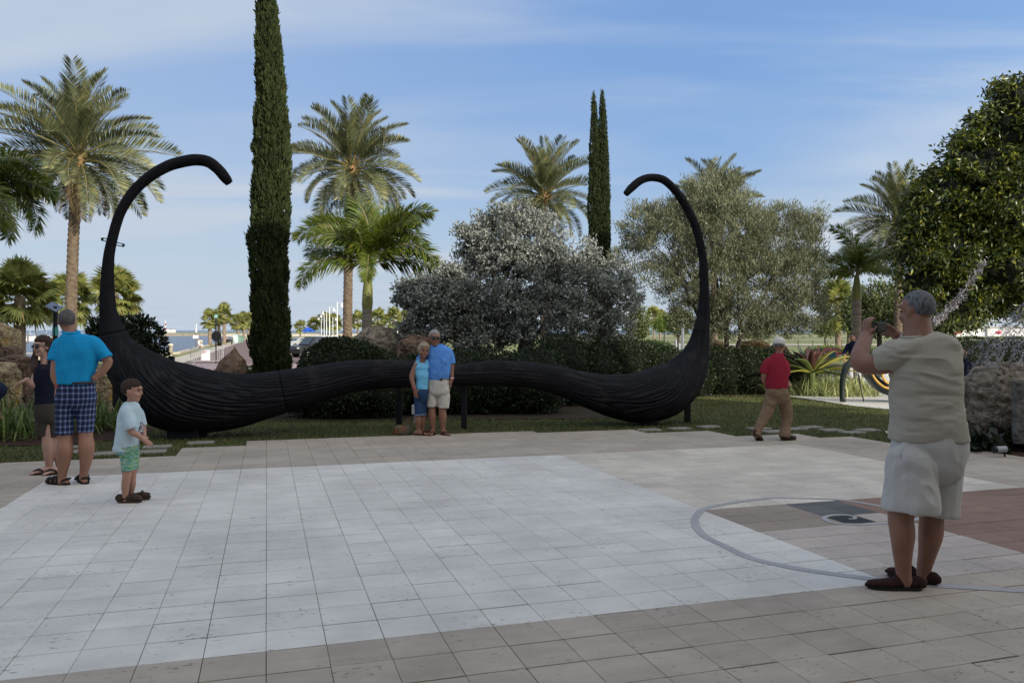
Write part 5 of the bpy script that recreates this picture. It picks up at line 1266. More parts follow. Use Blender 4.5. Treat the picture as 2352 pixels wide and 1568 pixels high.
# ---------------------------------------------------------------- 2 man in turquoise polo
p = Person(160, 1112, 8.28, 'man in turquoise polo shirt and blue plaid shorts seen from behind with hands on hips', SK_MID, 0.0085)
p.parts += [p.t([(152, 930, 18, 0), (149, 985, 16.5, 0), (149, 1010, 16, 0), (149, 1035, 17.5, -.02), (146, 1065, 13, 0), (143, 1090, 9.5, .02), (143, 1106, 9.5, .02)]),
            p.t([(195, 930, 18, .05), (196, 980, 15.5, .06), (197, 1005, 16, .06), (199, 1030, 17.5, .04), (197, 1060, 13, .06), (193, 1082, 9.5, .08), (192, 1098, 9.5, .08)])]
a1 = p.p(146, 1106, .02); a2 = p.p(193, 1098, .09)
p.foot(a1, -70, .26); p.foot(a2, -38, .26)
p.parts.append(p.lf(grow=-.016, rows=[(148, 200, 772, .08, 0), (138, 214, 800, .11, 0), (142, 208, 850, .11, 0), (140, 210, 890, .12, 0), (140, 208, 925, .12, 0)]))
p.parts.append(p.t([(162, 790, 14, 0), (160, 762, 12.5, .01), (158, 745, 12, .02)]))
p.parts += [p.t([(140, 792, 11, 0), (131, 828, 11.5, -.04), (127, 860, 10.5, -.07), (130, 876, 8.5, -.08), (137, 886, 6.5, -.08)]), p.t([(214, 790, 12, 0), (236, 818, 11, .02), (249, 830, 10, .03), (236, 852, 8.5, .0), (216, 868, 6.5, -.03)])]
p.hand(p.p(135, 887, -.085), (.85, .25, .45), (0, .3, -1), (-.3, -.9, -.1), .18, curl=.25, thumb=1)
p.hand(p.p(215, 869, -.03), (-.8, .4, -.2), (0, .3, -1), (.3, -.9, .1), .17, curl=.25)
p.head(153, 738, 53, -32, dy=.02, hair=HAIR_SHORT, hm=H_SILV if False else hair_mat('salt_pepper_hair', (0.16, 0.15, 0.145), (0.06, 0.056, 0.053)), hl=.04)
p.body()
M_polo = cloth('turquoise_polo', (0.012, 0.30, 0.60), .85, 12)
p.add('polo_shirt', [p.lf([(150, 182, 762, .055, .01), (136, 208, 773, .09, 0), (126, 226, 795, .125, 0), (130, 222, 830, .135, 0), (133, 215, 860, .135, 0), (134, 213, 880, .135, 0)], 2.5),
     p.t([(152, 790, 20, 0), (138, 794, 19, 0), (130, 812, 17, -.02), (126, 828, 15.5, -.035)], rnd='start'), p.t([(198, 790, 20, 0), (214, 793, 19, 0), (234, 812, 16, .02), (243, 823, 15.5, .025)], rnd='start')], M_polo, 0.008, 1, folds((4, 4, 2.4), .022, 7))
p.raw('collar', [tube([p.p(163 + 18 * math.cos(a), 762 - 3 * math.sin(a), .005 + .075 * math.sin(a)) for a in np.linspace(0, 2 * np.pi, 13)], .012, 8, 2, rad2=.02)], M_polo)
m, t_, bs_, _o = newmat('blue_plaid'); bs_.inputs['Roughness'].default_value = .9
co_ = coords(t_, 'obj', (1, 1, 1)); sp_ = t_.nodes.new('ShaderNodeSeparateXYZ'); t_.links.new(co_, sp_.inputs[0])
def stripes(src, period, a, b):
    mu = N(t_, 'ShaderNodeMath', operation='MULTIPLY', in_1=1 / period); t_.links.new(src, mu.inputs[0]); fr = N(t_, 'ShaderNodeMath', operation='FRACT'); t_.links.new(mu.outputs[0], fr.inputs[0])
    cr_ = t_.nodes.new('ShaderNodeValToRGB'); cr_.color_ramp.interpolation = 'CONSTANT'; e = cr_.color_ramp.elements; e[0].color = (a,) * 3 + (1,); e[1].position = .42; e[1].color = (b,) * 3 + (1,)
    n1 = e.new(.62); n1.color = (.55,) * 3 + (1,); n2 = e.new(.72); n2.color = (b,) * 3 + (1,); n3 = e.new(.86); n3.color = (a,) * 3 + (1,); t_.links.new(fr.outputs[0], cr_.inputs[0]); return cr_.outputs[0]
xs_ = N(t_, 'ShaderNodeMath', operation='ADD'); t_.links.new(sp_.outputs[0], xs_.inputs[0]); t_.links.new(sp_.outputs[1], xs_.inputs[1])
m1, m2 = stripes(xs_.outputs[0], .058, .0, .25), stripes(sp_.outputs[2], .058, .0, .25)
ad_ = N(t_, 'ShaderNodeMix', data_type='RGBA', blend_type='ADD'); ad_.inputs[0].default_value = 1; t_.links.new(m1, ad_.inputs[6]); t_.links.new(m2, ad_.inputs[7])
cr2 = t_.nodes.new('ShaderNodeValToRGB'); e = cr2.color_ramp.elements; e[0].color = (.006, .010, .034, 1); e[1].color = (.30, .36, .50, 1); n_ = e.new(.35); n_.color = (.020, .045, .15, 1); t_.links.new(ad_.outputs[2], cr2.inputs[0]); t_.links.new(cr2.outputs[0], bs_.inputs['Base Color'])
M_plaid = m
p.add('shorts', [p.lf([(135, 212, 874, .125, 0), (130, 216, 900, .135, 0), (127, 217, 918, .13, 0), (135, 210, 932, .10, 0), (150, 198, 940, .05, 0)], 2.5), p.t([(150, 915, 23, 0), (149, 945, 22, 0), (148, 970, 20.5, 0), (148, 997, 19.5, 0)], rnd='start'), p.t([(194, 915, 23, .03), (196, 945, 21.5, .05), (196, 968, 19, .05), (195, 990, 17.5, .06)], rnd='start')], M_plaid, .008, 1, folds((5, 5, 3), .015, 2))
M_belt = pmat('brown_belt', (0.05, 0.025, 0.015), rough=.6)
p.raw('belt', [tube([p.p(173 + 38.5 * math.cos(a), 879, .128 * math.sin(a)) for a in np.linspace(0, 2 * np.pi, 21)], .011, 8, 2)], M_belt)
p.raw('wristband', [tube([p.p(135, 885, -.085) + np.array((.028 * math.cos(a), .028 * math.sin(a), .012 * math.cos(a))) for a in np.linspace(0, 2 * np.pi, 13)], .006, 6, 2)], pmat('red_band', (.55, .06, .06), rough=.5))
M_blk = pmat('black_leather', (.012, .011, .011), (.02, .018, .017), scale=20, rough=.6)
p.shoe(a1 + (.01, 0, 0), -72, M_blk, M_dsole, .29, 'sport'); p.shoe(a2 + (.01, 0, 0), -40, M_blk, M_dsole, .29, 'sport')

# ---------------------------------------------------------------- 3 woman in sunglasses
p = Person(112, 1087, 8.98, 'woman in dark sunglasses with long brown hair, navy top and grey shorts at far left', SK_PALE, 0.0085)
p.parts += [p.t([(106, 955, 14, 0), (110, 1000, 13, 0), (111, 1030, 12, -.01), (112, 1055, 9, 0), (113, 1076, 7, .02)]), p.t([(127, 955, 14, .05), (130, 1000, 13, .05), (132, 1035, 12, .04), (136, 1060, 8.5, .06), (138, 1082, 7, .08)])]
a1 = p.p(113, 1078, .0); a2 = p.p(139, 1086, .02); p.foot(a1, -118, .235); p.foot(a2, -140, .235)
p.parts.append(p.lf(grow=-.016, rows=[(88, 122, 836, .07, 0), (82, 128, 860, .095, 0), (88, 124, 900, .10, 0), (85, 127, 935, .11, 0), (84, 130, 965, .11, 0)]))
p.parts.append(p.t([(102, 842, 8.5, 0), (101, 822, 7.5, 0), (100, 808, 8, -.01)]))
p.parts += [p.t([(86, 848, 8, -.02), (79, 872, 7.5, -.05), (77, 886, 7, -.09), (68, 879, 6, -.16), (60, 872, 5, -.2)]), p.t([(124, 848, 8, .03), (128, 880, 7, .05), (126, 910, 6, .02), (122, 935, 5, 0)])]
p.hand(p.p(60, 872, -.2), (-.9, -.1, -.5), (.2, .9, .1), (-.5, 0, .85), .165, curl=.4, spread=.12); p.hand(p.p(122, 936, 0), (0, 0, -1), (0, 1, 0), (1, 0, 0), .16, curl=.4)
p.head(98, 796, 47, 205, dy=-.01, hair=HAIR_FULL, hm=H_BROWN, hl=.10)
p.body(); sunglasses(p)
p.add('long_hair', [p.t([(112, 790, 11, .03), (114, 815, 10, .04), (112, 850, 8, .02), (110, 872, 4, .0)], flat=.8), p.t([(88, 788, 6, .02), (82, 812, 8, .0), (80, 838, 8.5, -.06), (81, 858, 5, -.09)], flat=.7), p.t([(102, 782, 12, .06), (104, 815, 12, .08), (104, 850, 10, .10)], flat=.7)], H_BROWN, .0085, 2, folds((14, 14, 2), .012, 3))
M_navy = cloth('navy_top', (.010, .012, .028), .8)
p.add('tank_top', [p.lf([(90, 122, 836, .08, 0), (83, 127, 848, .108, -.005), (82, 127, 858, .112, -.01), (82, 126, 875, .112, -.01), (84, 126, 900, .112, 0), (83, 128, 930, .12, 0)], 2.4), p.t([(93, 832, 5.5, 0), (91, 848, 8, -.03)]), p.t([(117, 832, 5.5, 0), (118, 848, 8, -.02)])], M_navy, .0085, 2, folds((5, 5, 4), .006, 4))
M_grsh = cloth('grey_brown_shorts', (.060, .052, .042), .85)
p.add('shorts', [p.lf([(83, 129, 926, .12, 0), (82, 132, 950, .125, 0), (86, 131, 966, .10, 0), (95, 122, 973, .06, 0)], 2.4), p.t([(103, 950, 20, 0), (100, 980, 18.5, 0), (101, 1000, 17, 0)], rnd='start'), p.t([(126, 950, 19, .05), (126, 980, 18, .05), (127, 1002, 17, .05)], rnd='start')], M_grsh, .0085, 2, folds((6, 6, 3), .007, 5))
p.raw('necklace', [tube([p.p(95, 832, -.06), p.p(100, 848, -.115), p.p(106, 832, -.06)], .003, 6, 4)], M_belt)
p.shoe(a1, -118, M_blk, M_dsole, .255, 'thong'); p.shoe(a2, -140, M_blk, M_dsole, .255, 'thong')

# ---------------------------------------------------------------- 4 boy
p = Person(300, 1152, 7.36, 'small boy with brown hair in pale blue tee shirt and patterned shorts', SK_BOY, 0.0075)
p.parts += [p.t([(292, 1050, 12.5, 0), (292, 1080, 12, 0), (291, 1095, 9.8, -.01), (288, 1115, 9.2, 0), (288, 1142, 6.5, .01), (289, 1150, 7.5, .01)]), p.t([(303, 1050, 12, .08), (304, 1078, 11, .08), (303, 1093, 9.2, .08), (303, 1112, 8.8, .09), (301, 1132, 6.2, .10), (302, 1142, 7, .10)])]
a1 = p.p(288, 1150, .01); a2 = p.p(303, 1143, .10)
p.parts.append(p.lf(grow=-.016, rows=[(285, 312, 928, .055, .03), (276, 318, 950, .085, .03), (270, 315, 985, .10, .03), (268, 314, 1025, .105, .03), (275, 313, 1042, .095, .035)]))
p.parts.append(p.t([(300, 938, 10, .03), (302, 920, 9, .03), (303, 908, 9, .03)]))
p.parts += [p.t([(291, 948, 9, -.05), (297, 975, 9, -.07), (302, 992, 8, -.08), (315, 998, 7, -.08), (326, 1006, 5.5, -.06)]), p.t([(316, 950, 9, .13), (326, 975, 8, .16), (329, 990, 7, .14), (331, 1002, 5.5, .08)])]
p.hand(p.p(326, 1006, -.06), (.75, .25, -.65), (-.3, .2, -.8), (.4, -.8, .3), .125, curl=.3); p.hand(p.p(331, 1003, .08), (.5, -.3, -.85), (-.4, .4, -.5), (.7, .5, .4), .125, curl=.3)
p.head(303, 897, 53, 84, dy=.03, pitch=-6, width=1.03, hair=HAIR_BOY, hm=H_BROWN, hl=.05)
p.body()
M_ltee = cloth('pale_blue_tee', (.50, .62, .68), .95)
p.add('tee_shirt', [p.lf([(288, 314, 923, .055, .03), (280, 322, 936, .085, .03), (274, 321, 960, .10, .03), (270, 319, 995, .108, .03), (263, 316, 1025, .112, .03), (262, 314, 1034, .112, .03)], 2.4), p.t([(291, 946, 15, -.04), (298, 968, 14, -.07), (302, 984, 13, -.08)], rnd='start'), p.t([(314, 948, 14, .12), (321, 968, 13, .15), (324, 978, 12, .15)], rnd='start')], M_ltee, .0075, 1, folds((5, 5, 3.5), .018, 6))
M_print = pmat('dark_tee_print', (.035, .04, .06), (.5, .45, .45), scale=40, rough=.9, lo=.5, hi=.52)
p.raw('shirt_print', [ball(p.p(323, 985, .06), (.012, .055, .075), 12, 8)], M_print)
m, t_, bs_, _o = newmat('fish_print'); bs_.inputs['Roughness'].default_value = .9
co_ = coords(t_, 'obj', (1, 1, 1.6)); wv = N(t_, 'ShaderNodeTexWave', in_Scale=9.0, in_Distortion=3.0, in_Detail=1.0, bands_direction='Z'); t_.links.new(co_, wv.inputs[0]); vo = N(t_, 'ShaderNodeTexVoronoi', in_Scale=30.0); t_.links.new(co_, vo.inputs[0])
c1_ = t_.nodes.new('ShaderNodeValToRGB'); c1_.color_ramp.interpolation = 'CONSTANT'; e = c1_.color_ramp.elements; e[0].color = (.02, .23, .14, 1); e[1].position = .45; e[1].color = (.65, .66, .6, 1)
for a_, b_ in ((.28, (.33, .42, .02, 1)), (.62, (.03, .30, .42, 1)), (.8, (.05, .28, .12, 1))): n_ = e.new(a_); n_.color = b_
mxv = N(t_, 'ShaderNodeMath', operation='ADD'); mv2 = N(t_, 'ShaderNodeMath', operation='MULTIPLY', in_1=1.0); t_.links.new(vo.outputs['Color'], mv2.inputs[0]); t_.links.new(wv.outputs['Fac'], mxv.inputs[0]); t_.links.new(mv2.outputs[0], mxv.inputs[1])
mf = N(t_, 'ShaderNodeMath', operation='FRACT'); t_.links.new(mxv.outputs[0], mf.inputs[0]); t_.links.new(mf.outputs[0], c1_.inputs[0]); t_.links.new(c1_.outputs[0], bs_.inputs['Base Color'])
p.add('shorts', [p.lf([(270, 316, 1022, .115, .03), (273, 315, 1042, .11, .035)], 2.4), p.t([(292, 1035, 18, 0), (293, 1060, 15.5, 0), (294, 1080, 14.5, 0)], rnd='start'), p.t([(303, 1035, 16, .08), (304, 1060, 14.5, .08), (304, 1076, 13.5, .08)], rnd=False)], m, .0075, 2, folds((7, 7, 4), .006, 8))
M_moc = pmat('brown_moccasin', (.060, .038, .026), (.04, .026, .018), scale=30, rough=.8)
p.shoe(a1 + (-.005, 0, 0), 84, M_moc, M_moc, .215); p.shoe(a2 + (.01, 0, 0), 62, M_moc, M_moc, .21)

# ---------------------------------------------------------------- 5 older man of the couple
p = Person(1012, 998, 12.80, 'older man in sky blue tee shirt and off white shorts hugging a woman', SK_TAN, 0.0085)
p.parts += [p.t([(994, 910, 9.5, 0), (992, 940, 9, 0), (993, 958, 9, -.01), (994, 980, 6, 0), (995, 994, 5.5, 0)]), p.t([(1018, 910, 10, 0), (1016, 940, 9, 0), (1017, 958, 9, -.01), (1017, 980, 6, 0), (1018, 994, 5.5, 0)])]
a1 = p.p(995, 993, .02); a2 = p.p(1018, 994, .0); p.foot(a1, 190, .25); p.foot(a2, 146, .25)
p.parts.append(p.lf(grow=-.016, rows=[(988, 1024, 796, .08, .02), (982, 1034, 815, .12, .01), (984, 1033, 850, .13, 0), (984, 1032, 880, .13, 0), (990, 1027, 892, .11, 0)]))
p.parts.append(p.t([(1003, 800, 8.5, .01), (1001, 788, 8, 0), (999, 780, 8, 0)]))
p.parts += [p.t([(1032, 806, 7.5, .02), (1036, 832, 7, .02), (1037, 850, 6, .01), (1037, 866, 4.8, -.02), (1037, 872, 4.5, -.03)]), p.t([(984, 806, 8, .04), (966, 822, 7, .14), (955, 842, 6.5, .16), (954, 860, 5, .06), (956, 864, 4.5, .02)])]
p.hand(p.p(1037, 873, -.03), (-.12, -.1, -1), (0, 1, 0), (1, -.2, 0), .175, curl=.3); p.hand(p.p(956, 864, .02), (.5, -.75, -.2), (0, -.2, -1), (-.75, -.55, .2), .165, curl=.3)
p.head(998, 777, 38.5, 162, roll=-3, hair=HAIR_SHORT, hm=H_SILV, hl=.05, dy=-.01)
p.body(); sunglasses(p)
M_sky = cloth('sky_blue_tee', (.10, .27, .66), .92)
p.add('tee_shirt', [p.lf([(992, 1012, 790, .055, .01), (985, 1028, 797, .095, .01), (981, 1036, 808, .13, .01), (983, 1036, 830, .15, 0), (983, 1035, 850, .155, 0), (984, 1033, 864, .15, 0), (985, 1031, 872, .135, 0)], 2.4), p.t([(1029, 808, 10, .02), (1035, 822, 9.5, .02), (1037, 834, 9, .02)], rnd='start'), p.t([(986, 806, 10, .04), (972, 818, 9, .12), (962, 828, 8.5, .15)], rnd='start')], M_sky, .008, 1, folds((5, 5, 4), .020, 11))
p.raw('shirt_pocket', [bbox(*(lambda c: (c[0] - .05, c[0] + .05, c[1] - .004, c[1] + .004, c[2] - .055, c[2] + .055))(p.p(1021, 826, -.152)), .003)], M_sky)
M_owh = cloth('off_white_shorts', (.56, .52, .46), .93)
p.add('shorts', [p.lf([(984, 1031, 868, .132, 0), (983, 1033, 885, .14, 0), (984, 1032, 903, .12, 0), (994, 1022, 910, .06, 0)], 2.4), p.t([(995, 890, 13, 0), (993, 915, 12.5, 0), (993, 933, 12, 0)], rnd='start'), p.t([(1018, 890, 14, 0), (1019, 915, 13.5, 0), (1018, 936, 12.5, 0)], rnd='start')], M_owh, .008, 1, folds((7, 7, 5), .018, 12))
M_khaki = cloth('khaki_belt', (.22, .17, .10))
p.raw('belt', [tube([p.p(1008 + 24.2 * math.cos(a), 870 + 1.5 * math.cos(a), .141 * math.sin(a)) for a in np.linspace(0, 2 * np.pi, 25)], .010, 8, 2, ref=(0, 0, 1), rad2=.006)], M_khaki)
c_ = p.p(1014, 871, -.146); p.raw('buckle', [bbox(c_[0] - .02, c_[0] + .02, c_[1] - .006, c_[1] + .004, c_[2] - .017, c_[2] + .017, .003)], M_blk)
p.raw('watch', [tube([p.p(1037, 868, -.025) + np.array((.036 * math.cos(a), .034 * math.sin(a), 0)) for a in np.linspace(0, 2 * np.pi, 13)], .010, 6, 2)], pmat('steel_watch', (.6, .6, .58), rough=.3, metal=.8))
p.raw('wristband', [tube([p.p(1037, 873, -.03) + np.array((.034 * math.cos(a), .032 * math.sin(a), 0)) for a in np.linspace(0, 2 * np.pi, 13)], .006, 6, 2)], pmat('pink_band', (.6, .12, .12), rough=.5))
M_brs = pmat('brown_sandal', (.055, .025, .018), (.035, .016, .012), scale=20, rough=.7)
p.shoe(a1, 190, M_brs, M_brs, .275, 'thong'); p.shoe(a2, 146, M_brs, M_brs, .275, 'thong')

# ---------------------------------------------------------------- 6 older woman of the couple
p = Person(965, 998, 12.72, 'older woman with short curly hair in pale blue sleeveless top leaning on a man', SK_TAN, 0.0085)
p.parts += [p.t([(962, 925, 8, 0), (960, 950, 6.5, 0), (960, 965, 7.5, -.01), (961, 982, 5, 0), (961, 992, 5, 0)]), p.t([(973, 925, 8, .08), (971, 950, 6.5, .08), (971, 965, 7, .07), (969, 982, 5, .08), (969, 992, 5, .08)])]
a1 = p.p(959, 993, .0); a2 = p.p(970, 990, .09); p.foot(a1, 108, .235); p.foot(a2, 120, .235)
p.parts.append(p.lf(grow=-.016, rows=[(956, 982, 834, .07, 0), (954, 984, 848, .10, 0), (958, 982, 870, .10, 0), (954, 982, 890, .11, 0), (957, 980, 905, .105, 0)]))
p.parts.append(p.t([(968, 836, 6.5, 0), (971, 824, 6, -.01), (972, 815, 6.5, -.01)]))
p.parts += [p.t([(956, 840, 7.2, -.03), (948, 858, 6.8, -.06), (946, 868, 6, -.08), (949, 882, 5, -.11), (952, 893, 4, -.13)]), p.t([(982, 842, 7, .05), (986, 860, 6, .12), (992, 872, 5, .14)])]
p.hand(p.p(952, 893, -.13), (.22, -.12, -1), (-.4, .6, 0), (-.3, -.9, .0), .165, curl=.18, spread=.12, thumb=1)
p.head(973, 806, 36, 158, roll=-10, hair=HAIR_FULL, hm=H_BLOND, hl=.16, dy=-.01)
p.body()
M_aqua = cloth('aqua_top', (.16, .46, .70), .93)
p.add('sleeveless_top', [p.lf([(960, 981, 834, .075, 0), (953, 985, 843, .105, -.005), (952, 985, 850, .105, 0), (954, 985, 862, .118, -.01), (957, 984, 876, .115, 0), (953, 983, 892, .125, 0), (957, 983, 893.5, .12, 0)], 2.4), p.t([(961, 829, 4.5, 0), (958, 842, 7, -.02)]), p.t([(980, 830, 4.5, .01), (981, 842, 7, -.01)])], M_aqua, .008, 1, folds((5, 5, 5), .018, 14))
M_den = cloth('dark_denim', (.030, .065, .145), .8)
p.add('capri_trousers', [p.lf([(953, 983, 889, .122, 0), (952, 984, 905, .125, 0), (955, 982, 918, .105, .02), (961, 977, 925, .06, .02)], 2.4), p.t([(962, 910, 12, 0), (962, 935, 10, 0), (962, 950, 9.5, 0)], rnd='start'), p.t([(973, 910, 11.5, .08), (972, 935, 9.5, .08), (971, 950, 9, .08)], rnd='start')], M_den, .0085, 2, folds((7, 7, 4), .007, 15))
M_cuff = cloth('denim_cuff', (.15, .20, .28))
p.raw('trouser_cuff', [tube([p.p(962, 951, 0) + np.array((.070 * math.cos(a), .070 * math.sin(a), .008 * math.sin(a))) for a in np.linspace(0, 2 * np.pi, 17)], .012, 8, 2, ref=(0, 0, 1), rad2=.012)], M_cuff)
p.raw('trouser_cuff', [tube([p.p(971, 950, .08) + np.array((.068 * math.cos(a), .068 * math.sin(a), .008 * math.sin(a))) for a in np.linspace(0, 2 * np.pi, 17)], .012, 8, 2, ref=(0, 0, 1), rad2=.012)], M_cuff)
p.raw('wristband', [tube([p.p(951, 890, -.13) + np.array((.03 * math.cos(a), .03 * math.sin(a), .006 * math.cos(a))) for a in np.linspace(0, 2 * np.pi, 13)], .006, 6, 2)], pmat('coral_band', (.6, .12, .12), rough=.5))
p.shoe(a1, 108, M_brs, M_brs, .26, 'slide'); p.shoe(a2, 120, M_brs, M_brs, .26, 'slide')

# ---------------------------------------------------------------- 7 man in red polo, walking
p = Person(1780, 1011, 12.05, 'man in red polo shirt, khaki trousers and white cap walking across the paving', SK_MID, 0.0085)
p.parts += [p.t([(1776, 905, 11.5, 0), (1764, 940, 10.5, 0), (1753, 962, 9, -.02), (1742, 990, 7, -.06), (1738, 1000, 6, -.08)]), p.t([(1796, 905, 11.5, .02), (1805, 940, 10.5, .08), (1806, 965, 9, .08), (1804, 995, 6.5, .02), (1803, 1003, 6, .0)])]
p.parts.append(p.lf(grow=-.016, rows=[(1770, 1800, 818, .08, .02), (1764, 1806, 836, .11, .02), (1763, 1806, 870, .115, .01), (1762, 1806, 900, .12, 0)]))
p.parts.append(p.t([(1789, 822, 7.5, .03), (1790, 808, 7, .05), (1790, 799, 7, .05)]))
p.parts += [p.t([(1765, 836, 7, 0), (1756, 855, 7, -.02), (1756, 875, 6, .05), (1766, 890, 5, .14)]), p.t([(1803, 834, 8, .03), (1805, 858, 7, .0), (1803, 874, 6.5, -.02), (1810, 885, 5, .06), (1814, 884, 4.5, .12)])]
p.hand(p.p(1766, 890, .14), (.6, .7, -.2), (0, 0, -1), (-.6, -.5, .2), .17, curl=.6); p.hand(p.p(1814, 884, .12), (.25, .9, .15), (0, -.1, -1), (.9, -.2, 0), .17, curl=.7)
p.head(1790, 794, 38, 34, pitch=-10, dy=.05, hair=HAIR_SHORT, hm=H_GREY, hl=.0)
p.body()
M_red = cloth('red_polo', (.25, .018, .034), .85, 14)
p.add('polo_shirt', [p.lf([(1781, 1797, 811, .05, .03), (1768, 1802, 820, .09, .02), (1758, 1811, 838, .125, .02), (1758, 1811, 860, .135, .01), (1759, 1810, 880, .135, 0), (1760, 1809, 892, .13, 0)], 2.4), p.t([(1774, 832, 12, .01), (1764, 835, 11.5, 0), (1757, 848, 10, -.01), (1755, 858, 9.5, -.02)], rnd='start'), p.t([(1795, 834, 12, .02), (1803, 838, 11.5, .03), (1806, 850, 10, .01), (1806, 862, 9.5, 0)], rnd='start')], M_red, .008, 1, folds((4, 4, 3.4), .014, 17))
p.raw('collar', [tube([p.p(1789.5 + 9 * math.cos(a), 811 - 1.5 * math.sin(a), .04 + .06 * math.sin(a)) for a in np.linspace(0, 2 * np.pi, 13)], .010, 8, 2, rad2=.016)], M_red)
M_kh = cloth('khaki_trousers', (.215, .145, .092), .86)
p.add('trousers', [p.lf([(1761, 1808, 886, .125, 0), (1760, 1809, 905, .13, 0), (1764, 1808, 920, .105, .02), (1775, 1800, 928, .06, .02)], 2.4), p.t([(1774, 910, 15, 0), (1763, 942, 13.5, 0), (1751, 966, 11.5, -.03), (1740, 990, 10.5, -.07), (1737, 1000, 10.5, -.09)], rnd='start'), p.t([(1797, 910, 14.5, .03), (1806, 940, 13.5, .08), (1807, 965, 12, .08), (1803, 990, 11.5, .02), (1802, 1003, 12, 0)], rnd='start')], M_kh, .008, 1, folds((6, 6, 6), .020, 18))
A_h = np.array(p.HM); trh = lambda sh: (sh[0] @ A_h[:3, :3].T + A_h[:3, 3], sh[1], sh[2])
V_, Q_, T_ = ball((0, -.012, .045), (.083, .102, .085), 28, 18); k_ = V_[:, 2] < .022; V_[k_, 2] = .016 + (V_[k_, 2] - .022) * .15
M_cap = cloth('white_cap', (.60, .57, .51), .93)
cap = p.raw('cap', [trh((V_, Q_, T_))], M_cap)
br = ball((0, .115, .026), (.068, .075, .008), 20, 10); br[0][:, 2] -= 2.2 * br[0][:, 0] ** 2; p.raw('cap_brim', [trh(br)], M_cap, True, cap)
M_bshoe = pmat('brown_leather_shoe', (.060, .030, .020), (.035, .018, .013), scale=20, rough=.6)
p.shoe(p.p(1803, 1006, 0), 62, M_bshoe, M_dsole, .29, 'shoe')
p.shoe(p.p(1735, 1001, -.10), 48, M_bshoe, M_dsole, .29, 'shoe', pitch=38)

# ---------------------------------------------------------------- people farther off
def simple_person(px, Y, h, label, sk, top, bottom, hm, face=180, lean=0.0, seated=False, sleeves=True, longlegs=False, group=None, shoes=M_dsole, vx=0.012):
    """small figure in metres: one skin with clothes over it"""
    g = at(px, 800, Y); g.z = gz(Y)
    q = Person(px, 800, Y, label, sk, vx); s = h / 1.75; r_ = Matrix.Rotation(-R(face), 3, 'Z'); A = np.array(r_)
    if group: q.root['group'] = group
    T = lambda P: (np.asarray(P, float) * s) @ A.T
    tb = lambda P, r, **k: tube(T(P), np.array(r) * s, 10, 3, **k)
    L = lean; hip = .92 if not seated else .50
    sh = hip + .50; up = np.array((0, L, 0))
    if seated: legs = [[(x, 0, hip), (x * 1.1, .42, hip), (x * 1.1, .45, .25), (x * 1.1, .44, .06)] for x in (-.1, .1)]
    else: legs = [[(x, .0, hip), (x * 1.05, .02 * (1 if x > 0 else -1), .48), (x * 1.1, .03 * (1 if x > 0 else -1), .07)] for x in (-.1, .1)]
    for l in legs: q.parts.append(tb(l, [.08, .055, .045, .04] if seated else [.08, .055, .04])); q.parts.append(tb([l[-1] - np.array((0, .05, .03)), l[-1] + np.array((0, .14, -.03))], [.035, .03]))
    q.parts.append(tb([(0, 0, hip - .02), (0, L * .5, hip + .25), (0, L, sh - .02)], [.13, .13, .12], rad2=np.array([.1, .1, .09]) * s))
    for x in (-1, 1): q.parts.append(tb([(x * .17, L, sh - .02), (x * .24, L + .02, sh - .28), (x * .22, L + .12, sh - .48)], [.05, .042, .03])); q.parts.append(tb([(x * .22, L + .12, sh - .48), (x * .20, L + .17, sh - .60)], [.035, .02]))
    q.parts.append(tb([(0, L, sh), (0, L + .02, sh + .12)], [.055, .055])); hz_ = sh + .20
    q.parts.append((ball(T((0, L * 1.1 + .02, hz_)), np.array((.078, .09, .115)) * s, 14, 10))); q.parts.append(ball(T((0, L * 1.1 + .12, hz_ - .01)), np.array((.015, .02, .02)) * s, 8, 6))
    q.body()
    q.raw('hair', [ball(T((0, L * 1.1 - .012, hz_ + .028)), np.array((.088, .092, .10)) * s, 16, 10)], hm)
    q.add('shirt', [tb([(0, 0, hip - .06), (0, L * .5, hip + .22), (0, L, sh + .0)], [.165, .165, .15], rad2=np.array([.12, .125, .11]) * s), *[tb([(x * .14, L, sh - .02), (x * .25, L + .02, sh - (.24 if sleeves else .06))], [.075, .062]) for x in (-1, 1)]], top, vx, 2)
    cut = 1.0 if longlegs else .62
    q.add('trousers' if longlegs else 'shorts', [*[tube(catmull(T(l), 6)[:max(3, int(len(catmull(T(l), 6)) * cut))], .088 * s, 10, 1, rnd=False) for l in legs], tb([(0, 0, hip - .05), (0, 0, hip + .06)], [.16, .155], rad2=np.array([.12, .115]) * s)], bottom, vx, 2)
    return q
M_nvy2 = cloth('navy_polo', (.012, .018, .05), .85); M_wpl = pmat('white_check_shorts', (.60, .58, .56), (.25, .26, .32), scale=30, rough=.9, lo=.45, hi=.6)
simple_person(1962, 24.0, 1.74, 'man in navy shirt and pale checked shorts bending over behind the dark curved bench', SK_MID, M_nvy2, M_wpl, H_DARK, 215, .16)
simple_person(2212, 15.2, 1.36, 'auburn haired child in a black shirt just behind the photographer back', SK_PALE, M_navy, M_navy, H_RED, 20)
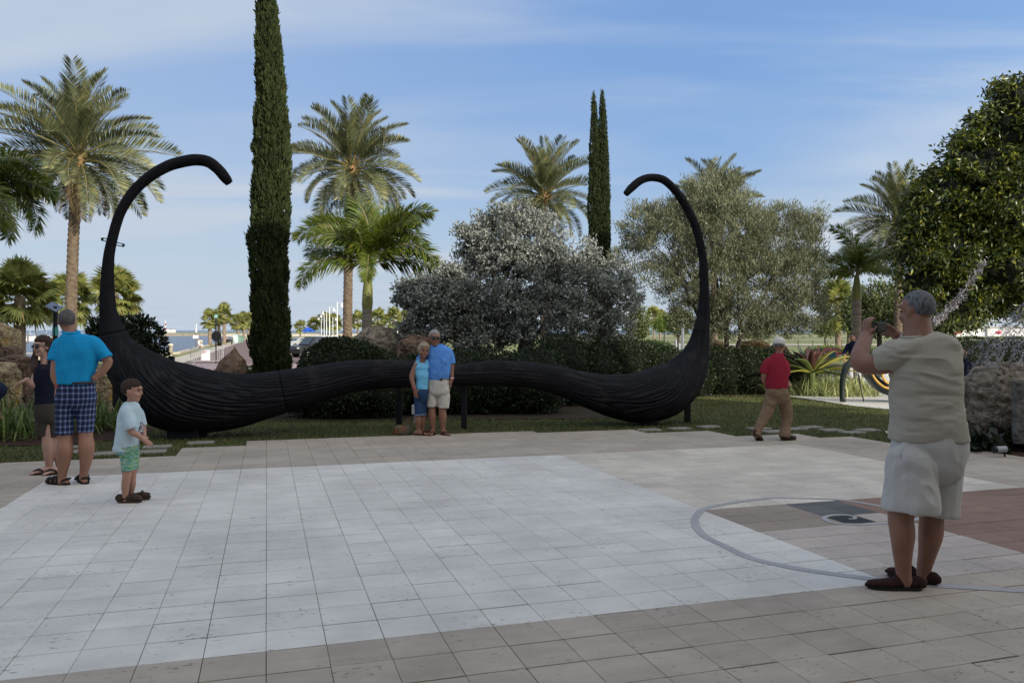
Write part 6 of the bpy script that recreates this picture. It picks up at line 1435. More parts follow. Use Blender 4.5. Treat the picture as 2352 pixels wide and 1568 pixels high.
# ================================================================== ROCKS
def rockmat(name, c1, c2, ochre, t3=0.6):
    m = pmat(name, c1, c2, scale=6.0, rough=0.95, bump=1.0, bscale=20, c3=ochre, s3=1.6, t3=t3, lo=0.38, hi=0.62, detail=10.0, bdist=0.09)
    return m
RK_GREY = rockmat('grey_tan_rock', (0.34, 0.29, 0.215), (0.14, 0.12, 0.09), (0.33, 0.20, 0.06), 0.62)
RK_BROWN = rockmat('brown_rock', (0.25, 0.165, 0.11), (0.115, 0.08, 0.058), (0.42, 0.20, 0.03), 0.60)
RK_OCHRE = rockmat('ochre_rock', (0.40, 0.27, 0.11), (0.22, 0.145, 0.07), (0.48, 0.36, 0.2), 0.58)
RK_TAN = rockmat('weathered_tan_rock', (0.50, 0.40, 0.235), (0.22, 0.16, 0.095), (0.50, 0.29, 0.05), 0.52)
RK_CORAL = rockmat('pitted_limestone', (0.36, 0.30, 0.225), (0.13, 0.105, 0.08), (0.38, 0.27, 0.15), 0.64)
def rock(label, px, py, rx, ry, Y, dep, seed, m, facets=7, rough=0.22, group=None, top=None, res=(110, 70), fine=0.09, taper=0.0):
    rg = np.random.default_rng(1200 + seed)
    c = np.array(at(px, py, Y)); r = np.array((rx / F * Y, dep, ry / F * Y))
    V, Q, T = ball((0, 0, 0), 1.0, *res)
    big = fbm(V * 1.3 + seed * 3.7, 3) - 0.5; mid = 1 - np.abs(fbm(V * 3.1 + seed, 4) - 0.5) * 4; fi = fbm(V * 9 + seed, 3) - 0.5
    V = V * (1.08 + rough * 1.6 * big - 0.09 * np.clip(1 - mid, 0, 1) + fine * 2 * fi)[:, None]
    if taper: V[:, :2] *= (1 - taper * np.clip(V[:, 2:3] + 0.25, 0, 1.2)); V[:, 0] += 0.18 * V[:, 2]
    for k in range(facets):
        n = unit(rg.normal(0, 1, 3) * (1, 1, 0.8)); d = rg.uniform(0.72, 0.95); e = V @ n - d; V = V - np.outer(np.maximum(e, 0) * (0.95 - 0.25 * fi), n)
    # layered ledges
    led = vnoise(np.column_stack([V[:, 2] * 7 + V[:, 0] * 1.2 + seed, 0 * V[:, 0], 0 * V[:, 0] + seed])) - 0.5; crk = np.abs(fbm(V * 2.6 + 2 * seed, 3) - 0.5); V = V * (1 + 0.07 * led - 0.10 * np.clip(1 - crk / 0.05, 0, 1))[:, None]
    V = V / np.abs(V).max(0) * r
    g = gz(Y); lo = V[:, 2].min() + c[2]
    if lo > g - 0.02: V[:, 2] = np.where(V[:, 2] < 0, V[:, 2] * ((c[2] - g + 0.08) / -V[:, 2].min()), V[:, 2])
    org = np.array((c[0], c[1], g)); V = V + c - org
    o = link('boulder', npmesh('boulder', V, [Q, T], m, smooth=True), None, tuple(org))
    return tag(o, label, 'rock', group)
GR = 'boulders in the garden beds'
rock('pointed brown boulder with an orange lichen streak left of the big cypress', 533, 832, 38, 40, 16.6, .35, 1, RK_BROWN, 5, .15, GR, taper=.75)
rock('large rounded grey boulder at the foot of the foxtail palm trunk', 868, 792, 64, 46, 20.5, .55, 2, RK_GREY, 6, .22, GR)
rock('dark brown boulder in shade between the grey boulder and the couple', 955, 805, 42, 42, 20.0, .5, 3, RK_BROWN, 7, .2, GR)
rock('upright tan boulder topmost in the rock pile at the far left', 8, 778, 32, 40, 15.4, .4, 4, RK_TAN, 8, .2, GR)
rock('flat brown slab rock jutting right from the far left rock pile', 40, 828, 46, 15, 14.6, .45, 5, RK_BROWN, 6, .15, GR)
rock('low orange tinged boulder at the bottom of the far left rock pile', 10, 858, 36, 30, 14.0, .4, 6, RK_TAN, 8, .2, GR)
rock('small dark rock wedged above the slab in the far left pile', 26, 806, 20, 16, 15.0, .3, 7, RK_BROWN, 7, .2, GR)
rock('pale boulder seen behind the elbow of the man in turquoise', 235, 868, 26, 34, 15.6, .3, 8, RK_TAN, 8, .2, GR)
rock('dark rusty rock under the shrub behind the left curl', 358, 832, 30, 16, 17.6, .4, 9, RK_BROWN, 7, .15, GR)
rock('long ochre boulder in sunlight behind the olive trunks', 1728, 798, 40, 24, 27.5, .6, 10, RK_OCHRE, 7, .18, GR)
rock('smaller ochre boulder left of the olive trunks beside the right curl', 1645, 800, 26, 20, 27.0, .5, 11, RK_OCHRE, 7, .18, GR)
rock('brown boulder between the ochre boulder and the walking man', 1785, 806, 26, 18, 27.5, .5, 12, RK_BROWN, 7, .18, GR)
rock('low brown boulder under the silver tree right of the couple', 1075, 806, 50, 18, 21.0, .5, 13, RK_BROWN, 7, .18, GR)
rock('huge pitted limestone boulder at the right edge behind the photographer', 2305, 925, 98, 96, 11.6, .75, 14, RK_CORAL, 8, .24, GR, res=(140, 90), fine=.09)
# rough plaque set on the boulder
M_plq = pmat('rough_cast_plaque', (0.15, 0.14, 0.13), (0.07, 0.066, 0.06), scale=8, rough=.95, bump=1.0, bscale=14, bdist=.05)
a = at(2352, 945, 10.85); Vp, Qp, Tp = loft([(.18, 0, -.42, .30, .04), (.18, 0, -.40, .32, .05), (.18, 0, 0, .32, .05), (.18, 0, .38, .31, .05), (.17, 0, .41, .29, .04)], 90, 14, 14); Vp = Vp + (fbm(Vp * 9, 4)[:, None] - .5) * (.05, .07, .05)
o = link('stone_plaque', npmesh('stone_plaque', Vp, [Qp, Tp], M_plq, smooth=True), None, tuple(a)); tag(o, 'grey rough faced stone plaque mounted on the huge limestone boulder', 'plaque')

# ================================================================== RIBBON TREE
M_rib = leafmat('silver_ribbon', (0.09, 0.10, 0.115), (0.52, 0.51, 0.52), trans=.15, rough=.35, spec=.5, c3=(0.45, 0.30, 0.30), f3=.12)
M_rib.node_tree.nodes  # colours vary band by band
rt = empty('ribbon_tree', (at(2480, 800, 11.9).x, 11.9, gz(11.9)), 'bare tree hung with long strands of silvery wrist ribbons at the right edge', 'tree')
RO = np.array(rt.location); tb_ = MB()
tb_.shape(tube([(0, 0, -.2), (0.02, 0, 1.0), (-.05, 0, 2.3)], [.16, .13, .10], 10, 4))
for e in ((-.7, .1, 2.9), (.6, .3, 3.1), (-.2, -.5, 3.2), (.1, .5, 3.0)): tb_.shape(tube([(-.05, 0, 2.2), (e[0] * .5, e[1] * .5, 2.75), e], [.08, .05, .02], 8, 4))
tb_.build('trunk', M_bark, rt)
rg = np.random.default_rng(77)
for pts in ([(2480, 580), (2352, 696), (2314, 738), (2275, 775), (2218, 812)], [(2470, 620), (2352, 733), (2297, 775), (2263, 809), (2230, 846)],
            [(2460, 640), (2352, 752), (2314, 792), (2290, 832), (2264, 838)], [(2450, 660), (2352, 775), (2331, 803), (2320, 834)], [(2470, 560), (2352, 712), (2330, 735), (2305, 752)], [(2440, 690), (2356, 800), (2345, 840)], [(2450, 600), (2345, 740), (2290, 800), (2262, 830)]):
    Yk = 11.0 + rg.uniform(-.35, .2); P = np.array([at(a, b, Yk + .15 * k) for k, (a, b) in enumerate(pts)]) - RO
    C = catmull(P, 40); n = len(C); mb = MB(); mb.shape(tube(C[::6], .004, 5, 1))
    w = 1.0 - 0.3 * rg.random()
    m_ = int(n * 2.2); t = rg.random(m_) * (n - 1); i = t.astype(int); Pk = C[i] + (C[np.minimum(i + 1, n - 1)] - C[i]) * (t - i)[:, None] + rg.normal(0, .028, (m_, 3))
    V, Q = leaf_quads(rg, Pk, rg.normal(0, 1, (m_, 3)) + (0, 0, -.4), .065 * w * rg.uniform(.5, 1.2, m_), .011); mb.add(V, Q)
    mb.build('ribbon_strand', M_rib, rt)

P = np.array([at(a, b, 20.4) for a, b in ((2262, 598), (2229, 645), (2196, 693), (2160, 726), (2146, 740))]); RS = at(2262, 598, 20.4); C = catmull(P - np.array(RS), 40); n = len(C)
mb = MB(); mb.shape(tube(C[::6], .005, 5, 1)); m_ = n * 4; t = rg.random(m_) * (n - 1); i = t.astype(int)
Pk = C[i] + (C[np.minimum(i + 1, n - 1)] - C[i]) * (t - i)[:, None] + rg.normal(0, .045, (m_, 3)); V, Q = leaf_quads(rg, Pk, rg.normal(0, 1, (m_, 3)) + (0, 0, -.4), .13 * rg.uniform(.5, 1.2, m_), .022); mb.add(V, Q)
tag(mb.build('ribbon_strand', M_rib, None, tuple(RS)), 'single strand of silvery ribbons hanging from the dark glossy tree behind the photographer head', 'ribbon strand')

# ================================================================== OBJECTS NEAR THE GARDEN
def lathe_at(prof, seg, loc): V, Q, T = lathe(prof, seg); return V + np.array(loc), Q, T
# handbag on the paving
P = gp(927, 997.5); hb = empty('handbag', P, 'brown patchwork handbag with looped handles on the paving left of the couple', 'bag', rz=R(8))
M_bagp = pmat('patchwork_leather', (0.15, 0.065, 0.03), (0.09, 0.08, 0.055), scale=9, rough=.5, lo=.45, hi=.55, c3=(.20, .17, .11), s3=6, t3=.58)
M_bagb = pmat('tan_leather', (0.20, 0.085, 0.03), (0.14, 0.06, 0.025), scale=6, rough=.5)
hb_V, hb_Q, hb_T = loft([(0, 0, 0.0, .135, .055), (0, 0, .03, .145, .062), (0, 0, .09, .135, .05), (0, 0, .145, .115, .022), (0, 0, .155, .11, .012)], 28, 3.2)
hb_V += (fbm(hb_V * 22, 3)[:, None] - .5) * .012
link('bag_body', npmesh('bag_body', hb_V, [hb_Q, hb_T], M_bagp, smooth=True), hb)
for yy in (-.02, .025): MB().shape(tube([(-.01, yy, .14), (.03, yy, .19), (.075, yy, .235), (.105, yy, .21), (.10, yy, .14)], .007, 8, 4)).build('handle', M_bagb, hb, smooth=True)
MB().shape(tube([(-.13, 0, .12), (-.17, -.02, .05), (-.19, -.03, .01), (-.10, -.075, .006)], .010, 8, 4, rad2=.004)).build('strap', M_bagb, hb, smooth=True)
MB().shape(bbox(-.14, -.105, -.07, -.05, .02, .13, .006)).build('end_panel', M_bagb, hb)
# spotlight in the bed
P = at(2300, 1062, 10.3); P.z = gz(10.3); M_grm = pmat('grey_metal', (.32, .33, .34), (.25, .26, .27), scale=6, rough=.45, metal=.3)
so = empty('ground_spotlight', P, 'small grey and black ground spotlight in the mulch below the boulder', 'light fixture')
MB().shape(tube([(-.07, 0, .10), (.06, 0, .105)], .042, 14, 2, rnd=False)).build('housing', M_grm, so)
MB().shape(tube([(-.105, 0, .098), (-.07, 0, .10)], .047, 14, 2, rnd=False)).build('shroud', M_blackm, so)
MB().shape(tube([(.04, 0, .07), (.05, 0, -.08)], .012, 8, 2)).build('spike', M_blackm, so)
# white box fixture behind the couple
P = at(952, 950, 15.1); P.z = gz(15.1); wb = empty('irrigation_box', P, 'small pale utility box on a stake at the hedge foot behind the couple', 'utility box')
MB().shape(bbox(-.05, .05, -.04, .04, .12, .30, .008)).build('housing', pmat('pale_plastic', (.42, .42, .42), rough=.5), wb); MB().shape(tube([(0, 0, -.1), (0, 0, .13)], .015, 8, 1)).build('stake', M_grm, wb)
# curved bench with a dial
M_dkg = pmat('dark_green_bronze', (0.012, 0.020, 0.017), (0.007, 0.012, 0.011), scale=6, rough=.35, spec=.5)
M_gold = pmat('gold_trim', (0.55, 0.33, 0.06), (0.45, 0.25, 0.04), scale=5, rough=.4)
bY = 20.0; B0 = np.array((at(1990, 900, bY).x, bY, gz(bY)))
cb = empty('clock_bench', B0, 'dark green curved sculptural bench with a white gold rimmed dial behind the photographer', 'bench')
bp = lambda x, y, d=0: np.array(at(x, y, bY + d)) - B0
MB().shape(tube([bp(1936, 919), bp(1934, 900), bp(1936, 868), bp(1944, 842), bp(1958, 832), bp(1976, 838)], [.075, .065, .07, .085, .085, .06], 12, 5)).build('leg', M_dkg, cb, smooth=True)
sl_ = []
MB().shape(tube([bp(1962, 836), bp(1985, 846), bp(2003, 868), bp(2028, 890), bp(2060, 900), bp(2105, 898)], [.05, .06, .10, .13, .12, .10], 16, 6, rad2=[.25, .3, .35, .4, .4, .35])).build('seat', M_dkg, cb, smooth=True)
MB().shape(tube([bp(1998, 850, -.36), bp(2013, 874, -.40), bp(2034, 890, -.45), bp(2062, 893, -.45)], [.025, .03, .03, .03], 8, 5)).build('gold_band', M_gold, cb, smooth=True)
dl = bp(2050, 858, -.42); Vd, Qd, Td = ball((0, 0, 0), (.26, .06, .26), 28, 12); MB().add(Vd + dl, Qd, Td).build('dial', pmat('white_dial', (.62, .62, .6), (.5, .52, .52), scale=6, rough=.35, c3=(.02, .12, .10), s3=9, t3=.66), cb, smooth=True)
MB().shape(tube([dl + np.array((.265 * math.cos(a), -.02, .265 * math.sin(a))) for a in np.linspace(0, 2 * np.pi, 25)], .028, 8, 2)).build('rim', M_gold, cb, smooth=True)
MB().shape(tube([bp(1972, 860, -.2), bp(1977, 890, -.2), bp(1984, 921, -.25)], [.02, .018, .018], 8, 3)).build('support_rod', M_dkg, cb, smooth=True)
# small signs in the flower bed
P = at(1912, 818, 24.4); P.z = gz(24.4); sg = empty('garden_sign', P, 'small teal information board among the blooms behind the bromeliad', 'sign')
MB().shape(bbox(-.10, .10, -.015, .015, .95, 1.22, .004)).build('board', pmat('teal_board', (.05, .16, .16), rough=.5), sg); MB().shape(tube([(0, .02, -.1), (0, .02, 1.1)], .018, 8, 1)).build('post', M_grm, sg)
P = at(1931, 812, 24.6); P.z = gz(24.6); sg = empty('garden_sign', P, 'small white plant label right of the red blooms', 'sign')
MB().shape(bbox(-.065, .065, -.01, .01, 1.0, 1.1, .004)).build('board', pmat('white_label', (.6, .6, .58), rough=.5), sg); MB().shape(tube([(0, .015, -.1), (0, .015, 1.05)], .010, 8, 1)).build('post', M_grm, sg)
# solar panel sign post behind the man in turquoise
P = at(127, 800, 16.0); P.z = gz(16); sp = empty('solar_post', P, 'post with tilted solar panel and teal box behind the man in turquoise', 'solar panel')
h0 = at(127, 705, 16.0).z - P.z
MB().shape(tube([(0, 0, -.2), (0, 0, h0 - .02)], .045, 10, 1)).build('post', M_blackm, sp)
o = MB().shape(bbox(-.13, .13, -.10, .10, -.012, .012, .004)).build('panel', pmat('solar_cell', (.10, .13, .20), (.16, .19, .26), scale=30, rough=.2, spec=.6), sp, (-.02, 0, h0 - .0)); o.rotation_euler = (R(35), R(28), 0)
z_ = at(127, 761, 16.0).z - P.z; MB().shape(bbox(-.045, .045, -.04, .04, z_ - .09, z_ + .09, .008)).build('control_box', pmat('teal_box', (.10, .36, .34), rough=.5), sp)
# dark post by the shrub
P = at(394, 832, 17.2); P.z = gz(17.2); zt = at(394, 818, 17.2).z - P.z
o = MB().shape(bbox(-.055, .055, -.05, .05, -.2, zt, .01)).build('garden_post', M_blackm, None, tuple(P)); tag(o, 'short square black post beside the rusty rock behind the left belly', 'post')
# push chair at the left edge
P = gp(-88, 1058); pc = empty('pushchair', P, 'navy pushchair just entering the picture at the left edge', 'pushchair', rz=R(-8))
M_nfab = cloth('navy_fabric', (.012, .016, .04)); M_tyr = pmat('black_tyre', (.012, .012, .012), rough=.8)
MB().shape(loft([(.10, 0, .42, .15, .16), (.18, -.02, .55, .17, .20), (.26, -.06, .75, .19, .20), (.28, -.10, .95, .16, .12)], 20, 3)).build('seat', M_nfab, pc, smooth=True)
Vc, Qc, Tc = ball((.32, .02, .88), (.20, .27, .15), 20, 12); MB().add(Vc, Qc, Tc).build('canopy', M_nfab, pc, smooth=True)
MB().shape(bbox(.38, .46, -.245, -.225, .86, .90, .004)).build('white_patch', pmat('white_patch', (.6, .6, .6)), pc)
for x in (-.10, .10):
    MB().shape(tube([(x, .35, .1), (x, 0, .5), (x, -.45, 1.0)], .014, 8, 2)).build('frame', M_grm, pc)
    for y in (.35, -.3): MB().shape(tube([(x - .02, y, .1), (x + .02, y, .1)], .10, 18, 1, rnd=False)).build('wheel', M_tyr, pc)
MB().shape(tube([(-.10, -.3, .1), (-.10, 0, .45)], .012, 8, 1)).build('frame', M_grm, pc); MB().shape(tube([(.10, -.3, .1), (.10, 0, .45)], .012, 8, 1)).build('frame', M_grm, pc)
MB().shape(tube([(-.10, -.45, 1.0), (0, -.47, 1.02), (.10, -.45, 1.0)], .018, 8, 2)).build('handle', M_tyr, pc)

# ================================================================== PROMENADE
def post_obj(name, label, cat, px, Y, parts, group=None):
    P = at(px, 800, Y); P.z = gz(Y); r_ = empty(name, P, label, cat, group)
    for nm, sh, m in parts: MB().shape(sh).build(nm, m, r_, smooth=True)
    return r_
M_wh = pmat('white_paint', (.74, .74, .72), (.66, .66, .64), scale=2, rough=.5); M_cr = pmat('cream_concrete', (.55, .49, .40), (.46, .41, .33), scale=4, rough=.9)
# stop sign seen from behind
sY = 56.0; P = at(496, 800, sY); P.z = gz(sY); ss = empty('stop_sign', P, 'dark back of an octagonal stop sign on a post by the barrier', 'sign')
z_ = at(496, 772, sY).z - P.z; zt = at(496, 730, sY).z - P.z
th = np.linspace(0, 2 * np.pi, 8, endpoint=False) + R(22.5); ro = .38
V = np.vstack([np.column_stack([ro * np.cos(th), 0 * th - .008, ro * np.sin(th) + z_]), np.column_stack([ro * np.cos(th), 0 * th + .008, ro * np.sin(th) + z_])])
mb = MB(); mb.add(V, [(k, (k + 1) % 8, 8 + (k + 1) % 8, 8 + k) for k in range(8)], [(0, k + 1, k) for k in range(1, 7)] + [(8, 8 + k, 8 + k + 1) for k in range(1, 7)]); o = mb.build('sign_plate', M_blackm, ss); o.location = (0, .08, 0)
MB().shape(tube([(0, 0, -.3), (0, 0, zt)], .05, 10, 1)).build('post', M_blackm, ss)
MB().shape(bbox(-.09, .12, -.06, -.045, zt - .0, zt + .22, .004)).build('street_plate', pmat('teal_plate', (.25, .5, .5), rough=.4), ss)
# steel crowd barrier with a notice
bY = 55.0; P = at(475, 800, bY); P.z = gz(bY); M_galv = pmat('galvanised_tube', (.45, .46, .46), (.38, .39, .39), scale=4, rough=.4, metal=.4)
cb_ = empty('crowd_barrier', P, 'grey steel crowd barrier with white notice blocking the brick road', 'barrier')
MB().shape(tube([(-1.12, 0, .28), (-1.12, 0, .98), (-1.04, 0, 1.05), (1.04, 0, 1.05), (1.12, 0, .98), (1.12, 0, .28), (1.04, 0, .2), (-1.04, 0, .2), (-1.12, 0, .28)], .03, 8, 3)).build('frame', M_galv, cb_)
bm_ = MB().shape(tube([(0, 0, .2), (0, 0, 1.05)], .012, 6, 1)).mesh('bar', M_galv)
for k in range(15): link('bar', bm_, cb_, (-1.0 + k * 2.0 / 14, 0, 0))
for x in (-.85, .85): MB().shape(tube([(x, -.3, .02), (x, 0, .12), (x, .3, .02)], .025, 8, 3)).build('foot', M_galv, cb_)
nb_ = MB().shape(bbox(-.36, .24, -.055, -.04, .24, .95, .004)).build('notice', M_wh, cb_)
rm = MB(); rr_ = pmat('red_print', (.5, .03, .05), rough=.6)
for (x0, x1, z0, z1) in ((-.24, -.02, .88, .90), (-.24, -.02, .76, .78), (-.26, -.24, .76, .90), (-.02, 0, .76, .90), (-.20, -.10, .81, .83), (-.06, .0, .81, .83)): rm.shape(box(x0, x1, -.058, -.0555, z0, z1))
rm.build('red_print', rr_, nb_)
# cream bollards along the seawall
for k, (px, Y, lb) in enumerate(((392, 74.0, 'cream concrete bollard nearest on the grass beside the water'), (461.5, 101, 'cream concrete bollard next to the person sitting on the seawall'), (535, 150, 'cream concrete bollard left of the utility boxes'))):
    post_obj('bollard', lb, 'bollard', px, Y, (('shaft', lathe_at([(.0, -.2), (.22, -.2), (.20, .9), (.24, .92), (.24, 1.02), (.15, 1.1), (0, 1.12)], 14, (0, 0, 0)), M_cr),), 'bollards by the water')
for k, (px, lb, c_) in enumerate(((541, 'pale grey utility box by the far palms', (.45, .55, .52)), (548, 'green utility box in front of the far palms', (.16, .25, .19)), (555, 'dark green utility box right of the pale one', (.12, .2, .16)))):
    post_obj('utility_box', lb, 'utility box', px, 148 + k * 4, (('cabinet', bbox(-.35, .35, -.4, .4, -.1, 1.5 - .15 * k, .04), pmat('box_paint', c_, rough=.6)), ('lid', bbox(-.4, .4, -.45, .45, 1.502 - .15 * k, 1.58 - .15 * k, .02), pmat('box_lid', tuple(x * 1.1 for x in c_), rough=.6))), 'utility boxes on the promenade')
post_obj('litter_bin', 'dark litter bin under the far palms right of the stop sign', 'bin', 504, 118, (('bin_body', lathe_at([(0, 0), (.32, 0), (.36, 1.0), (.30, 1.1), (0, 1.12)], 16, (0, 0, 0)), M_blackm), ('hood', lathe_at([(.2, 1.12), (.34, 1.15), (.25, 1.38), (0, 1.42)], 16, (0, 0, 0)), M_grm)))
bn = post_obj('park_bench', 'dark park bench under the far palms with a person sitting on it', 'bench', 523, 130, (('seat', bbox(-.8, .8, -.2, .25, .42, .47, .01), M_blackm), ('backrest', bbox(-.8, .8, -.27, -.22, .5, .9, .01), M_blackm), ('leg', bbox(-.7, -.62, -.2, .2, 0, .419, .01), M_blackm), ('leg', bbox(.62, .7, -.2, .2, 0, .419, .01), M_blackm)))
M_wc = cloth('white_clothes', (.6, .58, .56)); M_pk = cloth('salmon_top', (.5, .25, .2))
simple_person(521, 130.0, 1.75, 'person in a salmon top sitting on the bench beneath the far palms', SK_MID, M_pk, M_nfab, H_DARK, 180, seated=True, vx=.02)
simple_person(456.5, 100, 1.7, 'red haired person in white sitting at the seawall beside a bollard', SK_PALE, M_wc, M_wc, H_RED, 90, seated=True, vx=.02)
simple_person(575, 165, 1.75, 'dark clothed person standing by the last far palm near the cypress', SK_MID, M_nfab, M_nfab, H_DARK, 160, longlegs=True, vx=.02)
# lamp posts
lm_post = lambda h: tube([(0, 0, -.3), (0, 0, h * .5), (0, 0, h)], [.17, .15, .10], 10, 2)
V_, Q_, _ = lathe([(0.06, .95), (.12, .9), (.16, .6), (.45, .30), (.75, .0), (.70, .02), (.10, .5)], 18)
shade_me = MB().add(V_, Q_).mesh('lamp_shade', M_wh, True)
for k, (px, ptop, Y, arm, lb) in enumerate(((774.5, 694, 209, 1, 'tallest nearest white lamp post left of the date palm trunk'), (757, 705, 240, 1, 'white lamp post second from the date palm trunk'), (750, 714, 290, -1, 'white lamp post in the middle of the row'), (744.6, 721, 335, -1, 'white lamp post fourth along the row'), (738, 728, 390, -1, 'farthest white lamp post beside the blue canopy'), (764.5, 729, 330, 1, 'short looking white lamp post between the two nearest'), (1441, 716, 150, 1, 'white lamp post seen through the right edge of the silver tree'))):
    P = at(px, 770, Y); P.z = gz(Y); h = at(px, ptop, Y).z - P.z
    lp = empty('lamp_post', P, lb, 'lamp post', 'white lamp posts along the road')
    s_ = Y / 240.0
    MB().shape(lm_post(h)).build('post', M_wh, lp, smooth=True)
    MB().shape(tube([(0, 0, h - .2), (arm * 1.0, 0, h - .1), (arm * 1.3, 0, h - .25)], .06, 8, 3)).build('arm', M_wh, lp, smooth=True)
    o = link('lamp_shade', shade_me, lp, (arm * 1.3, 0, h - 1.3)); o.scale = (1.1, 1.1, 1.1)
for px, Y, h, lb in ((1568, 34, 2.35, 'slim white pole left of the right curl'), (1552, 36, 1.55, 'short grey pole left of the slim white pole'), (1560, 36, 1.4, 'short pale pole beside the slim white pole')):
    post_obj('marker_pole', lb, 'pole', px, Y, (('shaft', tube([(0, 0, -.2), (0, 0, h)], .06, 8, 1), M_wh if h > 2 else M_grm),), 'poles behind the right hedge')
# blue canopy
cY = 225.0; P = at(708, 760, cY); P.z = gz(cY); ct = empty('canopy_tent', P, 'bright blue pop up canopy far off beside the road', 'canopy')
M_blue = pmat('blue_canvas', (.02, .10, .50), (.015, .07, .4), scale=2, rough=.7)
hh = 1.5; mb = MB(); mb.add([(-hh, -hh, 2.2), (hh, -hh, 2.2), (hh, hh, 2.2), (-hh, hh, 2.2), (0, 0, 3.3), (-hh, -hh, 1.9), (hh, -hh, 1.9), (hh, hh, 1.9), (-hh, hh, 1.9)], [(0, 1, 6, 5), (1, 2, 7, 6), (2, 3, 8, 7), (3, 0, 5, 8)], [(0, 4, 1), (1, 4, 2), (2, 4, 3), (3, 4, 0)]); mb.build('roof', M_blue, ct)
for x in (-1.4, 1.4):
    for y in (-1.4, 1.4): MB().shape(tube([(x, y, 0), (x, y, 2.1)], .04, 6, 1)).build('leg', M_grm, ct)
# pavilion
pY = 205.0; P = at(893, 760, pY); P.z = gz(pY); pv = empty('pavilion_building', P, 'pale pavilion with sloping white roof behind the small palms', 'building')
MB().shape(box(-3.2, 3.2, 0, 5, -.2, 2.6)).build('wall', pmat('beige_wall', (.42, .38, .33), rough=.8), pv)
mb = MB(); mb.add([(-3.8, -.6, 2.55), (3.8, -.6, 2.55), (3.8, 5.6, 2.55), (-3.8, 5.6, 2.55), (-2.2, 2.5, 4.6), (1.2, 2.5, 4.6), (-3.8, -.6, 2.8), (3.8, -.6, 2.8), (3.8, 5.6, 2.8), (-3.8, 5.6, 2.8)], [(6, 7, 5, 4), (8, 9, 4, 5), (0, 1, 7, 6), (1, 2, 8, 7), (2, 3, 9, 8), (3, 0, 6, 9), (0, 3, 2, 1)], [(7, 8, 5), (9, 6, 4)]); mb.build('roof', M_wh, pv)
for x in (-2.9, -1.2, .6, 2.4): MB().shape(box(x - .12, x + .12, -.5, -.26, -.1, 2.54)).build('column', M_wh, pv)
MB().shape(box(-.6, .5, -.03, -.002, .0, 2.0)).build('door', M_glass, pv)
# cars
def car(px, Y, rz, paint, label, sc_=1.0, suv=True):
    P = at(px, 800, Y); P.z = gz(Y); c = empty('parked_car', P, label, 'car', 'cars parked by the road', rz)
    w = .9; h = 1.78 if suv else 1.45
    def prof(pts, x0, x1):
        n = len(pts); V = np.vstack([[(x0, a, b) for a, b in pts], [(x1, a, b) for a, b in pts]]); return V
    body = [(-2.3, .35), (-2.35, .75), (-2.25, 1.0), (-1.0, 1.08), (2.1, 1.1), (2.3, .95), (2.35, .6), (2.25, .35)]
    n = len(body); b_ = MB()
    secs = [(-w, .93, .05), (-w * .97, 1, 0), (w * .97, 1, 0), (w, .93, .05)]
    V = np.vstack([[(x, y * s, z * (1 if z < .5 else s) + o_) for y, z in body] for x, s, o_ in secs])
    Q = [(r * n + k, r * n + (k + 1) % n, (r + 1) * n + (k + 1) % n, (r + 1) * n + k) for r in range(3) for k in range(n)]
    T = [(0, k + 1, k) for k in range(1, n - 1)] + [(3 * n, 3 * n + k, 3 * n + k + 1) for k in range(1, n - 1)]
    b_.add(V, Q, T); b_.build('body', paint, c)
    cabin = [(-1.25, 1.06), (-.55, h), (1.75, h), (2.15, 1.08)]; xo, xi = w * .92, w * .74
    V = np.array([(sx * (xo if z < 1.2 else xi), y, z) for sx in (-1, 1) for y, z in cabin]); MB().add(V, [(0, 1, 5, 4), (1, 2, 6, 5), (2, 3, 7, 6), (0, 3, 2, 1), (4, 5, 6, 7), (0, 4, 7, 3)]).build('cabin', paint, c)
    for sx in (-1, 1):
        def q(y, z): t = (z - 1.08) / (h - 1.08); return (sx * (xo + (xi - xo) * t + .012), y, z)
        for y0, y1 in ((-.85, .25), (.35, 1.35)): MB().add([q(y0 + .02, 1.14), q(y1, 1.14), q(y1, h - .1), q(y0 + (.42 if y0 < -.5 else .02), h - .1)], [(0, 1, 2, 3)] if sx > 0 else [(3, 2, 1, 0)]).build('window', M_glass, c)
        for y in (-1.45, 1.4):
            wh = MB().shape(tube([(sx * (w - .2), y, .36), (sx * (w + .02), y, .36)], .36, 20, 1, rnd=False)).build('wheel', M_tyr, c); MB().shape(tube([(sx * (w - .1), y, .36), (sx * (w + .03), y, .36)], .21, 14, 1, rnd=False)).build('rim', M_galv, wh)
        MB().shape(bbox(sx * .66 - .14, sx * .66 + .14, -2.36, -2.30, .74, .90, .02)).build('headlight', M_wh, c)
        MB().shape(bbox(sx * 1.0 - .08, sx * 1.0 + .08, -.75, -.62, 1.08, 1.22, .02)).build('mirror', paint, c)
    xg = xi - .05; MB().add([(-xo + .1, -1.245 + .02, 1.12), (xo - .1, -1.245 + .02, 1.12), (xg, -.62, h - .08), (-xg, -.62, h - .08)], [(0, 1, 2, 3)]).build('windscreen', M_glass, c).location = (0, -.03, 0.012)
M_cdk = pmat('charcoal_car_paint', (.018, .018, .02), (.015, .015, .017), scale=1, rough=.25, spec=.6); M_cwh = pmat('white_car_paint', (.62, .62, .62), (.58, .58, .58), scale=1, rough=.3, spec=.6); M_csl = pmat('silver_car_paint', (.35, .36, .37), rough=.3, spec=.6)
car(724, 70, R(-38), M_cdk, 'dark charcoal car parked right of the big cypress behind the hedge mound'); car(742, 82, R(-38), M_cwh, 'white roofed car behind the dark charcoal car'); car(690, 100, R(-38), M_csl, 'silver car glimpsed just right of the big cypress trunk', suv=False)
